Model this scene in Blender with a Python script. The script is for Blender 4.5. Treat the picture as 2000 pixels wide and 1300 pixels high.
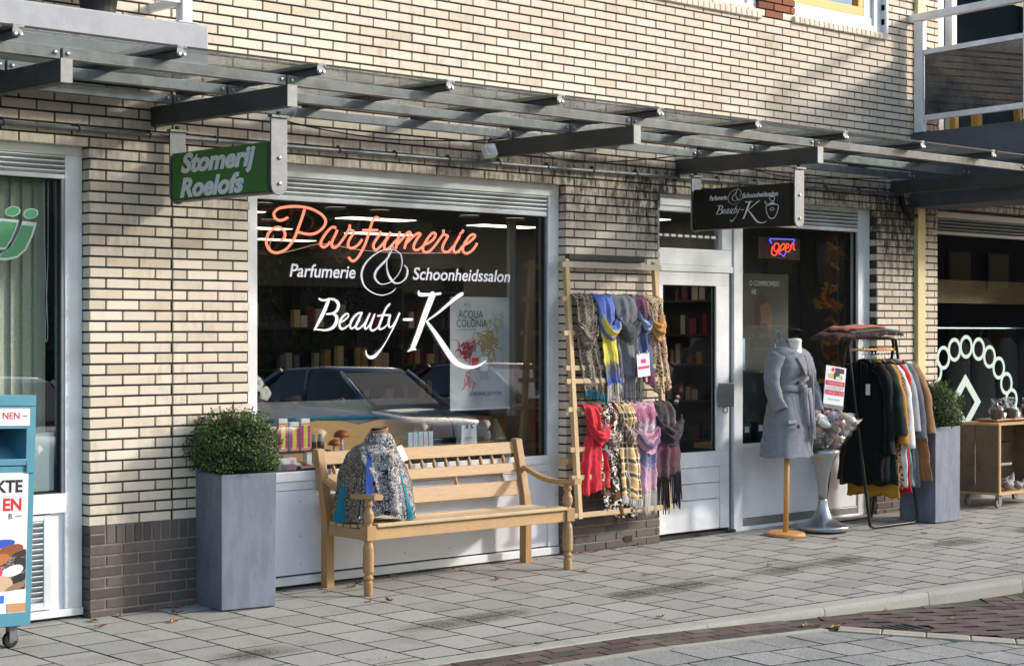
import bpy, bmesh, math, random
from mathutils import Vector, Matrix, noise as mnoise
R = math.radians
for o in list(bpy.data.objects): bpy.data.objects.remove(o)
SC = bpy.context.scene
COL = SC.collection
# ------------------------------------------------------------------ camera, sky, sun, exposure
cam = bpy.data.cameras.new('camera'); cam.sensor_width = 36; cam.lens = 63.95
cam.clip_start = .1; cam.clip_end = 2000
camo = bpy.data.objects.new('camera', cam); COL.objects.link(camo)
CAMP = Vector((0, -9.207, 1.63)); PHI = R(43.73)
camo.location = CAMP; camo.rotation_euler = (R(90), 0, -PHI)
SC.camera = camo
SUN = Vector((1.40, -1.0, .70)).normalized()
w = bpy.data.worlds.new('World'); SC.world = w; w.use_nodes = True
wn = w.node_tree; bg = wn.nodes['Background']
sky = wn.nodes.new('ShaderNodeTexSky'); sky.sky_type = 'NISHITA'; sky.sun_disc = False
sky.sun_elevation = math.asin(SUN.z); sky.sun_rotation = math.atan2(SUN.x, SUN.y)
sky.altitude = 0; sky.air_density = 1.0; sky.dust_density = 2.8; sky.ozone_density = 1.0
wn.links.new(sky.outputs[0], bg.inputs[0]); bg.inputs[1].default_value = .15
sl = bpy.data.lights.new('sun', 'SUN'); sl.energy = 1.3; sl.angle = R(4.0); sl.color = (1.0, .975, .945)
so = bpy.data.objects.new('sun', sl); COL.objects.link(so); so.location = (20, -20, 15)
so.rotation_euler = SUN.to_track_quat('Z', 'Y').to_euler()
SC.view_settings.view_transform = 'Standard'; SC.view_settings.look = 'None'
SC.view_settings.exposure = 1.2; SC.view_settings.gamma = 1
# ------------------------------------------------------------------ helpers
rnd = random.Random(7)
def C(h):
    h = h.lstrip('#'); r = []
    for i in (0, 2, 4):
        c = int(h[i:i+2], 16) / 255
        r.append(c / 12.92 if c <= .04045 else ((c + .055) / 1.055) ** 2.4)
    return (*r, 1)
def FW(): return Vector((math.sin(PHI), math.cos(PHI), 0))
def RT(): return Vector((math.cos(PHI), -math.sin(PHI), 0))
def in_view(p, m=0):
    q = Vector(p) - CAMP; z = q.dot(FW())
    if z < .5: return None
    u = 3553 * q.dot(RT()) / z; v = 3553 * q.z / z
    return z if abs(u) < 1000 + m and abs(v) < 650 + m else None
WC = {}          # world offset of a thing whose parts are written in world coordinates
def tag(o, label=None, cat=None, group=None, kind=None):
    if label: o['label'] = label
    if cat: o['category'] = cat
    if group: o['group'] = group
    if kind: o['kind'] = kind
    return o
def thing(name, label, cat, loc=(0, 0, 0), rz=0, group=None, wc=True, kind=None):
    o = bpy.data.objects.new(name, None); COL.objects.link(o); o.empty_display_size = .1
    o.location = loc; o.rotation_euler = (0, 0, rz); tag(o, label, cat, group, kind)
    if wc: WC[o.name] = Vector(loc)
    return o
def catmull(pts, n=5, closed=False):
    P = [Vector(p) for p in pts]; out = []
    m = len(P)
    for i in range(m if closed else m - 1):
        if closed: a, b, c, d = P[(i-1) % m], P[i], P[(i+1) % m], P[(i+2) % m]
        else: a, b, c, d = P[max(i-1, 0)], P[i], P[i+1], P[min(i+2, m-1)]
        for k in range(n):
            t = k / n
            out.append(.5 * ((2*b) + (c-a)*t + (2*a-5*b+4*c-d)*t*t + (3*b-a-3*c+d)*t**3))
    if not closed: out.append(P[-1])
    return out
class MB:
    def __init__(s): s.v = []; s.f = []; s.uv = {}
    def add(s, vs, fs, M=None):
        b = len(s.v)
        s.v += [tuple(M @ Vector(v)) if M else tuple(v) for v in vs]
        s.f += [tuple(b + i for i in f) for f in fs]; return s
    def box(s, x0, x1, y0, y1, z0, z1, M=None):
        vs = [(x0,y0,z0),(x1,y0,z0),(x1,y1,z0),(x0,y1,z0),(x0,y0,z1),(x1,y0,z1),(x1,y1,z1),(x0,y1,z1)]
        return s.add(vs, [(0,3,2,1),(4,5,6,7),(0,1,5,4),(1,2,6,5),(2,3,7,6),(3,0,4,7)], M)
    def cham(s, x0, x1, y0, y1, z0, z1, c=.0018, M=None):
        # box whose front (-y) edges are chamfered; no back
        vs = [(x0,y1,z0),(x1,y1,z0),(x1,y1,z1),(x0,y1,z1),(x0,y0+c,z0),(x1,y0+c,z0),(x1,y0+c,z1),(x0,y0+c,z1),
              (x0+c,y0,z0+c),(x1-c,y0,z0+c),(x1-c,y0,z1-c),(x0+c,y0,z1-c)]
        fs = [(8,9,10,11)] + [(4+i, 4+(i+1)%4, 8+(i+1)%4, 8+i) for i in range(4)] + [(i, (i+1)%4, 4+(i+1)%4, 4+i) for i in range(4)]
        return s.add(vs, fs, M)
    def slab(s, poly, z0, z1, c=.003):
        # polygon (ccw) with chamfered top edge, z0..z1
        n = len(poly); cx = sum(p[0] for p in poly)/n; cy = sum(p[1] for p in poly)/n
        def ins(p):
            d = math.hypot(p[0]-cx, p[1]-cy) or 1; k = 1 - c*1.3/d
            return (cx+(p[0]-cx)*k, cy+(p[1]-cy)*k)
        vs = [(p[0],p[1],z0) for p in poly] + [(p[0],p[1],z1-c) for p in poly] + [(*ins(p), z1) for p in poly]
        fs = [tuple(range(2*n, 3*n))]
        for i in range(n):
            j = (i+1) % n
            fs += [(i, j, n+j, n+i), (n+i, n+j, 2*n+j, 2*n+i)]
        return s.add(vs, fs)
    def tube(s, path, r, n=8, caps=True, closed=False, sq=1.0):
        P = [Vector(p) for p in path]; m = len(P); b = len(s.v)
        rs = r if isinstance(r, (list, tuple)) else [r]*m
        prev = None
        for i in range(m):
            if closed: t = P[(i+1) % m] - P[i-1]
            else: t = P[min(i+1, m-1)] - P[max(i-1, 0)]
            if t.length < 1e-9: t = Vector((0,0,1))
            t.normalize()
            if prev is None:
                up = Vector((0,0,1)) if abs(t.z) < .9 else Vector((1,0,0))
                a = t.cross(up).normalized()
            else:
                a = prev - t*prev.dot(t)
                a = a.normalized() if a.length > 1e-6 else t.orthogonal().normalized()
            prev = a; c = t.cross(a)
            for k in range(n):
                th = 2*math.pi*k/n
                s.v.append(tuple(P[i] + (a*math.cos(th) + c*math.sin(th)*sq)*rs[i]))
                s.uv[len(s.v)-1] = (k/n, i/max(m-1,1))
        for i in range(m if closed else m-1):
            for k in range(n):
                j = (i+1) % m; l = (k+1) % n
                s.f.append((b+i*n+k, b+i*n+l, b+j*n+l, b+j*n+k))
        if caps and not closed:
            s.f.append(tuple(b+k for k in range(n))[::-1]); s.f.append(tuple(b+(m-1)*n+k for k in range(n)))
        return s
    def lathe(s, prof, n=20, o=(0,0,0), sx=1, sy=1, M=None):
        b = len(s.v); m = len(prof)
        for r, z in prof:
            for k in range(n):
                th = 2*math.pi*k/n
                p = Vector((o[0]+r*sx*math.cos(th), o[1]+r*sy*math.sin(th), o[2]+z))
                s.v.append(tuple(M @ p) if M else tuple(p))
        for i in range(m-1):
            for k in range(n):
                l = (k+1) % n
                s.f.append((b+i*n+k, b+i*n+l, b+(i+1)*n+l, b+(i+1)*n+k))
        if prof[0][0] > 1e-4: s.f.append(tuple(b+k for k in range(n))[::-1])
        if prof[-1][0] > 1e-4: s.f.append(tuple(b+(m-1)*n+k for k in range(n)))
        return s
    def loft(s, rings, caps=True):
        # rings: lists of equally many points
        b = len(s.v); n = len(rings[0]); m = len(rings)
        for i, rg in enumerate(rings):
            for k, p in enumerate(rg):
                s.v.append(tuple(p)); s.uv[len(s.v)-1] = (k/n, i/max(m-1,1))
        for i in range(m-1):
            for k in range(n):
                l = (k+1) % n
                s.f.append((b+i*n+k, b+i*n+l, b+(i+1)*n+l, b+(i+1)*n+k))
        if caps:
            s.f.append(tuple(b+k for k in range(n))[::-1]); s.f.append(tuple(b+(m-1)*n+k for k in range(n)))
        return s
    def grid(s, fn, nu, nv):
        b = len(s.v)
        for j in range(nv+1):
            for i in range(nu+1):
                s.v.append(tuple(fn(i/nu, j/nv))); s.uv[len(s.v)-1] = (i/nu, j/nv)
        for j in range(nv):
            for i in range(nu):
                a = b + j*(nu+1) + i
                s.f.append((a, a+1, a+nu+2, a+nu+1))
        return s
    def poly(s, pts): return s.add(pts, [tuple(range(len(pts)))])
    def prism(s, pts, d):
        # polygon pts extruded by vector d
        n = len(pts); d = Vector(d)
        vs = [Vector(p) for p in pts] + [Vector(p)+d for p in pts]
        return s.add(vs, [tuple(range(n))[::-1], tuple(range(n, 2*n))] + [(i, (i+1) % n, n+(i+1) % n, n+i) for i in range(n)])
    def rough(s, amp, sc, seed=0, amp2=0):
        o = Vector((seed*3.1, seed*1.7, seed*.9))
        for i, v in enumerate(s.v):
            v = Vector(v); d = mnoise.noise_vector(v*sc+o)*amp
            if amp2: d += mnoise.noise_vector(v*sc*2.7+o)*amp2
            s.v[i] = tuple(v+d)
        return s
    def mesh(s, name, off=None):
        me = bpy.data.meshes.new(name)
        vs = [(v[0]-off[0], v[1]-off[1], v[2]-off[2]) for v in s.v] if off else s.v
        me.from_pydata(vs, [], s.f)
        if s.uv:
            ul = me.uv_layers.new(name='UVMap')
            for l in me.loops: ul.data[l.index].uv = s.uv.get(l.vertex_index, (0, 0))
        return me
    def build(s, name, mat, parent=None, smooth=False, bevel=0, solid=0, sub=0, seg=2):
        off = WC.get(parent.name) if parent else None
        me = s.mesh(name, off); me.materials.append(mat)
        if smooth:
            for p in me.polygons: p.use_smooth = True
        o = bpy.data.objects.new(name, me); COL.objects.link(o)
        if parent:
            o.parent = parent
            if off is not None: WC[o.name] = off
        if solid:
            m = o.modifiers.new('solidify', 'SOLIDIFY'); m.thickness = solid; m.offset = 0
        if bevel:
            m = o.modifiers.new('bevel', 'BEVEL'); m.width = bevel; m.segments = seg; m.limit_method = 'ANGLE'; m.angle_limit = R(40); m.harden_normals = False
        if sub:
            m = o.modifiers.new('subsurf', 'SUBSURF'); m.levels = sub; m.render_levels = sub
        return o
def place(me, name, loc, parent, rot=(0,0,0), mat=None):
    o = bpy.data.objects.new(name, me); COL.objects.link(o)
    off = WC.get(parent.name) if parent else None
    o.location = Vector(loc) - off if off is not None else loc
    o.rotation_euler = rot; o.parent = parent
    return o
def copy_tree(o, loc=None, rz=None, label=None, parent=None):
    c = o.copy(); COL.objects.link(c); c.parent = parent
    if loc is not None: c.location = loc
    if rz is not None: c.rotation_euler[2] = rz
    if label: c['label'] = label
    for ch in list(o.children): copy_tree(ch, parent=c)
    return c
FL = {}
def text(body, size, mat, name, parent, M, shear=0, offset=0, ext=.0008, align='LEFT', space=1, xs=1.0, fit=0):
    cu = bpy.data.curves.new(name, 'FONT'); cu.body = body; cu.size = size; cu.shear = shear; cu.offset = offset
    cu.extrude = ext; cu.align_x = align; cu.space_character = space; cu.resolution_u = 4
    t = bpy.data.objects.new(name, cu); COL.objects.link(t)
    bpy.context.view_layer.update()
    me = bpy.data.meshes.new_from_object(t.evaluated_get(bpy.context.evaluated_depsgraph_get()))
    bpy.data.objects.remove(t); bpy.data.curves.remove(cu)
    off = WC.get(parent.name) or Vector((0,0,0))
    if fit:
        xx = [v.co.x for v in me.vertices]; xs = fit/(max(xx)-min(xx))
    for v in me.vertices:
        p = M @ Vector((v.co.x*xs, v.co.y, v.co.z)); v.co = p - off
    me.name = name; me.materials.clear(); me.materials.append(mat)
    o = bpy.data.objects.new(name, me); COL.objects.link(o); o.parent = parent
    WC[o.name] = off
    return o
def wallM(x, y, z):   # text lying on a plane that faces -y
    return Matrix(((1,0,0,x),(0,0,-1,y),(0,1,0,z),(0,0,0,1)))
def sideM(x, y, z):   # text on a plane that faces -x, reading towards -y
    return Matrix(((0,0,-1,x),(-1,0,0,y),(0,1,0,z),(0,0,0,1)))
def ribbon(mb, pts, fn, n=5, rev=0):
    # pts (a,b,w): flat brush stroke; fn(a,b,layer) -> 3d
    S = catmull([(p[0], p[1], p[2]) for p in pts], n)
    L = []; m = len(S)
    for i in range(m):
        t = Vector((S[min(i+1,m-1)].x - S[max(i-1,0)].x, S[min(i+1,m-1)].y - S[max(i-1,0)].y))
        t = t.normalized() if t.length > 0 else Vector((1,0))
        nn = Vector((-t.y, t.x)) * max(S[i].z, .002) / 2
        L.append((Vector((S[i].x, S[i].y)), nn, t))
    left = [a+b for a, b, t in L]; right = [a-b for a, b, t in L]
    def cap(a, b, t, sg):
        out = []
        for k in range(1, 4):
            th = math.pi*k/4
            out.append(a + b*math.cos(th) + t*sg*b.length*math.sin(th))
        return out
    outl = left + cap(L[-1][0], L[-1][1], L[-1][2], 1) + right[::-1] + cap(L[0][0], -L[0][1], L[0][2], -1)
    # quads
    base = len(mb.v)
    for i in range(m): mb.v.append(tuple(fn(left[i].x, left[i].y))); mb.v.append(tuple(fn(right[i].x, right[i].y)))
    for i in range(m-1): mb.f.append((base+2*i, base+2*i+1, base+2*i+3, base+2*i+2))
    for e, sg in ((0, -1), (m-1, 1)):
        a, b, t = L[e]; cp = [a+b] + cap(a, b, t, sg) + [a-b]
        mb.poly([fn(p.x, p.y) for p in cp])
# ------------------------------------------------------------------ materials
def nt(name):
    m = bpy.data.materials.new(name); m.use_nodes = True
    t = m.node_tree; return m, t, t.nodes['Principled BSDF'], t.nodes['Material Output']
def N(t, typ, **k):
    n = t.nodes.new(typ)
    for a, v in k.items(): setattr(n, a, v)
    return n
def math_(t, op, a, b=None, c=None, clamp=False):
    n = N(t, 'ShaderNodeMath', operation=op, use_clamp=clamp)
    for i, v in enumerate((a, b, c)):
        if v is None: continue
        if isinstance(v, (int, float)): n.inputs[i].default_value = v
        else: t.links.new(v, n.inputs[i])
    return n.outputs[0]
def mixc(t, fac, a, b, mode='MIX'):
    n = N(t, 'ShaderNodeMix', data_type='RGBA', blend_type=mode)
    for i, v in ((0, fac), (6, a), (7, b)):
        if isinstance(v, (int, float)): n.inputs[i].default_value = v
        elif isinstance(v, tuple): n.inputs[i].default_value = v
        else: t.links.new(v, n.inputs[i])
    return n.outputs[2]
def ramp(t, fac, stops, interp='LINEAR'):
    n = N(t, 'ShaderNodeValToRGB'); cr = n.color_ramp; cr.interpolation = interp
    while len(cr.elements) > 1: cr.elements.remove(cr.elements[-1])
    for i, (p, c) in enumerate(stops):
        e = cr.elements[0] if i == 0 else cr.elements.new(p)
        e.position = p; e.color = c if len(c) == 4 else (*c, 1)
    t.links.new(fac, n.inputs[0]); return n.outputs[0]
def mapr(t, v, a, b, c=0., d=1., smooth=True):
    n = N(t, 'ShaderNodeMapRange', interpolation_type='SMOOTHSTEP' if smooth else 'LINEAR'); n.clamp = True
    t.links.new(v, n.inputs[0])
    for i, x in enumerate((a, b, c, d)): n.inputs[1+i].default_value = x
    return n.outputs[0]
def pos(t):
    g = N(t, 'ShaderNodeNewGeometry'); return g.outputs['Position']
def uvn(t): return N(t, 'ShaderNodeUVMap', uv_map='UVMap').outputs[0]
def scale(t, vec, s):
    n = N(t, 'ShaderNodeMapping'); n.inputs['Scale'].default_value = s; t.links.new(vec, n.inputs[0]); return n.outputs[0]
def noise(t, vec, sc, det=4, rough=.55, dist=0):
    n = N(t, 'ShaderNodeTexNoise'); n.inputs['Scale'].default_value = sc; n.inputs['Detail'].default_value = det
    n.inputs['Roughness'].default_value = rough; n.inputs['Distortion'].default_value = dist
    t.links.new(vec, n.inputs['Vector']); return n.outputs[0]
def rand(t):
    a = N(t, 'ShaderNodeObjectInfo').outputs['Random']; b = N(t, 'ShaderNodeNewGeometry').outputs['Random Per Island']
    return math_(t, 'FRACT', math_(t, 'ADD', a, b))
def bump(t, b, h, st, dist=.01):
    n = N(t, 'ShaderNodeBump'); n.inputs['Strength'].default_value = st; n.inputs['Distance'].default_value = dist
    t.links.new(h, n.inputs['Height']); t.links.new(n.outputs[0], b.inputs['Normal'])
def mat(name, col, rough=.6, metal=0, nz=0, nsc=8, bsc=0, bst=.2, bd=.004, var=0, spec=.5, coat=0, c2=None, rvar=0, nv=(1,1,1), sheen=0):
    m, t, b, o = nt(name)
    c = C(col) if isinstance(col, str) else col
    p = pos(t); out = None
    if nz:
        f = noise(t, scale(t, p, nv), nsc, 5, .6)
        d = C(c2) if c2 else tuple(x*(1-nz) for x in c[:3]) + (1,)
        out = mixc(t, mapr(t, f, .35, .65), c, d)
    if var:
        k = math_(t, 'MULTIPLY_ADD', rand(t), 2*var, 1-var)
        cb = N(t, 'ShaderNodeCombineXYZ')
        for i in range(3): t.links.new(k, cb.inputs[i])
        out = mixc(t, 1., out if out is not None else c, cb.outputs[0], 'MULTIPLY')
    if out is None: b.inputs['Base Color'].default_value = c
    else: t.links.new(out, b.inputs['Base Color'])
    b.inputs['Roughness'].default_value = rough; b.inputs['Metallic'].default_value = metal
    b.inputs['Specular IOR Level'].default_value = spec; b.inputs['Coat Weight'].default_value = coat
    if sheen: b.inputs['Sheen Weight'].default_value = sheen
    if rvar:
        t.links.new(mapr(t, noise(t, p, nsc*2.3, 4), .3, .7, rough-rvar, rough+rvar), b.inputs['Roughness'])
    if bsc: bump(t, b, noise(t, p, bsc, 4), bst, bd)
    return m
def emit(name, col, st):
    m, t, b, o = nt(name); c = C(col) if isinstance(col, str) else col
    b.inputs['Base Color'].default_value = c; b.inputs['Emission Color'].default_value = c; b.inputs['Emission Strength'].default_value = st
    return m
def glass(name, tint=(.93,.95,.94,1), ior=1.45, gain=1.0, add=0.0, dirt=0.0, dirtc=(.5,.52,.5,1), rough=.0):
    m, t, b, o = nt(name); t.nodes.remove(b)
    tr = N(t, 'ShaderNodeBsdfTransparent'); tr.inputs[0].default_value = tint
    gl = N(t, 'ShaderNodeBsdfGlossy'); gl.inputs['Roughness'].default_value = rough; gl.inputs[0].default_value = (1,1,1,1)
    ge = N(t, 'ShaderNodeNewGeometry'); dt = N(t, 'ShaderNodeVectorMath', operation='DOT_PRODUCT'); t.links.new(ge.outputs['Incoming'], dt.inputs[0]); t.links.new(ge.outputs['Normal'], dt.inputs[1])
    f0 = ((ior-1)/(ior+1))**2
    sch = math_(t, 'MULTIPLY_ADD', math_(t, 'POWER', math_(t, 'SUBTRACT', 1., math_(t, 'ABSOLUTE', dt.outputs['Value'])), 5.), 1-f0, f0)
    fac = math_(t, 'MULTIPLY_ADD', sch, gain, add, clamp=True)
    mx = N(t, 'ShaderNodeMixShader'); t.links.new(fac, mx.inputs[0]); t.links.new(tr.outputs[0], mx.inputs[1]); t.links.new(gl.outputs[0], mx.inputs[2])
    last = mx
    if dirt:
        df = N(t, 'ShaderNodeBsdfDiffuse'); df.inputs[0].default_value = dirtc
        tl = N(t, 'ShaderNodeBsdfTranslucent'); tl.inputs[0].default_value = dirtc
        ds = N(t, 'ShaderNodeMixShader'); ds.inputs[0].default_value = .5; t.links.new(df.outputs[0], ds.inputs[1]); t.links.new(tl.outputs[0], ds.inputs[2])
        f = mapr(t, noise(t, pos(t), 3.5, 6, .65), .3, .75, dirt*.4, dirt*1.5)
        m2 = N(t, 'ShaderNodeMixShader'); t.links.new(f, m2.inputs[0]); t.links.new(mx.outputs[0], m2.inputs[1]); t.links.new(ds.outputs[0], m2.inputs[2]); last = m2
    t.links.new(last.outputs[0], o.inputs[0]); return m
def brick_mat(name, base, warm, dark, stain, var=.075, bst=.25, rough=.85, side=False):
    m, t, b, o = nt(name); p = pos(t); r = rand(t)
    col = mixc(t, mapr(t, r, 0, 1, 0, 1, False), C(base), C(warm))
    k = math_(t, 'MULTIPLY_ADD', math_(t, 'FRACT', math_(t, 'MULTIPLY', r, 7.31)), 2*var, 1-var)
    cb = N(t, 'ShaderNodeCombineXYZ')
    for i in range(3): t.links.new(k, cb.inputs[i])
    col = mixc(t, 1., col, cb.outputs[0], 'MULTIPLY')
    odd = math_(t, 'GREATER_THAN', math_(t, 'FRACT', math_(t, 'MULTIPLY', r, 23.7)), .93)
    col = mixc(t, math_(t, 'MULTIPLY', odd, .35), col, C(dark))
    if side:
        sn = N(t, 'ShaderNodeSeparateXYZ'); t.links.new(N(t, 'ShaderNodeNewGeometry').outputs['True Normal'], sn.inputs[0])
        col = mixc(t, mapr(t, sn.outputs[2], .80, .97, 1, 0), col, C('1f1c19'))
    col = mixc(t, mapr(t, noise(t, p, 38, 5, .7), .52, .8, 0, .22), col, C(dark))
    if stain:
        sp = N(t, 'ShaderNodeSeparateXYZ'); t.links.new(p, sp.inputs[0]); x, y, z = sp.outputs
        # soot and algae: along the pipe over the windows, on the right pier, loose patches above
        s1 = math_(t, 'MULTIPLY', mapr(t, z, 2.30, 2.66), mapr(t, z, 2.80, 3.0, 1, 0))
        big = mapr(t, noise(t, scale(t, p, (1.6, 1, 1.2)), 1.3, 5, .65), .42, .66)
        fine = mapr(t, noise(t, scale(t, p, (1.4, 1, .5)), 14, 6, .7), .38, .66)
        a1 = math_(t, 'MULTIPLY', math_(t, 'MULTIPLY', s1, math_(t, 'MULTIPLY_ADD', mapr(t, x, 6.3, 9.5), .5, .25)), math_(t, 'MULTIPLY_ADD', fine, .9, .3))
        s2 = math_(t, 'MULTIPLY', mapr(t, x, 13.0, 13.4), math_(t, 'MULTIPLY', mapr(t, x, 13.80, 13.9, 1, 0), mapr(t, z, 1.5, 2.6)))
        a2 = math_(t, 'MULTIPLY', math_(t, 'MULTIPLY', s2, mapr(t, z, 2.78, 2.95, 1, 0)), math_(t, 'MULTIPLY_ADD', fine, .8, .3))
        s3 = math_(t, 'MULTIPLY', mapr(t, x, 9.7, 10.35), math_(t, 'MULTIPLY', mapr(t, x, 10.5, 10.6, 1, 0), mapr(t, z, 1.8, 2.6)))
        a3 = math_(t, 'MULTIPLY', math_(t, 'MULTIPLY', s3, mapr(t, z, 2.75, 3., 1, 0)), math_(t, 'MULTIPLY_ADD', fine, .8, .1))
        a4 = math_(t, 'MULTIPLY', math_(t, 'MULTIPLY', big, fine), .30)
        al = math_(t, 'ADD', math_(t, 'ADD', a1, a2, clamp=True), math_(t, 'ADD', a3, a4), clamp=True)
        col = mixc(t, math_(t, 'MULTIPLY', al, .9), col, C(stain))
    t.links.new(col, b.inputs['Base Color']); b.inputs['Roughness'].default_value = rough; b.inputs['Specular IOR Level'].default_value = .25
    bump(t, b, noise(t, p, 120, 4, .6), bst, .003)
    return m
def wood(name, a, b2, sc=(2, 30, 30), rough=.55, ring=3, dark=None):
    m, t, b, o = nt(name); p = pos(t)
    v = scale(t, p, sc); f = noise(t, v, ring, 6, .65, .4)
    col = ramp(t, f, [(.25, C(b2)), (.5, C(a)), (.78, C(b2))])
    r = rand(t); k = math_(t, 'MULTIPLY_ADD', r, .22, .89); cb = N(t, 'ShaderNodeCombineXYZ')
    for i in range(3): t.links.new(k, cb.inputs[i])
    col = mixc(t, 1., col, cb.outputs[0], 'MULTIPLY')
    if dark: col = mixc(t, mapr(t, noise(t, p, 7, 5, .65), .5, .7, 0, .6), col, C(dark))
    t.links.new(col, b.inputs['Base Color']); b.inputs['Roughness'].default_value = rough
    bump(t, b, noise(t, v, ring*3, 4), .25, .002); return m
def cloth(name, col, rough=.95, w=500, st=.3, nz=.15, sheen=.12):
    m, t, b, o = nt(name); p = pos(t)
    t.links.new(mixc(t, mapr(t, noise(t, p, 30, 6, .75), .3, .7, 0, nz), C(col), (0,0,0,1)), b.inputs['Base Color'])
    b.inputs['Roughness'].default_value = rough; b.inputs['Sheen Weight'].default_value = sheen; b.inputs['Specular IOR Level'].default_value = .2
    bump(t, b, noise(t, p, w, 2), st, .003); return m
def finish_cloth(t, b, col, p, st=.3):
    t.links.new(col, b.inputs['Base Color']); b.inputs['Roughness'].default_value = .92; b.inputs['Sheen Weight'].default_value = .08
    b.inputs['Specular IOR Level'].default_value = .2
    bump(t, b, noise(t, p, 400, 2), st, .003)
def leopard(name, base, spot, edge, sc=45, extra=None, us=(1, 4, 1), th=.5):
    m, t, b, o = nt(name); v = scale(t, uvn(t), us); p = pos(t)
    nv = N(t, 'ShaderNodeTexNoise'); nv.inputs['Scale'].default_value = sc*.4; t.links.new(v, nv.inputs['Vector'])
    vv = N(t, 'ShaderNodeVectorMath', operation='MULTIPLY_ADD'); t.links.new(nv.outputs[1], vv.inputs[0]); vv.inputs[1].default_value = (.9/sc,)*3; t.links.new(v, vv.inputs[2])
    vo = N(t, 'ShaderNodeTexVoronoi'); vo.inputs['Scale'].default_value = sc*.25; t.links.new(vv.outputs[0], vo.inputs['Vector'])
    d = vo.outputs['Distance']; s0, s1 = C(spot), C(edge)
    col = ramp(t, d, [(0, s0), (.22, s0), (.24, s1), (.40, s1), (.42, C(base)), (1, C(base))], 'CONSTANT')
    if extra:
        rr = N(t, 'ShaderNodeSeparateColor'); t.links.new(vo.outputs['Color'], rr.inputs[0])
        c2 = ramp(t, d, [(0, C(extra[0])), (.2, C(extra[1])), (.3, s1), (.5, C(extra[2])), (1, C(extra[2]))], 'CONSTANT')
        col = mixc(t, math_(t, 'GREATER_THAN', rr.outputs[0], th), col, c2)
    finish_cloth(t, b, col, p); return m
def snake(name, a, bb, c, sc=40, us=(1, 2, 1), ring=.035, p3=False):
    m, t, b, o = nt(name); p = pos(t); v = p if p3 else scale(t, uvn(t), us)
    nn = N(t, 'ShaderNodeTexNoise'); nn.inputs['Scale'].default_value = sc*.55; nn.inputs['Detail'].default_value = 5; nn.inputs['Distortion'].default_value = 1.5; t.links.new(v, nn.inputs['Vector'])
    big = noise(t, v, sc*.12, 4, .6, .8)
    w1 = math_(t, 'ABSOLUTE', math_(t, 'SUBTRACT', nn.outputs[0], .5))
    line = mapr(t, w1, ring, ring*2.2, 1, 0)
    col = mixc(t, mapr(t, big, .42, .56), C(a), C(bb)); col = mixc(t, line, col, C(c))
    finish_cloth(t, b, col, p, .2); return m
def bands(name, stops, us=1., nz=.25, nsc=30, soft=True):
    # colour runs along the length (v) of a scarf
    m, t, b, o = nt(name); u = uvn(t); p = pos(t)
    s = N(t, 'ShaderNodeSeparateXYZ'); t.links.new(u, s.inputs[0])
    f = math_(t, 'FRACT', math_(t, 'ADD', math_(t, 'MULTIPLY', s.outputs[1], us), math_(t, 'MULTIPLY', noise(t, scale(t, u, (3, 6, 1)), 4, 5, .7), nz)))
    col = ramp(t, f, [(q, C(c)) for q, c in stops], 'EASE' if soft else 'CONSTANT')
    col = mixc(t, mapr(t, noise(t, scale(t, u, (60, 160, 1)), nsc*.05+1, 3), .45, .62, 0, .16), col, C('e0dcd8'))
    finish_cloth(t, b, col, p, .35); return m
def plaid(name, base, lines, fx=6, fy=22):
    m, t, b, o = nt(name); u = uvn(t); p = pos(t)
    s = N(t, 'ShaderNodeSeparateXYZ'); t.links.new(u, s.inputs[0])
    fu = math_(t, 'FRACT', math_(t, 'MULTIPLY', s.outputs[0], fx)); fv = math_(t, 'FRACT', math_(t, 'MULTIPLY', s.outputs[1], fy))
    col = C(base)
    for a, wd, c, al in lines:
        for f in (fu, fv):
            k = math_(t, 'LESS_THAN', math_(t, 'ABSOLUTE', math_(t, 'SUBTRACT', f, a)), wd)
            col = mixc(t, math_(t, 'MULTIPLY', k, al), col, C(c))
    finish_cloth(t, b, col, p, .25); return m
# setting
m_brick = brick_mat('cream_brick', 'dbd0c0', 'd6c8b4', 'b7a690', '34312b')
m_brick2 = brick_mat('plinth_brick', '6f6560', '5c5450', '3e3a37', '2b2a28', var=.16)
m_red = brick_mat('red_brick', '976048', '85523f', '5e3e32', None)
m_mort = mat('dark_mortar', '413e3a', .95, nz=.35, nsc=20, bsc=90, bst=.6, bd=.006)
m_mort2 = mat('grey_mortar', '8a857b', .95, nz=.3, nsc=20, bsc=90, bst=.6, bd=.006)
m_white = mat('white_paint', 'e9ebed', .38, nz=.10, nsc=2.5, c2='d3d4d4', rvar=.08)
m_whiteb = mat('white_panel', 'e6e8ee', .42, nz=.08, nsc=1.3, c2='d6d9e0', rvar=.06)
m_cream = mat('cream_profile', 'd9c88f', .55, nz=.1, nsc=4)
m_galv = mat('galvanised_steel', '7b7f82', .45, .4, nz=.28, nsc=9, rvar=.12, nv=(1, 1, 1))
m_steel = mat('dark_painted_steel', '4a4a48', .5, .2, nz=.25, nsc=5, rvar=.1)
m_plate = mat('steel_end_plate', '85878a', .45, .4, nz=.15, nsc=20)
m_bolt = mat('bolt_steel', 'b8babb', .3, .9)
m_rub = mat('black_rubber', '151515', .7)
m_alu = mat('brushed_aluminium', '85888d', .4, .5, nz=.15, nsc=30)
m_conc = mat('concrete_fascia', 'a3a6ab', .8, nz=.12, nsc=6, bsc=60, bst=.3)
m_concd = mat('dark_concrete_fascia', '55575c', .8, nz=.15, nsc=6, bsc=60, bst=.3)
m_pane = glass('window_glass', ior=1.52, gain=2.5)
m_paneB = glass('balcony_door_glass', tint=(.5,.55,.6,1), ior=1.4, gain=.5)
m_paneD = glass('dark_window_glass', tint=(.75,.78,.8,1), ior=1.52, gain=1.2)
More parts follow.
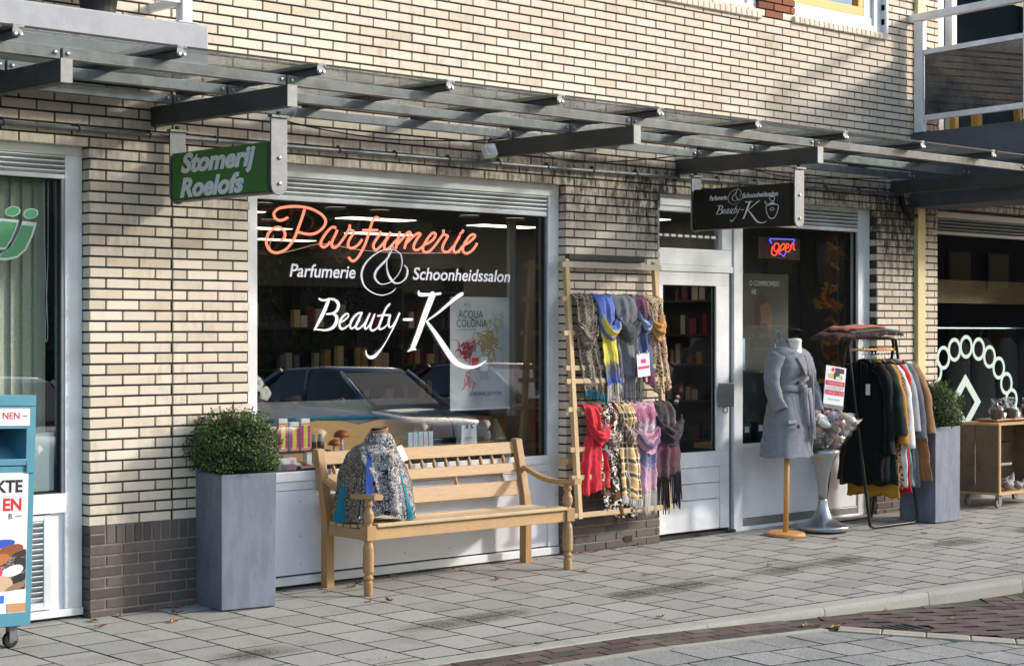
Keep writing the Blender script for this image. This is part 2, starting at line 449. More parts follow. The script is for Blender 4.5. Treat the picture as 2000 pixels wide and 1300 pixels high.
m_canopy = glass('canopy_glass', tint=(.93,.96,.95,1), ior=1.45, gain=1.0, dirt=.11, dirtc=(.50,.53,.48,1))
m_smoke = glass('smoked_glass', tint=(.10,.10,.10,1), ior=1.5, gain=1.6, add=.03, dirt=.5, dirtc=(.22,.22,.22,1))
m_acryl = glass('acrylic_panel', tint=(.96,.96,.96,1), ior=1.25, gain=1.0)
m_film = mat('frosted_film', 'aebcbf', .35, nz=.05, nsc=2)
m_vinyl = mat('white_vinyl', 'e8eaf2', .5)
m_neon = emit('neon_red', (1.0, .21, .13, 1), 1.0)
m_neonr = emit('neon_orange_red', (1.0, .07, .04, 1), .8)
m_neonb = emit('neon_blue', (.12, .10, 1.0, 1), .8)
m_panel = emit('ceiling_panel_light', (1.0, .90, .66, 1), 2.2)
m_fill_spot = emit('fill_spot', (1.0, .88, .68, 1), 40)  # strong glow for the added lamps that brighten the window displays
m_pane2 = glass('side_window_glass', ior=1.5, gain=1.1)
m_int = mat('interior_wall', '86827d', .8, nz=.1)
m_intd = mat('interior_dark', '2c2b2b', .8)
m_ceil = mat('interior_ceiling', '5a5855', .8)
m_ifl = mat('interior_floor', '4a443d', .5)
# ground
def ground_mat(name, a, b2, dark, moss, sc=220, var=.10, speck=.5, side=False):
    m, t, b, o = nt(name); p = pos(t)
    f = noise(t, p, sc, 3, .8)
    col = mixc(t, mapr(t, f, .4, .62), C(a), C(b2))
    col = mixc(t, mapr(t, noise(t, p, sc*.45, 4, .8), .58, .68, 0, speck), col, C(dark))
    k = math_(t, 'MULTIPLY_ADD', rand(t), 2*var, 1-var); cb = N(t, 'ShaderNodeCombineXYZ')
    for i in range(3): t.links.new(k, cb.inputs[i])
    col = mixc(t, 1., col, cb.outputs[0], 'MULTIPLY')
    col = mixc(t, mapr(t, noise(t, p, 2.2, 5, .6), .5, .72, 0, .35), col, C(dark))
    if moss:
        # worn line of algae along the drip edge of the canopy
        s = N(t, 'ShaderNodeSeparateXYZ'); t.links.new(p, s.inputs[0])
        d = math_(t, 'ABSOLUTE', math_(t, 'ADD', s.outputs[1], 1.43))
        wob = math_(t, 'MULTIPLY', noise(t, p, 1.7, 4, .6), .14)
        band = mapr(t, math_(t, 'ADD', d, wob), .12, .23, 1, 0)
        fm = mapr(t, noise(t, p, 60, 5, .8), .38, .6, .35, 1)
        pt = mapr(t, noise(t, scale(t, p, (1, .25, 1)), 1.5, 3), .43, .56)
        col = mixc(t, math_(t, 'MULTIPLY', math_(t, 'MULTIPLY', band, pt), fm), col, C(moss))
    vg = N(t, 'ShaderNodeTexVoronoi'); vg.inputs['Scale'].default_value = 5.5; t.links.new(p, vg.inputs['Vector'])
    sg = N(t, 'ShaderNodeSeparateColor'); t.links.new(vg.outputs['Color'], sg.inputs[0])
    gum = math_(t, 'MULTIPLY', mapr(t, vg.outputs['Distance'], .06, .085, 1, 0), math_(t, 'GREATER_THAN', sg.outputs[1], .72))
    col = mixc(t, math_(t, 'MULTIPLY', gum, .45), col, C('4a4845'))
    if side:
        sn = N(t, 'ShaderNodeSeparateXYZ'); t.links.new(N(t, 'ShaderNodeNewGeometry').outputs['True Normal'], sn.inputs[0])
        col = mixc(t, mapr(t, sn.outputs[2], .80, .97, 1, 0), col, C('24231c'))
    t.links.new(col, b.inputs['Base Color']); b.inputs['Roughness'].default_value = .9; b.inputs['Specular IOR Level'].default_value = .3
    bump(t, b, f, .35, .004); return m
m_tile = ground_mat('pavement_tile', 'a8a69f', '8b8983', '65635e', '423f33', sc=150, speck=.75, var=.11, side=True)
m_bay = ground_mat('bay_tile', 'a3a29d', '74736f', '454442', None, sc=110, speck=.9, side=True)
m_kerb = ground_mat('kerb_concrete', 'a9a79d', '98968c', '77756c', None, sc=160)
m_band = ground_mat('cream_band', 'b0aa9a', '979182', '6d685c', None, sc=120, speck=.8)
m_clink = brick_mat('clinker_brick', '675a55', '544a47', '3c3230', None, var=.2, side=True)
m_joint = mat('mossy_joint', '2b2a25', 1, nz=.5, nsc=7, c2='3e4526', bsc=60, bst=.5)
m_gnd = mat('asphalt', '47474a', .95, nz=.3, nsc=3, bsc=80)
m_floor_moss = mat('moss', '5d6b2c', 1, nz=.3, nsc=30)
# things
m_teak = wood('teak', 'b9966a', '9d7a4e', (3, 22, 22), .55, 3, 'a08c70')
m_teakv = wood('teak_upright', 'ac8758', '916d42', (22, 22, 3), .55, 3, '96805f')
m_slat = wood('weathered_teak', 'cdb58e', 'b4976b', (3, 25, 25), .6, 3, 'a8977c')
m_pine = wood('pine', 'd0a86c', 'b98a4c', (3, 18, 18), .6, 2.2)
m_pole = wood('beech', 'd39a55', 'c2873f', (20, 20, 3), .45, 2)
m_lad = wood('ladder_wood', 'c3a981', 'a68c66', (18, 18, 3), .7, 3)
m_crate = wood('crate_wood', '75654f', '5f5242', (18, 18, 2.5), .8, 3, '484037')
m_crateL = wood('crate_edge_wood', 'c7a577', 'a98858', (3, 18, 18), .8, 3)
m_burn = wood('charred_wood', '4a4744', '343230', (3, 22, 22), .8, 3)
m_zinc = mat('planter_zinc', '7a808d', .60, .15, nz=.22, nsc=11, bsc=30, bst=.08, c2='6a707e', nv=(1, 1, .35), rvar=.1)
m_soil = mat('soil', '2c241c', 1, bsc=40, bst=.8)
m_black = mat('black_metal', '141414', .4, .3)
m_chrome = mat('chrome', 'c8c8c8', .15, 1)
m_teal = mat('teal_paint', '4f8ea3', .45, nz=.08, nsc=5, rvar=.06)
m_paper = mat('white_paper', 'e6e8ec', .5)
m_cardr = mat('card_red', 'c8262c', .5); m_cardk = mat('card_black', '17181a', .5)
m_pink = mat('pink_print', 'd0137c', .5)
NEON= [[(6.989,2.366),(6.956,2.35),(6.92,2.345),(6.893,2.357),(6.881,2.381),(6.893,2.403),(6.926,2.422),(6.986,2.434),(7.053,2.44),(7.121,2.438),(7.182,2.429),(7.238,2.409),(7.276,2.386),(7.295,2.357),(7.285,2.326),(7.26,2.301),(7.226,2.279),(7.182,2.267),(7.139,2.266),(7.096,2.272),(7.067,2.278)],[(7.124,2.423),(7.111,2.388),(7.09,2.338),(7.065,2.283),(7.041,2.233),(7.01,2.193),(6.974,2.162),(6.932,2.144),(6.896,2.138),(6.86,2.146),(6.836,2.167),(6.823,2.196),(6.825,2.225),(6.836,2.255),(6.86,2.28),(6.89,2.296),(6.926,2.3),(6.956,2.284),(6.969,2.26),(6.965,2.24),(6.95,2.225),(6.935,2.217)],[(7.377,2.313),(7.364,2.32),(7.339,2.314),(7.307,2.287),(7.276,2.251),(7.257,2.221),(7.257,2.196),(7.279,2.186),(7.301,2.195),(7.32,2.21),(7.331,2.223)],[(7.39,2.301),(7.377,2.275),(7.358,2.244),(7.345,2.214),(7.349,2.191),(7.368,2.186),(7.393,2.198),(7.422,2.226),(7.454,2.263),(7.479,2.297),(7.495,2.325),(7.492,2.341)],[(7.489,2.31),(7.505,2.305),(7.528,2.298),(7.521,2.28),(7.499,2.254),(7.482,2.224),(7.482,2.198),(7.505,2.186),(7.537,2.195),(7.57,2.216),(7.589,2.237),(7.597,2.248)],[(7.747,2.384),(7.737,2.396),(7.717,2.399),(7.697,2.387),(7.681,2.358),(7.661,2.306),(7.641,2.254),(7.622,2.213),(7.596,2.172),(7.57,2.135),(7.537,2.107),(7.515,2.103),(7.495,2.115),(7.486,2.128)],[(7.605,2.309),(7.668,2.311),(7.73,2.314)],[(7.757,2.307),(7.747,2.284),(7.72,2.252),(7.697,2.221),(7.697,2.195),(7.717,2.183),(7.743,2.197),(7.78,2.229),(7.813,2.266),(7.843,2.303)],[(7.843,2.303),(7.817,2.266),(7.793,2.229),(7.79,2.198),(7.807,2.187),(7.833,2.2),(7.874,2.237),(7.894,2.253)],[(7.924,2.311),(7.915,2.28),(7.9,2.238),(7.888,2.196)],[(7.894,2.217),(7.934,2.255),(7.975,2.292),(8.002,2.312),(8.019,2.307),(8.009,2.288),(7.982,2.246),(7.965,2.199)],[(7.982,2.235),(8.029,2.274),(8.071,2.301),(8.098,2.307),(8.106,2.298),(8.084,2.276),(8.053,2.233),(8.047,2.206),(8.064,2.191),(8.091,2.197),(8.119,2.214)],[(8.14,2.23),(8.181,2.245),(8.223,2.27),(8.244,2.297),(8.237,2.314),(8.213,2.311),(8.181,2.284),(8.147,2.241),(8.129,2.209),(8.136,2.186),(8.164,2.179),(8.202,2.196),(8.244,2.234),(8.286,2.278),(8.318,2.316),(8.314,2.339)],[(8.314,2.308),(8.336,2.304),(8.357,2.299),(8.346,2.28),(8.318,2.242),(8.307,2.21),(8.322,2.189),(8.35,2.187),(8.378,2.201),(8.403,2.226)],[(8.468,2.305),(8.45,2.278),(8.421,2.24),(8.41,2.208),(8.425,2.187),(8.45,2.193),(8.475,2.212),(8.489,2.229)],[(8.5,2.347),(8.494,2.332),(8.471,2.317)],[(8.504,2.24),(8.543,2.255),(8.587,2.283),(8.612,2.305),(8.601,2.318),(8.572,2.312),(8.536,2.281),(8.507,2.243),(8.496,2.21),(8.511,2.187),(8.543,2.185),(8.587,2.208),(8.62,2.241),(8.631,2.258)]]
AMP= [[(7.795,2.186,0.0051),(7.728,2.179,0.0068),(7.656,2.146,0.0085),(7.597,2.104,0.0118),(7.561,2.057,0.0155),(7.548,2.017,0.0168),(7.552,1.981,0.0148),(7.571,1.941,0.0114),(7.615,1.908,0.0081),(7.671,1.887,0.0061),(7.726,1.881,0.0054),(7.781,1.892,0.0055),(7.821,1.91,0.0055),(7.841,1.929,0.0041)],[(7.815,2.197,0.0061),(7.788,2.15,0.0102),(7.755,2.113,0.0153),(7.709,2.076,0.0173),(7.676,2.045,0.0183),(7.659,2.009,0.0183),(7.672,1.979,0.0132),(7.705,1.956,0.0081),(7.742,1.955,0.0061),(7.788,1.966,0.0061),(7.828,1.99,0.0061),(7.865,2.024,0.0062),(7.888,2.065,0.0072),(7.897,2.107,0.0103),(7.888,2.148,0.0093),(7.862,2.172,0.0072),(7.821,2.187,0.0061),(7.795,2.188,0.0051)],[(7.825,2.197,0.0041),(7.811,2.208,0.0051),(7.798,2.196,0.0051),(7.785,2.165,0.0051),(7.77,2.129,0.0071),(7.762,2.093,0.0092),(7.765,2.052,0.0123),(7.778,2.017,0.0174),(7.801,1.986,0.0184),(7.828,1.966,0.0123),(7.862,1.962,0.0082),(7.895,1.973,0.0082),(7.929,1.999,0.0124),(7.944,2.036,0.0165),(7.937,2.067,0.0124),(7.915,2.084,0.0051)]]
BEAUTY= [[(7.276,1.846,0.0238),(7.24,1.773,0.0273),(7.203,1.714,0.0249),(7.16,1.651,0.0118)],[(7.196,1.851,0.0107),(7.211,1.844,0.0142),(7.24,1.841,0.0131),(7.278,1.85,0.0119)],[(7.27,1.85,0.0095),(7.319,1.847,0.0155),(7.354,1.819,0.0251),(7.344,1.78,0.0215),(7.308,1.757,0.0143),(7.259,1.752,0.0131)],[(7.304,1.757,0.0119),(7.337,1.738,0.0227),(7.338,1.702,0.0275),(7.308,1.666,0.0215),(7.255,1.649,0.0131),(7.203,1.651,0.0107),(7.162,1.654,0.0083)],[(7.37,1.697,0.0096),(7.407,1.715,0.0108),(7.436,1.739,0.012),(7.43,1.756,0.0108),(7.407,1.749,0.0132),(7.376,1.721,0.0168),(7.363,1.685,0.0192),(7.376,1.659,0.0156),(7.407,1.662,0.012),(7.453,1.691,0.0084)],[(7.55,1.763,0.0109),(7.514,1.757,0.0133),(7.476,1.727,0.0181),(7.451,1.685,0.018),(7.459,1.66,0.0144),(7.487,1.67,0.0121),(7.53,1.715,0.0121)],[(7.55,1.763,0.0121),(7.521,1.715,0.0169),(7.499,1.673,0.0169),(7.511,1.656,0.0133),(7.545,1.67,0.0109),(7.584,1.709,0.0085)],[(7.616,1.757,0.0134),(7.588,1.71,0.0182),(7.572,1.673,0.017),(7.584,1.657,0.0121),(7.619,1.691,0.0109),(7.656,1.752,0.0134)],[(7.656,1.752,0.0146),(7.627,1.691,0.0182),(7.619,1.662,0.0182),(7.639,1.646,0.0134),(7.674,1.661,0.011),(7.706,1.692,0.0085)],[(7.785,1.822,0.0147),(7.751,1.79,0.0147),(7.719,1.728,0.0183),(7.693,1.673,0.0171),(7.702,1.655,0.0134),(7.734,1.664,0.011),(7.77,1.689,0.0086)],[(7.682,1.743,0.011),(7.734,1.748,0.0122),(7.791,1.75,0.011)],[(7.789,1.747,0.016),(7.776,1.704,0.0184),(7.78,1.671,0.0135),(7.805,1.674,0.0111),(7.837,1.711,0.0123),(7.868,1.757,0.016)],[(7.868,1.76,0.016),(7.829,1.686,0.0135),(7.789,1.625,0.0098),(7.75,1.569,0.0086),(7.702,1.515,0.0147),(7.655,1.477,0.0244),(7.616,1.469,0.0207),(7.589,1.486,0.0133),(7.58,1.516,0.0061)],[(7.907,1.72,0.0173),(7.942,1.72,0.0186),(7.981,1.721,0.0174)],[(8.039,1.912,0.0137),(8.047,1.891,0.0274),(8.123,1.89,0.0213),(8.19,1.894,0.0188),(8.235,1.899,0.0176)],[(8.163,1.888,0.0526),(8.098,1.762,0.0499),(8.04,1.637,0.0448),(7.985,1.531,0.0397)],[(8.012,1.519,0.0099),(7.975,1.522,0.0211),(7.941,1.506,0.0074)],[(8.435,1.9,0.0254),(8.392,1.881,0.0279),(8.324,1.839,0.0228),(8.215,1.769,0.0163),(8.113,1.713,0.0087)],[(8.111,1.706,0.0187),(8.19,1.624,0.0339),(8.273,1.53,0.0441),(8.341,1.454,0.0443),(8.401,1.415,0.0356),(8.478,1.394,0.0255),(8.556,1.395,0.0179),(8.617,1.415,0.0128),(8.654,1.435,0.0064)]]
OPEN= [[(11.997,2.35),(11.984,2.311),(11.988,2.283),(12.024,2.273),(12.06,2.297),(12.082,2.336),(12.073,2.37),(12.042,2.374),(12.015,2.351),(12.019,2.318),(12.042,2.307),(12.069,2.325)],[(12.114,2.365),(12.1,2.326),(12.082,2.283)],[(12.109,2.354),(12.141,2.375),(12.159,2.361),(12.145,2.333),(12.114,2.318)],[(12.168,2.334),(12.204,2.346),(12.213,2.369),(12.19,2.374),(12.168,2.345),(12.172,2.314),(12.204,2.309),(12.231,2.324)],[(12.245,2.37),(12.24,2.341),(12.227,2.319)],[(12.242,2.353),(12.268,2.382),(12.281,2.371),(12.277,2.337),(12.3,2.329)]]
OPENB= [[(11.988,2.372),(11.953,2.399),(11.961,2.409),(12.286,2.415),(12.291,2.405),(12.272,2.388)],[(12.105,2.29),(12.142,2.268),(12.175,2.3)]]
# ------------------------------------------------------------------ the building
BLD = thing('shop_building', 'cream brick building with three white framed shopfronts under a glass canopy', 'building', (9.5, .15, 0))
OPEN_ = [(2.6, 5.455, -1, 2.70), (6.575, 9.345, -1, 2.70), (10.362, 13.187, -1, 2.72), (14.121, 17.6, -1, 2.74),
         (9.0, 11.56, 4.225, 7), (12.035, 13.30, 4.245, 7), (14.15, 17.0, 3.42, 7), (6.0105, 6.0215, -1, 3.05), (13.758, 13.882, -1, 7)]
MZ = (-.3, 6.0); MX = (2.0, 18.2)
def wall_rects(ops, g):
    ops = [(a-g, b+g, c-g, d+g) for a, b, c, d in ops]
    xs = sorted({MX[0], MX[1], *[min(max(v, MX[0]), MX[1]) for o in ops for v in o[:2]]})
    out = []
    for a, b in zip(xs, xs[1:]):
        if b - a < 1e-6: continue
        zs = sorted((max(o[2], MZ[0]), min(o[3], MZ[1])) for o in ops if o[0] <= a+1e-6 and o[1] >= b-1e-6)
        z = MZ[0]
        for c, d in zs:
            if c > z: out.append((a, b, z, c))
            z = max(z, d)
        if z < MZ[1]: out.append((a, b, z, MZ[1]))
    return out
mb = MB()
for a, b, c, d in wall_rects(OPEN_[:7], .007): mb.box(a, b, .011, .32, c, d)
mb.build('mortar_wall', m_mort, BLD)
# bricks: stretcher bond, module 221 x 62.1 mm
MODX, MODZ, Z0 = .221, .0621, .524
PL = [(5.46, 6.5745), (9.345, 10.362), (13.187, 13.757), (13.883, 14.121)]
bricks = []
for k in range(0, 82):
    z = Z0 + k*MODZ
    if z > 5.3: break
    ops = sorted([(o[0], o[1]) for o in OPEN_ if o[2] < z+.03 < o[3]])
    free = []; x = 3.3
    for a, b in ops:
        if a > x: free.append((x, a))
        x = max(x, b)
    if x < 16.5: free.append((x, 16.5))
    for i in range(-14, 56):
        bx0 = 5.461 + i*MODX + (0 if k % 2 else -.1105); bx1 = bx0 + .2095
        for a, b in free:
            u0, u1 = max(bx0, a), min(bx1, b)
            if u1 - u0 > .018: bricks.append((u0, u1, z, z+.050))
OCC = [(5.9, 6.75, .5, 1.12), (9.2, 10.4, .5, 2.2)]
def vis(b):
    c = ((b[0]+b[1])/2, 0, (b[2]+b[3])/2); d = in_view(c, -6)
    if d is None: return None
    if 2.72 < c[2] < 3.16 and c[0] < 12: return None
    if c[0] < 6.45 and c[2] > 2.7: return None
    for o in OCC:
        if o[0] < c[0] < o[1] and o[2] < c[2] < o[3]: return None
    return (b[1]-b[0]) / d**2
isred = lambda b: b[0] > 11.54 and b[1] < 12.06 and 4.18 < b[2] < 4.33
order = sorted([(-(vis(b) or 0), i) for i, b in enumerate(bricks) if vis(b) and not isred(b)])
single = {i for _, i in order[:300]}
bm_cache = {}
rest = MB(); red = MB()
for i, (a, b, c, d) in enumerate(bricks):
    j = rnd.uniform(-.0015, .0012)
    if i in single:
        wd = round(b-a, 3)
        if wd not in bm_cache:
            me = MB().cham(-wd/2, wd/2, 0, .10, -.025, .025).mesh('brick'); me.materials.append(m_brick); bm_cache[wd] = me
        place(bm_cache[wd], 'brick', ((a+b)/2, j, (c+d)/2), BLD, (rnd.gauss(0, .004), rnd.gauss(0, .004), rnd.gauss(0, .004)))
    elif isred(bricks[i]): red.cham(a, b, j, .1, c, d)
    else: rest.cham(a, b, j, .10, c, d)
tag(rest.build('brickwork', m_brick, BLD), kind='stuff')
red.build('red_brick_infill', m_red, BLD)
# plinth
pm = MB(); pl_me = {}
for a, b in PL: MB().box(a+.006, b-.006, .007, .12, -.3, .522).build('plinth_mortar', m_mort2, BLD)
def pbrick(a, b, c, d):
    key = (round(b-a, 3), round(d-c, 3))
    if key not in pl_me:
        me = MB().cham(-key[0]/2, key[0]/2, 0, .1, -key[1]/2, key[1]/2, .003).mesh('plinth_brick'); me.materials.append(m_brick2); pl_me[key] = me
    place(pl_me[key], 'plinth_brick', ((a+b)/2, rnd.uniform(-.001, .002), (c+d)/2), BLD, (0, rnd.gauss(0, .004), rnd.gauss(0, .004)))
for a, b in PL:
    x = a
    if b - a > .4:
        pbrick(a, a+.10, .478, .518); pbrick(a, a+.10, .414, .466); x = a + .112
    while x < b - .012:
        pbrick(x, min(x+.0505, b), .414, .518); x += .0621
    for k in range(8):
        z1 = .402 - k*MODZ
        if z1 < -.08: break
        for i in range(-14, 56):
            bx0 = 5.461 + i*MODX + (0 if k % 2 == 0 else -.1105); u0, u1 = max(bx0, a), min(bx0+.2095, b)
            if u1-u0 > .02: pbrick(u0, u1, z1-.05, z1)
mb = MB()
for i in range(6): mb.box(9.96, 10.05, -.004, .012, .075+i*.0075, .079+i*.0075)
mb.box(9.958, 10.052, -.002, .015, .072, .12); mb.build('air_grille', m_rub, BLD)
MB().box(13.762, 13.878, -.035, .03, -.05, 6).build('cover_strip', m_cream, BLD, bevel=.004)
mb = MB()
for z in (1.0, 1.55, 2.05, 2.6, 3.6, 4.2):
    for x in (13.772, 13.868): mb.lathe([(.006, 0), (.004, .003)], 8, M=Matrix.Translation((x, -.036, z)) @ Matrix.Rotation(R(90), 4, 'X'))
mb.build('strip_screws', m_bolt, BLD)
def frame(name, mb, label=None, m=None):
    o = mb.build(name, m or m_white, BLD, bevel=.003)
    if label: o['label'] = label
    return o
def slats(par, x0, x1, z0, z1, n, y0=.075, y1=.125, tilt=-22, m=None):
    st = (z1-z0)/n
    me = MB().box(-(x1-x0)/2, (x1-x0)/2, -.020, .020, -.004, .004).mesh('louvre_slat'); me.materials.append(m or m_white)
    for i in range(n):
        place(me, 'louvre_slat', ((x0+x1)/2, (y0+y1)/2, z0+(i+.5)*st), par, (R(tilt), 0, 0))
    MB().box(x0, x1, y1+.01, y1+.02, z0, z1).build('louvre_back', m_intd, par)
def pane(par, x0, x1, z0, z1, y=.115, m=None):
    return MB().box(x0-.01, x1+.01, y, y+.006, z0-.01, z1+.01).build('pane', m or m_pane, par)
def gasket(par, x0, x1, z0, z1, y=.1):
    mb = MB(); w_ = .007
    mb.box(x0, x0+w_, y, y+.02, z0, z1).box(x1-w_, x1, y, y+.02, z0, z1).box(x0+w_, x1-w_, y, y+.02, z0, z0+w_).box(x0+w_, x1-w_, y, y+.02, z1-w_, z1)
    mb.build('gasket', m_rub, par)
# --- left shop window
f = MB(); f.box(2.6, 5.455, .075, .16, 2.645, 2.70).box(5.345, 5.455, .077, .16, .055, 2.645).box(2.6, 5.345, .072, .16, .605, .715).box(2.6, 5.455, .062, .16, .013, .055)
f.box(2.6, 5.345, .08, .16, 2.51, 2.535)
WL = frame('shop_window', f, 'left white framed window with closed vertical blinds')
MB().box(5.325, 5.345, .083, .16, .715, 2.51).build('inner_jamb', m_alu, WL)
slats(WL, 2.62, 5.345, 2.535, 2.645, 4)
pane(WL, 2.62, 5.325, .715, 2.51); gasket(WL, 2.62, 5.325, .715, 2.51)
MB().box(2.62, 5.30, .123, .126, .73, 1.065).build('frosted_film', m_film, WL)
MB().box(5.262, 5.345, .10, .14, .055, .605).build('lower_panel', m_whiteb, WL)
mb = MB(); mb.box(4.4, 4.46, .085, .13, .06, .595).box(5.215, 5.26, .085, .13, .06, .595).box(4.46, 5.215, .087, .13, .565, .595).box(4.46, 5.215, .087, .13, .06, .10)
mb.build('grille_frame', m_white, WL, bevel=.002)
me = MB().box(-.377, .377, -.022, .022, -.003, .003).mesh('grille_slat'); me.materials.append(m_white)
for i in range(15): place(me, 'grille_slat', (4.837, .108, .118+i*.0305), WL, (R(-38), 0, 0))
MB().box(4.46, 5.215, .14, .15, .1, .57).build('grille_back', m_intd, WL)
me = MB().grid(lambda u, v: (-.045+.09*u, .010*math.sin(math.pi*u), v*1.78), 4, 1).mesh('blind_slat'); me.materials.append(mat('blind_fabric', 'c6ccbc', .8))
for i in range(14): place(me, 'blind_slat', (5.27-i*.072, .235, .74), WL, (0, 0, R(16)))
cd = catmull([(5.26, .17, 2.5), (5.268, .17, 2.1), (5.283, .17, 1.75), (5.286, .17, 1.62), (5.277, .17, 1.58), (5.270, .17, 1.62), (5.278, .17, 1.8), (5.288, .17, 2.1), (5.288, .17, 2.5)], 6)
MB().tube(cd, .0018, 5).build('blind_cord', m_vinyl, WL)
# --- main shop window
f = MB(); f.box(6.575, 9.345, .07, .16, 2.615, 2.70).box(9.24, 9.345, .072, .16, .095, 2.615).box(6.575, 6.683, .072, .16, .095, 2.615)
f.box(6.683, 9.24, .085, .16, 2.468, 2.50).box(6.683, 9.24, .072, .16, .69, .752).box(6.575, 9.345, .064, .16, .036, .088)
WM = frame('shop_window', f, 'large middle shop window with white lettering and red neon')
slats(WM, 6.69, 9.235, 2.50, 2.615, 4)
MB().box(9.225, 9.24, .09, .16, .752, 2.468).box(6.683, 6.692, .09, .16, .752, 2.468).build('inner_jamb', m_alu, WM)
pane(WM, 6.692, 9.225, .752, 2.468); gasket(WM, 6.692, 9.225, .752, 2.468)
MB().box(6.683, 9.24, .082, .15, .635, .688).box(6.683, 9.24, .088, .15, .098, .632).build('kick_panel', m_whiteb, WM, bevel=.002)
MB().box(6.683, 9.24, .10, .15, .088, .098).build('drip_gap', m_rub, WM)
mb = MB()
for x in (6.83, 7.03, 7.9, 8.3, 8.72, 9.0):
    for z in (.16, .34, .56): mb.lathe([(.005, 0), (.003, .002)], 8, M=Matrix.Translation((x, .087, z)) @ Matrix.Rotation(R(90), 4, 'X'))
mb.build('panel_screws', m_alu, WM)
MB().box(6.66, 9.26, .165, .62, .700, .742).build('window_board', m_pine, WM, bevel=.004)
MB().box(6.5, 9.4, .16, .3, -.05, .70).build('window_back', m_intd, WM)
# lettering on the glass
ly = [0]
def gl(a, b, y=.113): return (a, y - ly[0]*.0004, b)
amp_mb = MB()
for s in AMP: ribbon(amp_mb, s, gl); ly[0] += 1
o = amp_mb.build('ampersand_lettering', m_vinyl, WM)
ly[0] = 0; bt = MB()
for s in BEAUTY: ribbon(bt, s, gl); ly[0] += 1
bt.build('script_lettering', m_vinyl, WM)
text('Parfumerie', .118, m_vinyl, 'lettering', WM, wallM(6.955, .112, 1.988), shear=.2, offset=.0015, fit=.535)
text('Schoonheidssalon', .118, m_vinyl, 'lettering', WM, wallM(7.985, .112, 1.990), shear=.2, offset=.0015, fit=.905)
# --- entrance: door, transom light, side window
f = MB(); f.box(10.362, 11.32, .068, .16, 2.57, 2.72).box(10.362, 10.425, .066, .16, .04, 2.57).box(11.32, 11.428, .060, .16, .035, 2.72)
f.box(10.425, 11.32, .066, .16, 2.105, 2.155)
DF = frame('entrance_frame', f)
f = MB(); f.box(10.43, 11.315, .075, .15, 2.157, 2.285).box(11.19, 11.315, .076, .15, 2.287, 2.57).box(10.43, 10.44, .076, .15, 2.287, 2.57)
TL = frame('transom_light', f); pane(TL, 10.44, 11.19, 2.285, 2.57)
MB().box(10.43, 11.31, .055, .068, 2.61, 2.665).build('shade_box', m_white, DF, bevel=.004)
mb = MB()
for i in range(9): mb.box(10.45+i*.08, 10.50+i*.08, .10, .112, 2.375, 2.395)
mb.build('perforated_rail', m_white, TL)
f = MB(); f.box(10.432, 11.268, .070, .12, 2.0, 2.10).box(10.432, 10.477, .070, .12, .70, 2.0).box(11.11, 11.268, .070, .12, .70, 2.0).box(10.432, 11.268, .070, .12, .58, .70)
f.box(10.432, 10.51, .070, .12, .085, .58).box(11.16, 11.268, .070, .12, .085, .58)
DO = frame('door', f, 'white entrance door with one tall pane')
me = MB().box(-.325, .325, 0, .03, -.061, .061).mesh('door_board'); me.materials.append(m_white)
for z in (.515, .388, .261, .146):
    o = place(me, 'door_board', (10.835, .078, z), DO); mm = o.modifiers.new('bevel', 'BEVEL'); mm.width = .004; mm.segments = 2
pane(DO, 10.477, 11.11, .70, 2.0, .095, m_pane2); gasket(DO, 10.477, 11.11, .70, 2.0, .085)
MB().box(11.275, 11.31, .085, .14, .05, 2.1).build('door_stop', m_alu, DF)
MB().box(11.085, 11.262, .012, .03, 1.045, 1.235).box(11.14, 11.22, .03, .075, 1.09, 1.19).build('pull_plate', m_alu, DO, bevel=.006)
MB().tube([(11.2+.026*math.cos(a*R(30)), .05, 1.02+.026*math.sin(a*R(30))) for a in range(12)], .006, 6, closed=True).build('handle_ring', m_bolt, DO, smooth=True)
MB().box(10.36, 11.33, .05, .3, .0, .066).build('threshold', m_rub, DF)
f = MB(); f.box(11.428, 13.187, .075, .16, 2.685, 2.72).box(13.02, 13.187, .077, .16, .03, 2.685).box(11.428, 13.02, .085, .16, 2.50, 2.53).box(11.428, 13.02, .08, .16, .70, .738)
f.box(11.428, 13.02, .064, .16, .03, .075)
W2 = frame('shop_window', f, 'narrower right shop window beside the entrance door')
slats(W2, 11.43, 13.02, 2.53, 2.685, 5)
pane(W2, 11.43, 13.015, .738, 2.50, m=m_pane2); gasket(W2, 11.43, 13.015, .738, 2.50)
MB().box(11.428, 13.02, .09, .15, .14, .70).build('kick_panel', m_whiteb, W2)
MB().box(11.428, 13.02, .082, .15, .075, .135).build('kick_rail', m_alu, W2, bevel=.003)
MB().box(11.4, 13.05, .165, .55, .69, .73).build('window_board', m_pine, W2)
MB().box(11.3, 13.1, .16, .3, -.05, .69).build('window_back', m_intd, W2)
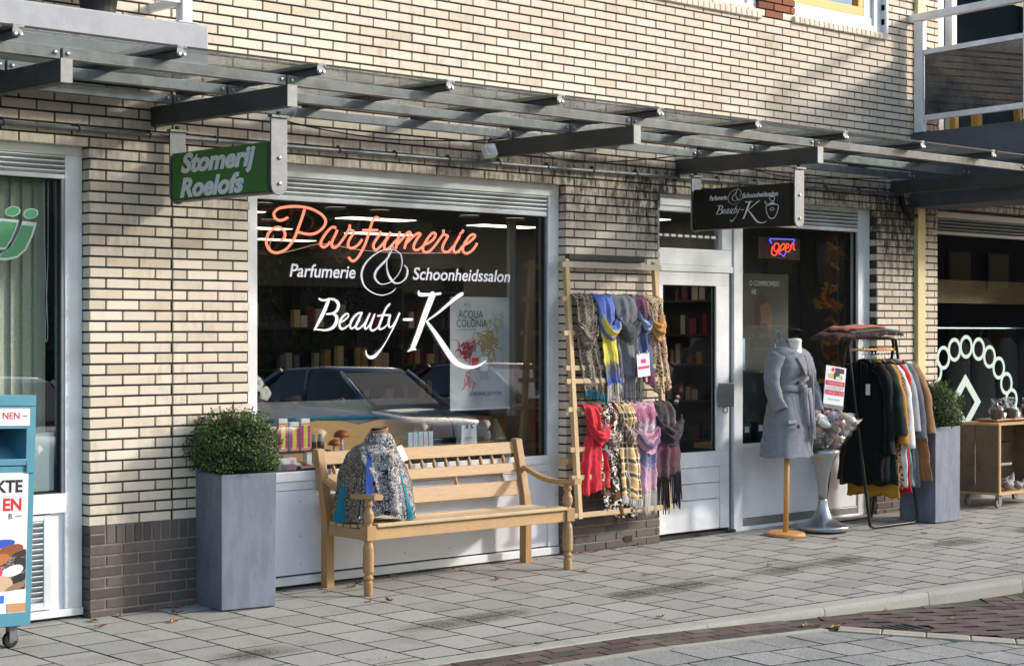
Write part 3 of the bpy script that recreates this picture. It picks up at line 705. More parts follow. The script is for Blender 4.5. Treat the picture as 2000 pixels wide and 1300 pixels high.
# --- right shop window
f = MB(); f.box(14.121, 17.6, .07, .16, 2.68, 2.74).box(14.2, 17.6, .085, .16, 2.53, 2.56).box(14.121, 14.2, .071, .16, .5, 2.68).box(14.121, 17.6, .072, .16, .42, .5)
m_greyf = mat('grey_frame', '8b8d90', .5)
WR = frame('shop_window', f, 'dark right window with pale mint rings and diamond', m_greyf)
slats(WR, 14.2, 17.5, 2.56, 2.68, 4, m=m_greyf)
pane(WR, 14.2, 17.5, .5, 2.53, m=m_paneD)
MB().box(14.121, 17.6, .09, .2, -.05, .42).build('kick_panel', m_greyf, WR)
m_mint = mat('mint_vinyl', 'b5cdc6', .5)
ring = []
for k, (x, z) in enumerate([(14.255, 1.28), (14.385, 1.403), (14.566, 1.475), (14.762, 1.501), (14.974, 1.479), (15.163, 1.405), (15.325, 1.297), (15.46, 1.148), (15.552, .992), (15.60, .82)]):
    n = 28; mb = MB()
    for i in range(n):
        a0, a1 = 2*math.pi*i/n, 2*math.pi*(i+1)/n
        p = lambda a, r: (x+r*math.cos(a), .1085-.0004*k, z+r*1.0*math.sin(a))
        mb.poly([p(a0, .110), p(a0, .076), p(a1, .076), p(a1, .110)])
    mb.build('ring_decal', m_mint, WR)
def dia(cx, cz, r): return [(cx, cz+r*1.0), (cx+r, cz), (cx, cz-r*1.0), (cx-r, cz)]
mb = MB(); A, B = dia(14.75, .985, .265), dia(14.755, .985, .155)
for i in range(4): j = (i+1) % 4; mb.poly([(A[i][0], .108, A[i][1]), (B[i][0], .108, B[i][1]), (B[j][0], .108, B[j][1]), (A[j][0], .108, A[j][1])])
mb.build('diamond_decal', m_mint, WR)
# --- upper windows
def upper(name, x0, x1, z0, label):
    f = MB(); f.box(x0, x1, .03, .14, z0, z0+.045).box(x0, x0+.05, .032, .14, z0+.045, 6).box(x1-.11, x1, .032, .14, z0+.045, 6)
    o = frame('upper_window', f, label)
    return o
U1 = upper('u', 9.0, 11.56, 4.225, 'white upper window with a grey pane'); MB().box(9.05, 11.45, .05, .13, 4.272, 4.33).build('sash', m_white, U1, bevel=.004)
pane(U1, 9.05, 11.45, 4.34, 5.9, m=m_paneD); MB().box(9, 11.5, .3, .31, 4.2, 5.9).build('net_curtain', m_paper, U1)
U2 = upper('u', 12.035, 13.30, 4.245, 'white upper window with an orange inner sash'); 
m_or = mat('orange_sash', 'd29a3c', .5)
mb = MB(); mb.box(12.085, 13.19, .05, .13, 4.292, 4.36).build('sash', m_white, U2, bevel=.004)
mb = MB(); mb.box(12.10, 13.08, .06, .13, 4.362, 4.44).box(13.0, 13.08, .062, .13, 4.44, 5.9).box(12.10, 12.13, .062, .13, 4.44, 5.9).build('orange_sash', m_or, U2, bevel=.004)
MB().box(13.08, 13.19, .058, .13, 4.36, 5.9).build('side_sash', m_white, U2, bevel=.004)
pane(U2, 12.13, 13.0, 4.44, 5.9, m=m_paneD)
MB().box(13.30, 13.33, -.02, .05, 4.23, 6).build('window_guide', m_white, U2, bevel=.004)
for x0, x1, z in ((9.0, 11.60, 4.158), (12.0, 13.33, 4.178)):
    x = x0; me = MB().cham(-.03, .03, 0, .1, -.026, .026, .004).mesh('sill_brick'); me.materials.append(m_brick)
    while x < x1 - .03:
        place(me, 'sill_brick', (x+.032, -.025, z+.026), BLD, (R(-6), 0, 0)); x += .066
f = MB(); f.box(14.15, 14.30, .05, .14, 3.4, 6).box(14.42, 14.50, .04, .14, 3.4, 6).box(14.5, 17, .06, .14, 3.4, 3.5)
U3 = frame('balcony_door', f); pane(U3, 14.30, 14.42, 3.4, 6, m=m_paneB); pane(U3, 14.5, 17, 3.5, 6, m=m_paneB)
MB().box(14.1, 17, .5, .52, 3.3, 6).build('dark_room_back', m_intd, U3)
MB().box(9.0, 13.5, 1.2, 1.25, 4, 6).build('upper_room_back', m_intd, BLD)
# --- rooms behind the glass
mb = MB(); mb.box(6.2, 13.75, .32, 9.1, -.06, 0.03); mb.build('shop_floor', m_ifl, BLD)
mb = MB(); mb.box(6.2, 13.75, .32, 9.1, 2.74, 2.80); mb.build('shop_ceiling', m_ceil, BLD)
mb = MB(); mb.box(6.2, 13.75, 9.1, 9.2, 0, 2.8).box(6.1, 6.2, .32, 9.2, 0, 2.8).box(13.75, 13.85, .32, 9.2, 0, 2.8); mb.build('shop_walls', m_int, BLD)
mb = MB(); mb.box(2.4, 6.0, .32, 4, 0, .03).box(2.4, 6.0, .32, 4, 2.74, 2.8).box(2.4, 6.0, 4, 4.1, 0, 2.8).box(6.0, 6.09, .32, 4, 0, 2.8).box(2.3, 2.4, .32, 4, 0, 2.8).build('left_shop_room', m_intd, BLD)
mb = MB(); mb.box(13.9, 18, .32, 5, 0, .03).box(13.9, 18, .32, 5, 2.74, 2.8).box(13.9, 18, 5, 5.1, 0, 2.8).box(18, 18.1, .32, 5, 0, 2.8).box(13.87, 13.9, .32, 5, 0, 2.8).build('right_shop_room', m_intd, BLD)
MB().box(14.2, 17.6, .9, 1.0, 1.93, 2.16).build('shop_beam', m_pine, BLD)
MB().box(12.62, 13.74, 1.25, 1.30, .03, 2.74).build('partition', mat('partition_paint', '8d8b85', .6), BLD)
MB().box(2, 18.2, .33, 10, 6.0, 6.1).build('flat_roof', m_gnd, BLD)
# ------------------------------------------------------------------ canopy
CAN = thing('glass_canopy', 'grey steel and glass canopy running along the facade over the shopfronts', 'canopy', (9, -.6, 2.8))
BX = [3.15, 4.537, 5.895, 8.636, 10.575, 13.42]
for x in BX:
    MB().box(x-.03, x+.03, -1.335, .02, 2.845, 2.958).build('cantilever_beam', m_steel, CAN, bevel=.004)
    MB().box(x-.032, x+.032, -1.341, -1.3355, 2.843, 2.960).build('end_plate', m_plate, CAN)
RY = [-.17, -.72, -1.27]
for y in RY:
    for a, b in zip([1.5]+BX, BX+[13.62]):
        if b-a < .25: continue
        MB().box(a+.006, b-.006, y-.02, y+.02, 2.962, 3.018).build('rail', m_galv, CAN, bevel=.004)
bm_ = MB().lathe([(.011, 0), (.011, .005), (.008, .009), (0, .010)], 8, M=Matrix.Rotation(R(90), 4, 'X')).mesh('bolt'); bm_.materials.append(m_bolt)
for x in BX:
    for y in RY:
        for d in (-.035, .035): place(bm_, 'bolt', (x+d, y-.021, 2.992), CAN)
GX = [2.35, 3.30, 4.235, 5.143, 6.03, 6.96, 7.86, 8.77, 9.77, 10.77, 11.75, 12.74]
for x in GX:
    MB().box(x-.006, x+.006, -1.41, -.02, 3.019, 3.060).box(x-.022, x+.022, -1.41, -.02, 3.060, 3.066).build('glazing_bar', m_steel, CAN)
    MB().box(x-.026, x+.026, -1.417, -1.411, 3.028, 3.082).build('bar_cap', m_plate, CAN)
    for d in (-.014, .014): place(bm_, 'bolt', (x+d, -1.418, 3.034), CAN)
    MB().box(x-.03, x+.03, -1.41, -.02, 3.0775, 3.083).build('bar_cover', m_steel, CAN)
for a, b in zip(GX, GX[1:]+[13.60]):
    MB().box(a+.008, b-.008, -1.425, -.015, 3.0675, 3.0755).build('glass_pane', m_canopy, CAN)
    MB().box(a+.03, b-.03, -1.430, -1.4255, 3.066, 3.077).build('glass_edge', m_rub, CAN)
mb = MB()
for pts in ([(6.55, -.19, 2.965), (6.9, -.12, 2.92), (7.6, -.06, 2.895), (8.3, -.1, 2.93), (8.6, -.17, 2.965)], [(8.75, -.2, 2.93), (9.3, -.06, 2.86), (9.9, -.08, 2.90), (10.4, -.17, 2.965)], [(10.9, -.17, 2.965), (11.8, -.05, 2.9), (12.6, -.08, 2.93), (13.3, -.17, 2.965)]):
    mb.tube(catmull(pts, 6), .005, 5)
mb.build('cable', m_rub, CAN)
mb = MB()
for x in (6.75, 8.15, 8.42, 9.35, 10.25, 11.9): mb.tube([(x+.0, -.192+.045*math.cos(t), 2.99+.036*math.sin(t)) for t in [i*math.pi/5 for i in range(10)]], .0025, 4, closed=True)
mb.build('cable_tie', m_vinyl, CAN)
# ------------------------------------------------------------------ hanging signs
def sign(x, y0, y1, z0, z1, face, label, name='hanging_sign', zt=2.845):
    s = thing(name, label, 'sign', (x, (y0+y1)/2, zt))
    MB().box(x-.05, x+.05, y1+.02, y0-.02, z0, z1).build('sign_box', m_steel if face is m_green else m_black, s, bevel=.004)
    MB().box(x-.0535, x-.0505, y1+.035, y0-.03, z0+.012, z1-.002).build('sign_face', face, s)
    for y, nm in ((y0, 1), (y1, 0)):
        w_ = .055; n = 8
        pts = [(x-w_/1, y-.006, zt-.03), (x+w_/1, y-.006, zt-.03)]
        prof = [(x+w_, y-.006, zt-.03), (x-w_, y-.006, zt-.03)] + [(x-w_*math.cos(k*math.pi/n), y-.006, z0+.04-w_*math.sin(k*math.pi/n)) for k in range(n+1)]
        MB().prism(prof, (0, .012, 0)).build('bracket', m_alu, s, bevel=.002)
        MB().box(x-.06, x+.06, y-.02, y+.02, zt-.03, zt-.018).build('bracket_plate', m_alu, s)
        MB().tube([(x, y, zt-.02), (x, y, zt+.004)], .014, 8).build('hanger_rod', m_steel, s)
        for z in (z1-.09, z0+.05): place(bm_, 'bolt', (x, y-.007, z), s)
    return s
m_green = mat('green_sign_face', '35702a', .45, nz=.06, nsc=3)
m_sgrey = mat('grey_sign_letters', 'dfe2e6', .5)
m_blk = mat('black_sign_face', '0b0b0c', .4)
S1 = sign(6.0, -.075, -1.075, 2.402, 2.683, m_green, 'green sign with grey slanted lettering hanging near the left pier')
text('Stomerij', .150, m_sgrey, 'lettering', S1, sideM(5.9455, -.195, 2.566), shear=.25, offset=.0065, fit=.735)
text('Roelofs', .150, m_sgrey, 'lettering', S1, sideM(5.9455, -.18, 2.424), shear=.25, offset=.0065, fit=.64)
S2 = sign(10.6, -.155, -1.13, 2.408, 2.716, m_blk, 'black sign with white script lettering and a perfume bottle over the door')
text('Parfumerie', .052, m_sgrey, 'lettering', S2, sideM(10.545, -.335, 2.625), shear=.2, offset=.0006, fit=.165)
text('Schoonheidssalon', .052, m_sgrey, 'lettering', S2, sideM(10.545, -.655, 2.628), shear=.2, offset=.0006, fit=.325)
kx = (.886-.401)/(8.654-7.16); kz = .32
def s2m(a, b): return (10.545-ly[0]*.0003, -.401-(a-7.16)*kx, 2.437+(b-1.394)*kz)
for nm, D in (('script_lettering', BEAUTY), ('ampersand_lettering', AMP)):
    mb = MB(); ly[0] = 0
    for s in D:
        ribbon(mb, [(p[0], p[1], p[2]*(1.0 if D is BEAUTY else .9)) for p in s], s2m if D is BEAUTY else (lambda a, b: (10.545-ly[0]*.0003, -.515-(a-7.55)*.36, 2.585+(b-1.88)*.36))); ly[0] += 1
    mb.build(nm, m_sgrey, S2)
mb = MB(); ly[0] = 0
def bl(a, b): return (10.545, -.928-(a), 2.465+b)
for pts in ([(-.055, .095, .006), (-.05, .05, .006), (-.025, .008, .006), (0, 0, .006), (.025, .008, .006), (.05, .05, .006), (.055, .095, .006), (0, .10, .006), (-.055, .095, .006)],
            [(-.018, .105, .02), (.0, .107, .02), (.018, .105, .02)], [(-.02, .14, .005), (-.022, .155, .005), (0, .16, .006), (.022, .155, .005), (.018, .13, .006), (0, .125, .006), (-.02, .14, .005)],
            [(-.05, .118, .004), (-.065, .13, .004), (-.06, .11, .004), (-.025, .108, .004)], [(-.02, .07, .004), (0, .078, .004), (.02, .07, .004), (0, .058, .004), (-.02, .07, .004)]):
    ribbon(mb, pts, bl, 4)
mb.build('bottle_emblem', m_sgrey, S2)
# ------------------------------------------------------------------ conduit, lamp
CO = thing('conduit_pipe', 'thin grey conduit pipe clipped along the brick wall above the windows', 'pipe', (9.2, -.03, 2.8))
MB().tube([(3.2, -.028, 2.79), (6, -.028, 2.79), (9, -.028, 2.805), (13.42, -.028, 2.843)], .0135, 10).build('pipe', m_galv, CO, smooth=True)
cl = MB().tube([(0, .017*math.cos(t), .017*math.sin(t)) for t in [i*math.pi/5 for i in range(10)]], .004, 5, closed=True).box(-.004, .004, -.004, .03, .014, .03).mesh('pipe_clip'); cl.materials.append(m_steel)
x = 4.9
while x < 13.3: place(cl, 'pipe_clip', (x, -.028, 2.79 + max(0, (x-6)*.0071)), CO); x += .47
LA = thing('floodlight', 'small white square floodlight fixed under the canopy rail', 'lamp', (8.47, -.13, 2.87))
Mr = Matrix.Translation((8.47, -.13, 2.87)) @ Matrix.Rotation(R(-25), 4, 'X') @ Matrix.Rotation(R(-14), 4, 'Z')
MB().box(-.045, .045, -.03, .03, -.045, .045, Mr).build('lamp_housing', m_white, LA, bevel=.008)
MB().lathe([(.034, 0), (.03, .012), (.0, .016)], 16, M=Mr @ Matrix.Translation((0, -.03, 0)) @ Matrix.Rotation(R(90), 4, 'X')).build('lamp_lens', m_paper, LA, smooth=True)
MB().tube([(8.47, -.11, 2.91), (8.47, -.15, 2.965)], .008, 6).build('lamp_bracket', m_steel, LA)
mb = MB(); mb.tube(catmull([(13.52, -.02, 2.83), (13.53, -.05, 2.72), (13.60, -.06, 2.65), (13.70, -.06, 2.66)], 6), .022, 8)
tag(mb.build('cable_hose', m_rub, smooth=True), 'black hose curling round the wall end of the dark right beam', 'hose')
# ------------------------------------------------------------------ balconies
BL = thing('balcony', 'light grey concrete balcony with white railing above the left shop', 'balcony', (4.3, -.2, 3.12))
MB().box(2.4, 6.0, -.40, .0, 3.12, 3.405).build('slab', m_conc, BL, bevel=.012)
MB().box(5.83, 5.90, -.385, -.315, 3.406, 4.6).build('post', m_white, BL, bevel=.006)
MB().box(4.66, 4.675, -.36, -.345, 3.406, 4.6).build('baluster', m_white, BL)
MB().box(2.4, 5.83, -.375, -.33, 3.515, 3.56).build('bottom_rail', m_white, BL, bevel=.004)
MB().box(5.845, 5.885, -.314, -.0, 3.515, 3.56).build('side_rail', m_white, BL, bevel=.004)
MB().box(5.80, 5.93, -.398, -.30, 3.4055, 3.412).build('foot_plate', m_white, BL)
pot_m = mat('dark_pot', '23272c', .5)
for i, (x, r, h, lb) in enumerate(((4.35, .11, .26, 'dark flower pot furthest left on the left balcony'), (4.95, .13, .28, 'middle dark flower pot on the left balcony floor'), (5.40, .13, .24, 'dark flower pot nearest the white post on the left balcony'))):
    t = thing('flower_pot', lb, 'flower pot', (x, -.19, 3.406), group='pots on the left balcony', wc=False)
    MB().lathe([(r*.72, 0), (r, h), (r*1.06, h), (r*1.06, h+.02), (r*.95, h+.02), (r*.9, h-.03), (0, h-.03)], 18).build('pot', pot_m, t, smooth=False)
    mb = MB()
    for k in range(9):
        a = rnd.uniform(0, 6.3); mb.tube(catmull([(0, 0, h-.03), (.03*math.cos(a), .03*math.sin(a), h+.1), (.12*math.cos(a), .09*math.sin(a), h+.28), (.17*math.cos(a), .09*math.sin(a), h+.05)], 4), .004, 4)
    mb.build('plant', mat('pot_plant', '3a4a28', .7), t)
# right balcony: side rail slants slightly outwards
BR = thing('balcony', 'grey concrete balcony with white rails and smoked glass panels at the upper right', 'balcony', (14.6, -.6, 2.72))
def bx(s, off=0): return 13.70 - .165*s + off    # x on the side line at distance s from the wall
def side_bar(mb, s0, s1, z0, z1, t=.025, off=0):
    a, b = bx(s0, off), bx(s1, off)
    mb.add([(a-t, -s0, z0), (a+t, -s0, z0), (b+t, -s1, z0), (b-t, -s1, z0), (a-t, -s0, z1), (a+t, -s0, z1), (b+t, -s1, z1), (b-t, -s1, z1)],
           [(0,1,2,3),(4,7,6,5),(0,4,5,1),(1,5,6,2),(2,6,7,3),(3,7,4,0)]); return mb
S_ = 1.35
MB().prism([(13.695, 0, 3.12), (bx(S_, -.0), -S_, 3.12), (17.5, -S_, 3.12), (17.5, 0, 3.12)], (0, 0, .275)).build('slab', m_concd, BR, bevel=.01)
MB().prism([(13.705, 0, 2.74), (bx(S_, .01), -S_, 2.74), (14.1, -S_, 2.74), (14.2, 0, 2.74)], (0, 0, .378)).build('edge_beam', m_concd, BR)
side_bar(MB(), .06, .16, 3.396, 4.37, .03).build('post', m_white, BR, bevel=.005)
side_bar(MB(), S_-.1, S_-.02, 3.396, 4.37, .03).build('post', m_white, BR, bevel=.005)
side_bar(MB(), -.0, S_, 4.375, 4.44, .035).build('top_rail', m_white, BR, bevel=.005)
side_bar(MB(), .16, S_-.1, 4.07, 4.115, .02).build('middle_rail', m_white, BR, bevel=.004)
side_bar(MB(), .16, S_-.1, 3.49, 3.54, .02).build('bottom_rail', m_white, BR, bevel=.004)
side_bar(MB(), .165, S_-.105, 3.541, 4.069, .004).build('panel', m_smoke, BR)
MB().box(bx(S_), 17.4, -S_, -S_+.05, 4.375, 4.44).box(bx(S_), 17.4, -S_, -S_+.03, 3.49, 3.54).box(bx(S_), 17.4, -S_+.005, -S_+.01, 3.54, 4.375).build('front_railing', m_white, BR)
m_yel = mat('yellow_wood', 'c8a640', .6)
YB = thing('garden_stool', 'yellow legged wooden stool behind the right balcony railing', 'stool', (14.35, -.45, 3.396))
MB().prism([(14.15, -.4, 3.397), (14.22, -.4, 3.397), (14.21, -.4, 3.85), (14.15, -.4, 3.85)], (0, .06, 0)).build('leg', m_yel, YB)
MB().prism([(14.62, -.55, 3.397), (14.67, -.55, 3.397), (14.60, -.55, 3.85), (14.55, -.55, 3.85)], (0, .06, 0)).build('leg', m_yel, YB)
MB().prism([(14.25, -.1, 3.397), (14.31, -.1, 3.397), (14.3, -.1, 3.85), (14.25, -.1, 3.85)], (0, .06, 0)).build('leg', m_yel, YB)
MB().prism([(14.62, -.1, 3.397), (14.68, -.1, 3.397), (14.66, -.1, 3.85), (14.6, -.1, 3.85)], (0, .06, 0)).build('leg', m_yel, YB)
MB().box(14.1, 14.7, -.58, -.02, 3.85, 3.9).build('seat', m_yel, YB, bevel=.01)
# ------------------------------------------------------------------ ground, pavement, kerb, gutter, bay, road
SLY, SLX = .03, .0085
def gz(x, y): return SLY*max(y, -14) + SLX*(min(max(x, -20), 40)-5.46)
def kl(x): return -2.28 - .094*(x-6.625)          # street edge of the kerb
def drop(x): return min(max((x-7.5)*.030, 0), .085)
def rz_(x, y): return gz(x, y) - drop(x)
TILT = (SLY, -SLX, 0)
def clip(poly, n, c):
    out = []
    for i, p in enumerate(poly):
        q = poly[(i+1) % len(poly)]; a = n[0]*p[0]+n[1]*p[1]-c; b = n[0]*q[0]+n[1]*q[1]-c
        if a >= 0: out.append(p)
        if a*b < 0: t = a/(a-b); out.append((p[0]+(q[0]-p[0])*t, p[1]+(q[1]-p[1])*t))
    return out
def area(p): return abs(sum(p[i][0]*p[(i+1) % len(p)][1]-p[(i+1) % len(p)][0]*p[i][1] for i in range(len(p))))/2
# distant ground sheet
gs = MB()
def sheet(fn, x0, x1, nx, y0, y1, ny): gs.grid(lambda u, v: (x0+(x1-x0)*u, y0+(y1-y0)*v, fn(x0+(x1-x0)*u, y0+(y1-y0)*v)), nx, ny)
g = MB().grid(lambda u, v: (-400+800*u, -400+400*v, -.75), 4, 4); tag(g.build('ground', m_gnd), kind='structure')
# pavement
PAV = tag(MB().grid(lambda u, v: (lambda x: (x, (kl(x)+.15)*(1-v)+.3*v, gz(x, (kl(x)+.15)*(1-v)+.3*v)-.013))(1+17*u), 34, 8).build('pavement', m_joint), kind='structure')
TS = .30; tiles = []
nrm = (.094, 1.0)
for i in range(-20, 36):
    x0 = 7.085 + i*TS
    off = 0 if i % 2 else .15
    for j in range(-1, 9):
        y1 = -.07 - (j)*TS + off; y0 = y1 - TS
        y1 = min(y1, -.012)
        # reach up to the wall in the recesses
        if y1 - y0 < .02: continue
        g_ = .004
        p = [(x0+g_, y0+g_), (x0+TS-g_, y0+g_), (x0+TS-g_, y1-g_), (x0+g_, y1-g_)]
        # keep behind the kerb: y > kl(x)+.155
        q = clip(p, nrm, -2.28+.094*6.625+.153)
        if len(q) < 3 or area(q) < .004: continue
        full = abs(area(q)-(TS-2*g_)**2) < 1e-6
        cx = sum(a for a, b in q)/len(q); cy = sum(b for a, b in q)/len(q)
        d = in_view((cx, cy, gz(cx, cy)))
        tiles.append((d if d else 99, q, cx, cy, full))
tiles.sort(key=lambda t: t[0])
full_me = MB().slab([(-TS/2+.004, -TS/2+.004), (TS/2-.004, -TS/2+.004), (TS/2-.004, TS/2-.004), (-TS/2+.004, TS/2-.004)], -.02, 0, .003).mesh('paving_tile'); full_me.materials.append(m_tile)
rest = MB(); n1 = 0
for d, q, cx, cy, full in tiles:
    dz = rnd.gauss(0, .0005)
    if d < 90 and n1 < 300:
        n1 += 1
        if full: me = full_me
        else:
            me = MB().slab([(a-cx, b-cy) for a, b in q], -.02, 0, .003).mesh('paving_tile'); me.materials.append(m_tile)
        place(me, 'paving_tile', (cx, cy, gz(cx, cy)+dz), PAV, (SLY+rnd.gauss(0, .0015), -SLX+rnd.gauss(0, .0015), 0))
    else:
        b = len(rest.v); rest.slab(q, -.02, 0, .003)
        for k in range(b, len(rest.v)): v = rest.v[k]; rest.v[k] = (v[0], v[1], v[2]+gz(v[0], v[1])+dz)
tag(rest.build('outer_tiles', m_tile, PAV), kind='stuff')
# thin strip of paving in front of the recessed fronts
mb = MB()
for a, b in ((2.6, 5.455), (6.575, 9.345), (10.362, 13.187), (14.12, 17.6)):
    x = a
    while x < b:
        e = min(x+.3, b); q = [(x+.002, -.01), (e-.002, -.01), (e-.002, .2), (x+.002, .2)]
        s0 = len(mb.v); mb.slab(q, -.03, -.006, .003)
        for k in range(s0, len(mb.v)): v = mb.v[k]; mb.v[k] = (v[0], v[1], v[2]+gz(v[0], v[1]))
        x = e
mb.build('recess_paving', m_tile, PAV)
# kerb stones
KB = tag(MB().grid(lambda u, v: (lambda x: (x, kl(x)+.02+.1*v, gz(x, kl(x))-.2))(1+17*u), 10, 1).build('kerb', m_kerb), kind='structure')
xs = [9.05+i*.985 for i in range(-8, 9)]
for a, b in zip(xs, xs[1:]):
    rings = []
    for s in range(9):
        x = a+.003 + (b-a-.006)*s/8; r0 = .018; yb = kl(x)+.151; yf = kl(x); zt = gz(x, kl(x)+.07)
        prof = [(yb, zt-.2), (yb, zt-.003), (yb-.003, zt), (yf+r0*1.3, zt), (yf+r0*.45, zt-r0*.25), (yf+.004, zt-r0*.8), (yf, zt-r0*1.6), (yf-.008, zt-.2)]
        rings.append([(x, y, z) for y, z in prof])
    MB().loft(rings).build('kerb_stone', m_kerb, KB)
# gutter of clinker bricks
def edge(x, k): return kl(x) - k
GU = tag(MB().grid(lambda u, v: (lambda x: (x, kl(x)-.33*v, rz_(x, kl(x)-.33*v)-.007))(1+16*u), 34, 2).build('gutter', m_joint), kind='structure')
cb = Vector((1, -.094)).normalized(); cn = Vector((cb.y, -cb.x))  # along, across (towards the street)
if cn.y > 0: cn = -cn
O0 = Vector((6.625, -2.28))
bk = MB().slab([(-.1, -.0487), (.1, -.0487), (.1, .0487), (-.1, .0487)], -.03, 0, .003).mesh('clinker'); bk.materials.append(m_clink)
def lay(me, nm, parent, p, ang, lim=None):
    sl = (rz_(p.x+.05, p.y)-rz_(p.x-.05, p.y))/.1
    return place(me, nm, (p.x, p.y, rz_(p.x, p.y)+rnd.gauss(0, .0006)), parent, (SLY*math.cos(ang)-sl*math.sin(ang)*-1*0+rnd.gauss(0, .002), -sl+rnd.gauss(0, .002), ang))
A0 = math.atan2(cb.y, cb.x); cnt = 0
for r_ in range(3):
    for i in range(-30, 30):
        p = O0 + cb*((i+.5*(r_ % 2))*.205+.1) + cn*(.058+r_*.102)
        if in_view((p.x, p.y, rz_(p.x, p.y)), 60) and p.x < 8.75: lay(bk, 'clinker', GU, p, A0); cnt += 1
# concrete edging, bay of grey tiles, cream band, brick road
BAY = tag(MB().grid(lambda u, v: (lambda x, y: (x, y, rz_(x, y)-.013))(1+10*u, -2.4-9*v), 20, 18).build('parking_bay', m_joint), kind='structure')
CRN = Vector((8.62, -2.915)); bd = Vector((.545, -.838)).normalized(); bn = Vector((-bd.y, bd.x))   # band direction, bn points to the road side
if bn.x < 0: bn = -bn
e0 = O0 + cn*.335
mb = MB()
for i in range(-12, 3):
    a, b = e0+cb*(i*.8), e0+cb*(i*.8+.795)
    if b.x > CRN.x+.02: b = e0 + cb*((CRN.x-e0.x)/cb.x)
    if a.x > CRN.x: continue
    q = [a+cn*.055, b+cn*.055, b, a]
    s0 = len(mb.v); mb.slab([tuple(v) for v in q], -.05, .006, .003)
    for k in range(s0, len(mb.v)): v = mb.v[k]; mb.v[k] = (v[0], v[1], v[2]+rz_(v[0], v[1]))
mb.build('edging', m_kerb, BAY)
bt_ = MB().slab([(-.1465, -.1465), (.1465, -.1465), (.1465, .1465), (-.1465, .1465)], -.03, 0, .004).mesh('bay_tile'); bt_.materials.append(m_bay)
q0 = e0 + cn*.06
for i in range(-24, 16):
    for j in range(0, 16):
        c = q0 + cb*(i*.302+.151*(j % 2)) + cn*(.15+j*.302)
        if not in_view((c.x, c.y, rz_(c.x, c.y)), 150): continue
        loc = [(-.1465, -.1465), (.1465, -.1465), (.1465, .1465), (-.1465, .1465)]
        wpoly = [tuple(c + cb*a + cn*(-b)) for a, b in loc]
        # stay on the bay side of the band
        cl_ = clip(wpoly, (-bn.x, -bn.y), -bn.dot(CRN)+.004)
        if len(cl_) < 3 or area(cl_) < .003: continue
        if abs(area(cl_)-.293**2) < 1e-6: lay(bt_, 'bay_tile', BAY, c, A0)
        else:
            if sum((cl_[k][0]*cl_[(k+1) % len(cl_)][1]-cl_[(k+1) % len(cl_)][0]*cl_[k][1]) for k in range(len(cl_))) < 0: cl_ = cl_[::-1]
            m2 = MB().slab(cl_, -.03, 0, .002)
            m2.v = [(x, y, z+rz_(x, y)) for x, y, z in m2.v]; m2.build('bay_tile', m_bay, BAY)
mb = MB()
for i in range(14):
    a = CRN + bd*(i*.25+.0); b = a + bd*.245
    for k in range(2):
        q = [a+bn*(.004+k*.085), b+bn*(.004+k*.085), b+bn*(.085+k*.085), a+bn*(.085+k*.085)]
        m2 = MB().slab([tuple(v) for v in q][::-1] if (b-a).cross(bn) < 0 else [tuple(v) for v in q], -.04, .008, .005); m2.v = [(x, y, z+rz_(x, y)) for x, y, z in m2.v]
        m2.build('band_sett', m_band, BAY)
RD = tag(MB().grid(lambda u, v: (lambda x, y: (x, y, rz_(x, y)-.0075))(8.5+9.5*u, -2.5-9*v), 20, 18).build('road', m_joint), kind='structure')
hb = MB().slab([(-.0998, -.0488), (.0998, -.0488), (.0998, .0488), (-.0998, .0488)], -.03, 0, .003).mesh('road_clinker'); hb.materials.append(m_clink)
cand = []
H = .102; dA = R(52)
e1 = Vector((math.cos(dA), math.sin(dA))); e2 = Vector((-e1.y, e1.x)); o_ = Vector((9.6, -3.2))
for i in range(-40, 40):
    for j in range(-40, 40):
        # herringbone 2:1 tiling
        k = (i - j) % 4
        if k == 0: c = o_ + e1*((i+1)*H) + e2*((j+.5)*H); an = dA
        elif k == 3: c = o_ + e1*((i+.5)*H) + e2*((j+1)*H); an = dA + R(90)
        else: continue
        cand.append((c, an))
nh = 0
for c, an in cand:
    if c.y > kl(c.x)-.06 or bn.dot(c-CRN) < .235: continue
    if not in_view((c.x, c.y, rz_(c.x, c.y)), 40): continue
    if nh >= 300: break
    if 8.72 < c.x < 9.2 and -3.17 < c.y < -2.9 and abs((c-Vector((8.95, -3.02))).dot(Vector((.96,-.28)))) < .25 and abs((c-Vector((8.95, -3.02))).dot(Vector((.28,.96)))) < .13: continue
    lay(hb, 'road_clinker', RD, c, an); nh += 1
GR = thing('drain_grate', 'black iron drain grate set in the bricks beside the kerb', 'drain', (8.95, -3.02, rz_(8.95, -3.02)), math.atan2(-.28, .96), wc=False)
mb = MB(); mb.box(-.24, .24, -.12, -.10, -.02, .004).box(-.24, .24, .10, .12, -.02, .004).box(-.24, -.215, -.10, .10, -.02, .004).box(.215, .24, -.10, .10, -.02, .004); mb.build('grate_frame', m_steel, GR)
for i in range(8): MB().box(-.19+i*.05, -.17+i*.05, -.1, .1, -.02, .002).build('grate_bar', m_steel, GR)
MB().box(-.215, .215, -.1, .1, -.03, -.021).build('drain_hole', m_rub, GR)
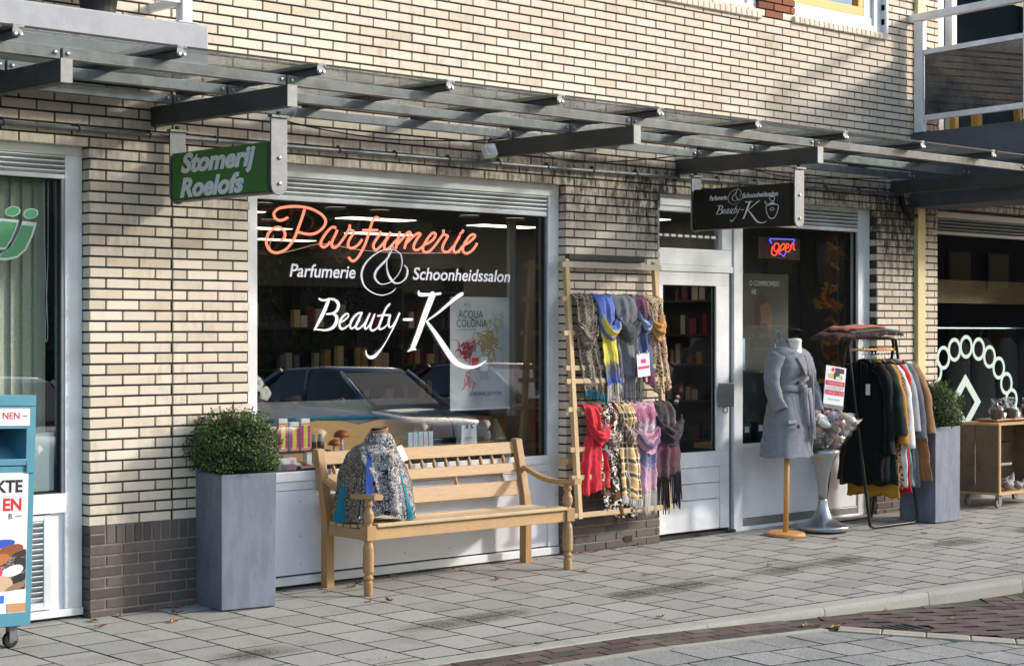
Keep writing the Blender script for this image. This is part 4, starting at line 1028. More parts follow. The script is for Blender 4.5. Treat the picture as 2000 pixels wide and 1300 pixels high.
# fallen leaves
def leafmesh(name, r, m, seed):
    q = random.Random(seed); mb = MB(); n = 10; pts = []
    for k in range(n*2):
        a = math.pi*k/n; rr = r*(1 if k % 2 == 0 else .62)*(.8+.4*q.random())*(1.25 if abs(math.cos(a)) > .8 else .85)
        pts.append((rr*math.cos(a), rr*math.sin(a)*.75, .006+.014*q.random()))
    c = len(mb.v); mb.v.append((0, 0, .004)); mb.v += pts
    for k in range(n*2): mb.f.append((0, 1+k, 1+(k+1) % (2*n)))
    me = mb.mesh(name); me.materials.append(m); return me
lfm = [leafmesh('leaf', .035, mat('dry_leaf_a', '9c7450', .8), 1), leafmesh('leaf', .03, mat('dry_leaf_b', '6f4d34', .8), 2), leafmesh('leaf', .032, mat('dry_leaf_c', 'b08a5c', .8), 3)]
LV = [(5.42,-.12),(5.35,-.3),(5.62,-.06),(5.85,-.05),(5.9,-.22),(5.75,-.42),(7.25,-.14),(7.38,-.06),(7.05,-.17),(7.0,-.62),(7.12,-.68),(7.75,.02),(8.2,-.5),(8.25,.0),(8.9,-.62),(9.45,-.03),(9.6,-.05),(9.8,-.04),(10.1,-.03),(11.2,-.6),(11.55,-.75),(10.1,-1.25),(8.0,-2.1),(9.1,-1.0),(9.9,-2.5),(8.65,-2.75),(8.72,-2.83),(8.6,-2.7),(6.9,-2.2),(12.4,-1.0),(13.3,-.95),(9.35,-2.95),(9.6,-3.05),(6.0,-.05),(6.2,-.02),(10.9,-1.6)]
for i, (x, y) in enumerate(LV):
    o = place(lfm[i % 3], 'fallen_leaf', (x, y, (gz(x, y) if y > kl(x) else rz_(x, y))+.001), None, (SLY, 0, rnd.uniform(0, 6.3)))
    s_ = rnd.uniform(.7, 1.25); o.scale = (s_, s_, s_)
    tag(o, 'small dry brown leaf lying on the paving', 'leaf', 'fallen leaves on the paving')
# moss tufts in joints
mb = MB()
for i in range(900):
    x = rnd.uniform(5.5, 13); y = rnd.choice([kl(x)+.153, kl(x)+.3, -.02, kl(x)-.34, -1.2-rnd.random()*.9]) + rnd.gauss(0, .004)
    if y < -1 and rnd.random() < .6: x = 7.085+round((x-7.085)/.3)*.3+rnd.gauss(0, .003)
    z = (gz(x, y) if y > kl(x) else rz_(x, y)) - .006
    for k in range(3):
        a = rnd.uniform(0, 6.3); h = rnd.uniform(.006, .013)
        mb.poly([(x-.004*math.cos(a), y-.004*math.sin(a), z), (x+.004*math.cos(a), y+.004*math.sin(a), z), (x+rnd.gauss(0, .004), y+rnd.gauss(0, .004), z+h)])
tag(mb.build('moss', m_floor_moss), 'thin moss growing in the paving joints', 'moss', kind='stuff')
# ------------------------------------------------------------------ planters with box shrubs
def shrub_meshes(seed=3, rx=.275, ry=.265, rzz=.235, n=8500):
    q = random.Random(seed); mb = MB(); core = MB()
    lobes = [(q.uniform(-.15, .15), q.uniform(-.14, .14), q.uniform(-.02, .09), q.uniform(.11, .17)) for _ in range(12)] + [(0, 0, 0, .2)]
    for i in range(n):
        while True:
            a = q.uniform(0, 2*math.pi); cz = q.uniform(-.5, 1); s = math.sqrt(1-cz*cz)
            d = Vector((s*math.cos(a), s*math.sin(a), cz))
            r = q.uniform(.72, 1.0)**.6
            k = 1 + .10*math.sin(5*a+1.3)*s + .09*math.sin(9*cz+3*a) + .05*q.gauss(0, 1)
            p = Vector((d.x*rx*k*r, d.y*ry*k*r, d.z*rzz*k*r))
            break
        nn = (d + Vector((q.gauss(0, .6), q.gauss(0, .6), q.gauss(0, .6)+.3))).normalized(); t1 = nn.orthogonal().normalized()
        t1 = (Matrix.Rotation(q.uniform(0, 6.3), 3, nn) @ t1); t2 = nn.cross(t1); L = q.uniform(.007, .012); W = L*.55
        mb.poly([p-t1*L, p-t2*W+nn*.002, p+t1*L, p+t2*W+nn*.002])
    for i in range(26):   # stray shoots
        a = q.uniform(0, 6.3); cz = q.uniform(.2, 1); s = math.sqrt(1-cz*cz); d = Vector((s*math.cos(a), s*math.sin(a), cz)); b = Vector((d.x*rx, d.y*ry, d.z*rzz))
        for k in range(9):
            p = b + d*(k*.004) + Vector((q.gauss(0, .004), q.gauss(0, .004), k*.003)); nn = Vector((q.gauss(0, 1), q.gauss(0, 1), q.gauss(0, 1))).normalized(); t1 = nn.orthogonal().normalized(); t2 = nn.cross(t1)
            mb.poly([p-t1*.011, p-t2*.006, p+t1*.011, p+t2*.006])
    core.lathe([(.0, -rzz*.7), (rx*.6, -rzz*.6), (rx*.80, -.02), (rx*.72, rzz*.45), (rx*.4, rzz*.72), (0, rzz*.8)], 18, sy=ry/rx)
    return mb, core
m_leaf = None
def leaf_mat(name, a, b2, c):
    m, t, b, o = nt(name); r = rand(t)
    col = ramp(t, r, [(0, C(a)), (.55, C(b2)), (.9, C(c)), (1, C('7d6a45'))]); t.links.new(col, b.inputs['Base Color']); b.inputs['Roughness'].default_value = .5
    tl = N(t, 'ShaderNodeBsdfTranslucent'); t.links.new(col, tl.inputs[0]); mx = N(t, 'ShaderNodeMixShader'); mx.inputs[0].default_value = .25
    t.links.new(b.outputs[0], mx.inputs[1]); t.links.new(tl.outputs[0], mx.inputs[2]); t.links.new(mx.outputs[0], o.inputs[0]); return m
m_leaf = leaf_mat('box_leaf', '263812', '3d5220', '5f7830'); m_core = mat('shrub_core', '1c2210', 1)
sm, sc_ = shrub_meshes()
def planter(loc, rz, lab1, lab2, first=None):
    if first is None:
        t = thing('planter', lab1, 'planter', loc, rz, 'grey square planters', wc=False)
        h, a, c = .795, .182, .178
        mb = MB(); mb.add([(-c,-c,0),(c,-c,0),(c,c,0),(-c,c,0),(-a,-a,h),(a,-a,h),(a,a,h),(-a,a,h),(-a+.012,-a+.012,h),(a-.012,-a+.012,h),(a-.012,a-.012,h),(-a+.012,a-.012,h),(-a+.012,-a+.012,h-.05),(a-.012,-a+.012,h-.05),(a-.012,a-.012,h-.05),(-a+.012,a-.012,h-.05)],
            [(0,3,2,1)]+[(i,(i+1)%4,4+(i+1)%4,4+i) for i in range(4)]+[(4+i,4+(i+1)%4,8+(i+1)%4,8+i) for i in range(4)]+[(8+i,8+(i+1)%4,12+(i+1)%4,12+i) for i in range(4)])
        mb.build('planter_box', m_zinc, t, bevel=.004)
        MB().box(-.17, .17, -.17, .17, h-.06, h-.035).build('soil', m_soil, t)
        s = thing('box_shrub', lab2, 'shrub', (loc[0], loc[1], loc[2]+h+.135), rz, 'clipped box shrubs in planters', wc=False)
        sm.build('crown', m_leaf, s); sc_.build('inner_twigs', m_core, s, smooth=True)
        mb = MB()
        for k in range(5):
            aa = k*1.3; mb.tube([(.02*math.cos(aa), .02*math.sin(aa), -.18), (.09*math.cos(aa), .09*math.sin(aa), -.03)], [.009, .005], 6)
        mb.build('trunk', mat('shrub_bark', '4a3a28', .9), s)
        return t, s
    t = copy_tree(first[0], loc, rz, lab1); s = copy_tree(first[1], (loc[0], loc[1], loc[2]+.795+.13), rz+1.9, lab2); s.scale = (1.0, 1.0, 1.05)
    return t, s
r9 = R(-8)
def corner(near, rz, hgt=.178):
    v = Matrix.Rotation(rz, 2) @ Vector((hgt, hgt)); return (near[0]+v.x, near[1]+v.y)
c1 = corner((6.136, -.333), r9); c2 = corner((12.995, -.714), R(-1))
pf = planter((c1[0], c1[1], gz(*c1)+.002), r9, 'grey zinc planter standing left of the bench', 'rounded green box shrub left of the bench')
planter((c2[0], c2[1], gz(*c2)+.002), R(-1), 'grey zinc planter standing between clothes rack and wooden crate', 'rounded green box shrub behind the clothes rack', pf)
# ------------------------------------------------------------------ bench (local: x along, y to the wall)
ang = math.atan2(-.509+.469, 8.852-7.133)
BE = thing('bench', 'pale teak garden bench with spindle back in front of the middle shop window', 'bench', (7.15, -.445, gz(7.13, -.445)), ang, wc=False)
LEN = 1.72; g0 = .012
turn = [(.024, 0), (.028, .02), (.030, .085), (.021, .092), (.021, .098), (.031, .106), (.032, .118), (.022, .128), (.022, .135), (.034, .15), (.036, .20), (.033, .30), (.026, .325), (.024, .335), (.033, .343), (.033, .352)]
up_ = [(.030, .43), (.024, .438), (.022, .446), (.030, .46), (.035, .48), (.034, .51), (.022, .535), (.021, .55), (.030, .562), (.030, .572), (.022, .582), (.026, .60)]
zslope = (gz(8.85, -.51)-gz(7.13, -.47))/LEN
for x in (0, LEN):
    dz = zslope*x
    mb = MB(); mb.lathe([(r, max(z, dz)) for r, z in turn], 16, (x, 0, 0)); mb.box(x-.036, x+.036, -.036, .036, .345, .435); mb.lathe(up_, 16, (x, 0, 0)); mb.build('leg', m_teakv, BE, bevel=.002)
for x in (0, LEN):
    prof = [(.39, zslope*x), (.455, zslope*x), (.452, .35), (.46, .50), (.50, .70), (.55, .875), (.535, .89), (.49, .885), (.45, .70), (.405, .50), (.39, .38)]
    MB().prism([(x-.03, a, b) for a, b in prof], (.06, 0, 0)).build('back_post', m_teakv, BE, bevel=.005)
MB().box(.037, LEN-.037, -.018, .018, .345, .418).build('front_apron', m_teak, BE, bevel=.003)
MB().box(.031, LEN-.031, .40, .43, .345, .418).build('rear_apron', m_teak, BE, bevel=.003)
for x in (0, LEN): MB().box(x-.018, x+.018, .037, .39, .345, .41).build('side_rail', m_teak, BE, bevel=.003)
seat_prof = [(-.045, .447), (.03, .443), (.105, .436), (.18, .431), (.255, .430), (.33, .433)]
for i, (y, z) in enumerate(seat_prof): MB().box(.04 if i < 1 else -.01, LEN-.04 if i < 1 else LEN+.01, y+.001, y+.063, z-.024, z).build('seat_slat', m_slat, BE, bevel=.006)
def yb(z): return .455 + max(0, z-.50)*.24
def rail_(z0, z1, nm, t=.024):
    a, b = yb(z0), yb(z1)
    MB().add([(.03, a-t, z0), (LEN-.03, a-t, z0), (LEN-.03, a, z0), (.03, a, z0), (.03, b-t, z1), (LEN-.03, b-t, z1), (LEN-.03, b, z1), (.03, b, z1)], [(0,3,2,1),(4,5,6,7),(0,1,5,4),(1,2,6,5),(2,3,7,6),(3,0,4,7)]).build(nm, m_teak, BE, bevel=.004)
rail_(.785, .865, 'top_rail'); rail_(.655, .722, 'middle_rail'); rail_(.50, .60, 'lower_rail')
sp = MB().lathe([(.006, 0), (.011, .006), (.014, .025), (.011, .048), (.007, .058), (.006, .066)], 10).mesh('spindle'); sp.materials.append(m_teakv)
x = .11
while x < LEN-.08: place(sp, 'spindle', (x, yb(.72)-.013, .720), BE, (R(-13), 0, 0)); x += .105
sp2 = MB().lathe([(.010, 0), (.012, .02), (.009, .05), (.010, .058)], 10).mesh('spindle'); sp2.materials.append(m_teakv)
for x in (.29, .71, 1.12, 1.55): place(sp2, 'spindle', (x, yb(.60)-.013, .598), BE, (R(-13), 0, 0))
for x in (0, LEN):
    path = catmull([(x, .43, .688), (x, .36, .665), (x, .27, .632), (x, .15, .612), (x, .03, .612), (x, -.06, .622), (x, -.105, .618)], 5)
    ws = [.020, .020, .021, .024, .028, .030, .026]; rings = []
    for i, p in enumerate(path):
        t = i/(len(path)-1)*6; k = int(min(t, 5)); wd = ws[k]+(ws[k+1]-ws[k])*(t-k); th = .017
        rings.append([(p.x+wd*1.3*cx, p.y, p.z+th*cz) for cx, cz in ((-1, -.7), (-.7, -1), (.7, -1), (1, -.7), (1, .7), (.7, 1), (-.7, 1), (-1, .7))])
    MB().loft(rings).build('armrest', m_teak, BE)
# ------------------------------------------------------------------ bust draped with a snake print poncho, on the bench
PO = thing('draped_bust', 'snake print poncho with a blue stripe draped over a bust on the bench', 'poncho', (7.38, -.27, .455))
m_snake = snake('grey_snake', '17171a', '5f5f66', 'c4c3c1', 75, ring=.020, p3=True); m_snk2 = snake('brown_snake', '0f0e0d', '2c2722', 'a79e90', 130, ring=.024, p3=True)
prof = [(.285, .235, 0.0), (.28, .235, .05), (.268, .22, .12), (.25, .20, .22), (.232, .18, .30), (.21, .16, .36), (.182, .138, .41), (.135, .108, .45), (.085, .08, .49), (.07, .066, .53)]
def pring(i, th, f=1.0):
    rx, ry, z = prof[i]; k = (1-.62*i/9)*(1 if i < 8 else .3)
    w_ = 1 + k*(1.35-z)*(.07*math.sin(5*th+1+z*3) + .07*math.sin(8*th+2.5-z*3) + .03*math.sin(15*th+z*4)) + .03*math.sin(3*th+.6)*k
    sag = .03*math.sin(3*th+1)*k*(1 if i > 0 else 1.2)
    return Vector((7.36+(.04 if i > 7 else -.015*(i/7))-.02*(1-z/.5)*0+rx*w_*f*math.cos(th), -.265+ry*w_*f*math.sin(th)*.85, .452+z*1.0+max(sag, -.0)))
def pshell(name, m, t0, t1, f=1.0, i0=0, i1=9):
    n = 72; mb = MB(); P = [(i, i+.5) for i in range(i0, i1)]
    def fn(u, v):
        x = i0+(i1-i0)*v; a = int(min(x, i1-1e-6)); fr = x-a; th = t0+(t1-t0)*u
        return pring(a, th, f)*(1-fr)+pring(min(a+1, 9), th, f)*fr
    mb.grid(fn, n, 34); mb.rough(.010, 9, 1, .004)
    return mb.build(name, m, PO, smooth=True)
# an end of the cloth thrown across the front
mb = MB(); mb.grid(lambda u, v: pring(int(min(8, 7.2-6.6*v)), -2.95+1.0*v+.62*u+.25*math.sin(3*v), 1.07+.035*math.sin(9*u+4*v))*(1-((7.2-6.6*v)%1))+pring(int(min(8, 7.2-6.6*v))+1, -2.95+1.0*v+.62*u+.25*math.sin(3*v), 1.07+.035*math.sin(9*u+4*v))*((7.2-6.6*v)%1), 26, 34)
mb.rough(.010, 11, 3, .004).build('poncho_end', m_snake, PO, smooth=True, solid=.006)
# view side is around th = -2.35 rad (towards the camera)
pshell('poncho', m_snake, -2.42, -.75); pshell('poncho_side', m_snk2, -4.6, -2.45); pshell('poncho_back', m_snk2, -.75, 1.7, 1.005)
m_blue = cloth('royal_blue', '2b4b94'); m_tealc = cloth('teal_cloth', '1d7487')
pshell('blue_stripe', m_blue, -2.30, -2.14, 1.13, 1, 7); pshell('teal_stripe', m_tealc, -1.22, -1.08, 1.015, 0, 4); pshell('teal_hem', m_tealc, -3.35, -3.1, 1.02, 0, 3)
mb = MB(); mb.lathe([(.085, .44), (.11, .455), (.10, .49), (.08, .53), (.07, .545), (.05, .52)], 28, (7.385, -.265, .452)); mb.build('collar', m_snake, PO, smooth=True)
mb = MB()
for k in range(9): mb.tube([(7.385+(.052+.004*math.sin(k))*math.cos(a*.449), -.265+.05*math.sin(a*.449), .945+k*.009+.012*math.cos(a*.449)) for a in range(14)], .007, 5, closed=True)
mb.build('rope_necklace', mat('rope', '8f6c48', .9), PO, smooth=True)
MB().lathe([(.045, .45), (.045, .56), (.05, .575), (0, .58)], 16, (7.385, -.265, .452)).build('bust_neck', m_black, PO)
MB().box(-.036, .036, -.001, .001, -.05, .05, Matrix.Translation((7.40, -.475, .875)) @ Matrix.Rotation(R(-16), 4, 'Y') @ Matrix.Rotation(R(-20), 4, 'X') @ Matrix.Rotation(R(25), 4, 'Z')).build('price_card', m_paper, PO)
# ------------------------------------------------------------------ ladder rack
LD = thing('ladder_rack', 'wooden ladder hung on the brick pier as a scarf rack', 'ladder', (9.76, -.1, .33))
def ly_(z): return -.055 - (2.15-z)*.075
for x in (9.285, 10.235):
    MB().prism([(x-.02, ly_(.31)-.018, .31), (x+.02, ly_(.31)-.018, .31), (x+.02, ly_(2.16)-.018, 2.16), (x-.02, ly_(2.16)-.018, 2.16)], (0, .036, 0)).build('ladder_rail', m_lad, LD, bevel=.003)
for z in (2.12, 1.875, 1.63, 1.38, 1.285, 1.085, .80, .60, .335):
    MB().box(9.22, 10.30, ly_(z)-.014, ly_(z)+.014, z-.018, z+.018).build('rung', m_lad, LD, bevel=.003)
MB().box(9.23, 10.28, ly_(2.12)-.022, ly_(2.12)-.0145, 2.10, 2.142).build('painted_rung_face', wood('worn_paint', 'b8b0a2', '8a7d6c', (4, 30, 30)), LD)
tag(MB().box(9.33, 10.14, -.05, -.005, 2.155, 2.20).build('wall_batten', m_burn, bevel=.004), 'charred dark batten fixed to the brick pier above the ladder', 'batten')
tag(MB().box(9.26, 9.37, -.10, -.003, .69, .735).build('support_block', m_lad, bevel=.003), 'pale wooden block holding the ladder off the pier', 'block')
# scarves
def scarf(label, m, xt, wt, zt, xk, zk, wk, xb, wb, zb, yo=0, folds=5, amp=.014, fr=0, frm=None, knot=True, m2=None, seed=0, kr=.045, kdx=.03, cat='scarf'):
    q = random.Random(seed); s = thing('scarf', label, cat, (xt, ly_(zt)-.05, zb), group='scarves hung on the ladder')
    ph = q.uniform(0, 6); Lf = zt-zb; y0 = ly_(zt) - .03 + yo
    vk = (zt-zk)/Lf
    wt *= 1.12; wk *= 1.15; wb *= 1.25
    def width(v): return wt+(wk-wt)*min(v/vk, 1) if v < vk else wk+(wb-wk)*min((v-vk)/(1-vk)*1.6, 1)**.7
    def cen(v): return xt+(xk-xt)*min(v/vk, 1) if v < vk else xk+(xb-xk)*(v-vk)/(1-vk)
    def fn(u, v):
        if v < .12:   # over the rung
            a = v/.12
            return (cen(0)+(u-.5)*wt, ly_(zt)-.006+.034*math.cos(math.pi*a)+yo*a, zt+.012+.022*math.sin(math.pi*a)+.005*math.sin(6.283*folds*u+ph))
        t = (v-.12)/.88; w_ = width(t)
        am = amp*(.6+.6*t)
        yy = y0 - .012 - am*(.62*math.sin(6.283*(folds*.55)*u+ph+1.5*math.sin(2.3*t+ph)) + .35*math.sin(6.283*(folds*.9)*u-ph+2*t)) - .018*math.sin(math.pi*u) - (.02*math.sin(math.pi*min(t/vk, 1)) if knot else .004)
        xx = cen(t)+(u-.5)*w_ + .006*math.sin(9*t+ph)*t
        zz = zt+.018 - (Lf+.018)*t + (.022*math.sin(4*u+ph)*t*t) + .004*t*math.sin(6.283*folds*u)
        return (xx, yy, zz)
    MB().grid(fn, folds*8, 54).rough(.010, 13, seed, .004).build('drape', m, s, smooth=True, solid=.005)
    if knot:
        W_ = wk*1.15+kdx; hh = kr*2.6; x0_ = xk-wk*.55
        def sw(u, v):
            sg = math.sin(math.pi*min(1, u*1.02))
            h_ = hh*(.45+.6*sg); top_ = zk+.085-.085*sg**.8-.02*u
            yy = y0-.012-.035*sg-.040*math.sin(math.pi*min(v*1.05, 1))*(.5+.5*sg) - .007*math.sin(6.283*2.4*v+2.2*u+ph) - .004*math.sin(17*v-5*u)
            return (x0_+W_*u+.010*math.sin(5*v+ph), yy, top_+.03-h_*v+.006*math.sin(9*u+4*v))
        MB().grid(sw, 26, 26).rough(.012, 16, seed+.5, .005).build('loop', m2 or m, s, smooth=True, solid=.006)
    if fr:
        mb = MB(); k = 0; n = int(wb/.0085)
        for i in range(n):
            u = (i+.5)/n; b = Vector(fn(u, 1)); dx = q.gauss(0, .006)
            mb.tube(catmull([b+Vector((0, 0, .01)), b+Vector((dx*.4, q.gauss(0, .003), -fr*.5)), b+Vector((dx, q.gauss(0, .004), -fr*q.uniform(.8, 1.1)))], 3), [.0048]*6+[.0032], 5)
        mb.build('fringe', frm or m, s, smooth=True)
    return s
def X(px): return 9.33 + (px-1128)*.00549
m_s1 = snake('black_tan_print', '121110', '54472f', '9c9586', 85, ring=.03, p3=True); m_s2 = bands('blue_yellow', [(0, '3a55a5'), (.35, '4a66b4'), (.5, '8d93a0'), (.62, 'e0cf45'), (.80, 'd8cc50'), (.87, '6d6f6c'), (1, '4f63a8')], 1, .12)
m_s3 = cloth('grey_knit', '6d7076', w=220, st=.8); m_s3d = cloth('dark_grey_knit', '4a4c50', w=220, st=.8)
m_s4 = bands('burgundy_blue', [(0, '6b2a48'), (.4, '5b2b4d'), (.55, '3f4f7c'), (.8, '324a78'), (1, '2b3d66')], 1, .3); m_s5 = cloth('camel', 'b98b50'); m_s5l = leopard('camel_leopard', 'b9a083', '4a3220', '17120f', 60, us=(1, 4.5, 1))
m_s6 = cloth('coral_red', 'c8323c', nz=.1); m_s7 = leopard('multi_leopard', '5f4326', 'c9c3bb', '120f0e', 34, ('b02a3a', 'd9d2cc', 'e3ded8'), us=(1, 3, 1), th=.55)
m_s8 = plaid('beige_plaid', 'bf9c66', [(.5, .10, '2a2622', .8), (.3, .03, 'e6ddcc', .8), (.7, .03, 'e6ddcc', .8)], 2, 7); m_s8h = plaid('houndstooth', 'd9d2c6', [(.25, .25, '1d1b1c', .75), (.8, .05, 'a55a3c', .8)], 9, 34)
m_s9 = bands('mauve_mix', [(0, 'a8849a'), (.3, 'c08fa2'), (.5, '8d3f62'), (.62, 'b9b4ba'), (.75, '7c3c62'), (.9, '4f5680'), (1, '5c5f86')], 1, .5); m_s10 = bands('burgundy_black', [(0, '471129'), (.22, '251a21'), (.42, '18141a'), (.55, '4c4a4b'), (.62, '1c161a'), (.8, '521030'), (1, '430e28')], 1, .35)
m_wht = cloth('off_white', 'cfc8c0')
scarf('dark grey and brown snake print scarf, first on the upper rung', m_s1, X(1143), .20, 1.875, X(1146), 1.62, .16, X(1165), .21, 1.19, folds=5, seed=1, fr=.05, frm=m_tealc, kr=.05, kdx=.0)
scarf('blue scarf with a yellow end on the upper rung', m_s2, X(1176), .17, 1.875, X(1184), 1.67, .13, X(1196), .13, 1.24, folds=4, seed=2, fr=.13, frm=m_wht, yo=-.015, kr=.045)
scarf('plain mid grey knitted scarf with twisted fringe on the upper rung', m_s3, X(1216), .23, 1.875, X(1221), 1.68, .20, X(1230), .20, 1.31, folds=4, seed=3, fr=.20, frm=m_s3, m2=m_s3d, kr=.058, yo=-.01)
scarf('narrow burgundy scarf fading to blue on the upper rung', m_s4, X(1247), .13, 1.875, X(1253), 1.70, .10, X(1270), .13, 1.24, folds=3, seed=4, kr=.038, yo=-.005, m2=bands('blue_mix', [(0, '3c4a70'), (.5, '8fa0c8'), (1, '2c3658')], 2, .4))
scarf('camel scarf with a leopard print tail, last on the upper rung', m_s5l, X(1276), .17, 1.875, X(1280), 1.70, .15, X(1299), .16, 1.20, folds=4, seed=5, m2=m_s5, kr=.055, kdx=.0)
scarf('coral red scarf on the lower rung next to the bench arm', m_s6, X(1146), .15, 1.085, X(1154), .91, .15, X(1155), .25, .49, folds=5, seed=6, kr=.042, kdx=.02)
scarf('brown and white leopard print scarf with red spots on the lower rung', m_s7, X(1174), .22, 1.085, X(1180), .90, .20, X(1204), .30, .30, folds=5, seed=7, kr=.05, kdx=.0, amp=.02)
scarf('beige checked scarf with houndstooth edge on the lower rung', m_s8, X(1204), .16, 1.085, X(1212), .92, .14, X(1222), .20, .42, folds=3, seed=8, m2=m_s8h, kr=.048, yo=-.02, kdx=.0, fr=.06, frm=m_wht)
scarf('pink and mauve woollen scarf with white fringe on the lower rung', m_s9, X(1240), .27, 1.085, X(1245), .88, .22, X(1247), .20, .47, folds=4, seed=9, kr=.062, fr=.17, frm=m_wht, yo=-.01)
scarf('burgundy and black woollen scarf with dark fringe at the lower right', m_s10, X(1282), .20, 1.085, X(1289), .92, .20, X(1293), .24, .57, folds=4, seed=10, kr=.06, kdx=.05, fr=.26, frm=cloth('dark_wool', '1f1b1f'), m2=cloth('charcoal_wool', '343236'), yo=-.012)
PC = thing('price_card', 'white price card with pink print clipped to the grey scarf', 'card', (X(1240), -.19, 1.46))
Mc = Matrix.Translation((X(1243), -.195, 1.395)) @ Matrix.Rotation(R(-5), 4, 'Y')
MB().box(-.068, .068, -.001, .001, -.085, .085, Mc).build('card', m_paper, PC)
MB().box(-.062, .062, -.0018, -.0012, -.03, -.008, Mc).box(-.028, .028, -.0018, -.0012, .012, .045, Mc).build('pink_print', m_pink, PC)
for a_ in (-.05, .04): MB().box(a_, a_+.01, -.006, .006, .075, .105, Mc).build('clothes_peg', m_lad, PC)
# ------------------------------------------------------------------ mannequin in a grey coat (faces the street)
MX_, MY_ = 11.44, -.36; mz = gz(MX_, MY_)
MN = thing('mannequin_stand', 'headless white mannequin torso on a round beech stand beside the door', 'mannequin', (MX_, MY_, mz), wc=False)
MN.rotation_euler = (SLY, -SLX, 0)
MB().lathe([(.150, 0), (.154, .006), (.154, .018), (.147, .026), (.13, .028), (0, .029)], 36).build('base', m_pole, MN, smooth=False)
MB().lathe([(.021, .028), (.021, .80)], 16).build('pole', m_pole, MN, smooth=True)
m_bust = mat('white_jersey', 'e4e1da', .8)
MB().lathe([(.075, 1.36), (.060, 1.42), (.054, 1.48), (.052, 1.525), (.055, 1.53), (.048, 1.545), (0, 1.55)], 22, (.07, .0, 0)).build('neck', m_bust, MN, smooth=True)
MB().lathe([(.0, .70), (.12, .72), (.13, .9), (.10, 1.1), (.14, 1.3), (.12, 1.36), (.06, 1.42)], 22, (.05, 0, 0), sy=.55).build('torso', m_bust, MN, smooth=True)
CT = thing('grey_coat', 'mid grey belted coat with dark buttons worn by the mannequin', 'coat', (MX_, MY_, mz+.6), wc=False)
m_coat = cloth('grey_melange', '85878e', w=700, st=.35, nz=.22)
def ell(cx, cy, rx, ry, z, n=40, p=2.3, fold=0, ph=0):
    out = []
    for k in range(n):
        th = 2*math.pi*k/n; c_, s_ = math.cos(th), math.sin(th)
        w_ = 1+fold*(math.sin(8*th+ph)+.6*math.sin(13*th+2*ph))
        out.append((cx+rx*w_*abs(c_)**(2/p)*(1 if c_ > 0 else -1), cy+ry*w_*abs(s_)**(2/p)*(1 if s_ > 0 else -1), z))
    return out
z0 = -.6
rings = [ell(.02, .0, .235, .165, .02, fold=.035), ell(.02, 0, .23, .16, .10, fold=.03), ell(.02, 0, .22, .153, .22, fold=.022), ell(.025, 0, .205, .145, .34, fold=.016), ell(.035, 0, .178, .125, .47, fold=.012), ell(.04, 0, .155, .108, .525),
         ell(.04, 0, .150, .105, .55), ell(.04, 0, .160, .112, .58), ell(.045, -.005, .182, .130, .66, fold=.006), ell(.05, -.01, .192, .134, .73), ell(.055, 0, .197, .124, .79), ell(.06, .005, .19, .108, .835), ell(.065, .01, .165, .09, .868), ell(.07, .01, .11, .075, .89), ell(.07, .01, .078, .068, .905)]
for i_, wgt in ((-1, .045), (-2, .035), (-3, .015), (-4, .0)):
    rings[i_] = [(p[0], p[1], p[2]-wgt*max(0, -(p[1]-.01)/.07 if wgt > .06 else -(p[1]-.01)/.1)) for p in rings[i_]]
def refine(rings, k=4):
    out = []
    for a, b in zip(rings, rings[1:]):
        for i in range(k): out.append([Vector(p)*(1-i/k)+Vector(q_)*(i/k) for p, q_ in zip(a, b)])
    return out+[rings[-1]]
MB().loft(refine(rings), caps=False).rough(.011, 9, 2, .005).build('body', m_coat, CT, smooth=True)
def sleeve(par, pts, rs, m, n=18, sq=.8):
    p = catmull(pts, 6); k = len(p)-1; r = []
    for i in range(len(p)):
        t = i/k*(len(rs)-1); a = int(min(t, len(rs)-1.0001)); r.append(rs[a]+(rs[a+1]-rs[a])*(t-a))
    mb = MB().tube(p, r, n, caps=False, sq=sq)
    q_ = random.Random(int(abs(pts[0][0])*1000)+7)
    for i in range(len(p)):
        for j in range(n):
            v = Vector(mb.v[i*n+j]); d = v-p[i]; mb.v[i*n+j] = tuple(p[i]+d*(1+.05*math.sin(4*6.283*j/n+i*.6)+.03*math.sin(i*1.1+j)))
    mb.rough(.010, 12, pts[0][0]*3, .005)
    return mb.build('sleeve', m, par, smooth=True, solid=.006)
sleeve(CT, [(-.105, .0, .80), (-.165, -.005, .72), (-.215, -.03, .60), (-.235, -.08, .50), (-.24, -.14, .385)], [.074, .070, .064, .060, .058, .060], m_coat)
sleeve(CT, [(.215, .0, .80), (.265, .0, .72), (.30, -.01, .60), (.315, -.04, .50), (.31, -.07, .365)], [.074, .070, .064, .060, .056, .058], m_coat)
# collar and lapels
col_ = []
mb = MB()
def cf(u, v):
    th = R(-255)+R(330)*u+R(0); r = .078+.045*v; zz = .905+.035*(1-v)-.055*v*v
    fx = 1 if v < .5 else 1.06
    front = max(0, -math.sin(th))
    return (.07+r*fx*math.cos(th), .01+r*.92*math.sin(th)-.03*front*v, zz-.06*front*v-.085*front)
mb.grid(cf, 26, 8); mb.build('collar', m_coat, CT, smooth=True, solid=.008)
MB().grid(lambda u, v: (.075-.10*u*(1-v*.6), -.115-.040*math.sin(v*1.6)-.01*u, .815-.14*v-.02*u), 6, 8).build('lapel', m_coat, CT, smooth=True, solid=.008)
MB().grid(lambda u, v: (.08+.09*u*(1-v*.6), -.115-.043*math.sin(v*1.6)-.008*u, .815-.16*v-.02*u), 6, 8).build('lapel', m_coat, CT, smooth=True, solid=.008)
MB().grid(lambda u, v: (.10+.003*math.sin(9*v), -.128-.036*math.sin(min(1, max(0, (.72-v*.72)*1.9))*1.5)-.008+.002*u-(.038 if v > .55 else .012+.047*v), .72-.70*v), 1, 24).build('front_edge', m_coat, CT, smooth=True, solid=.012)
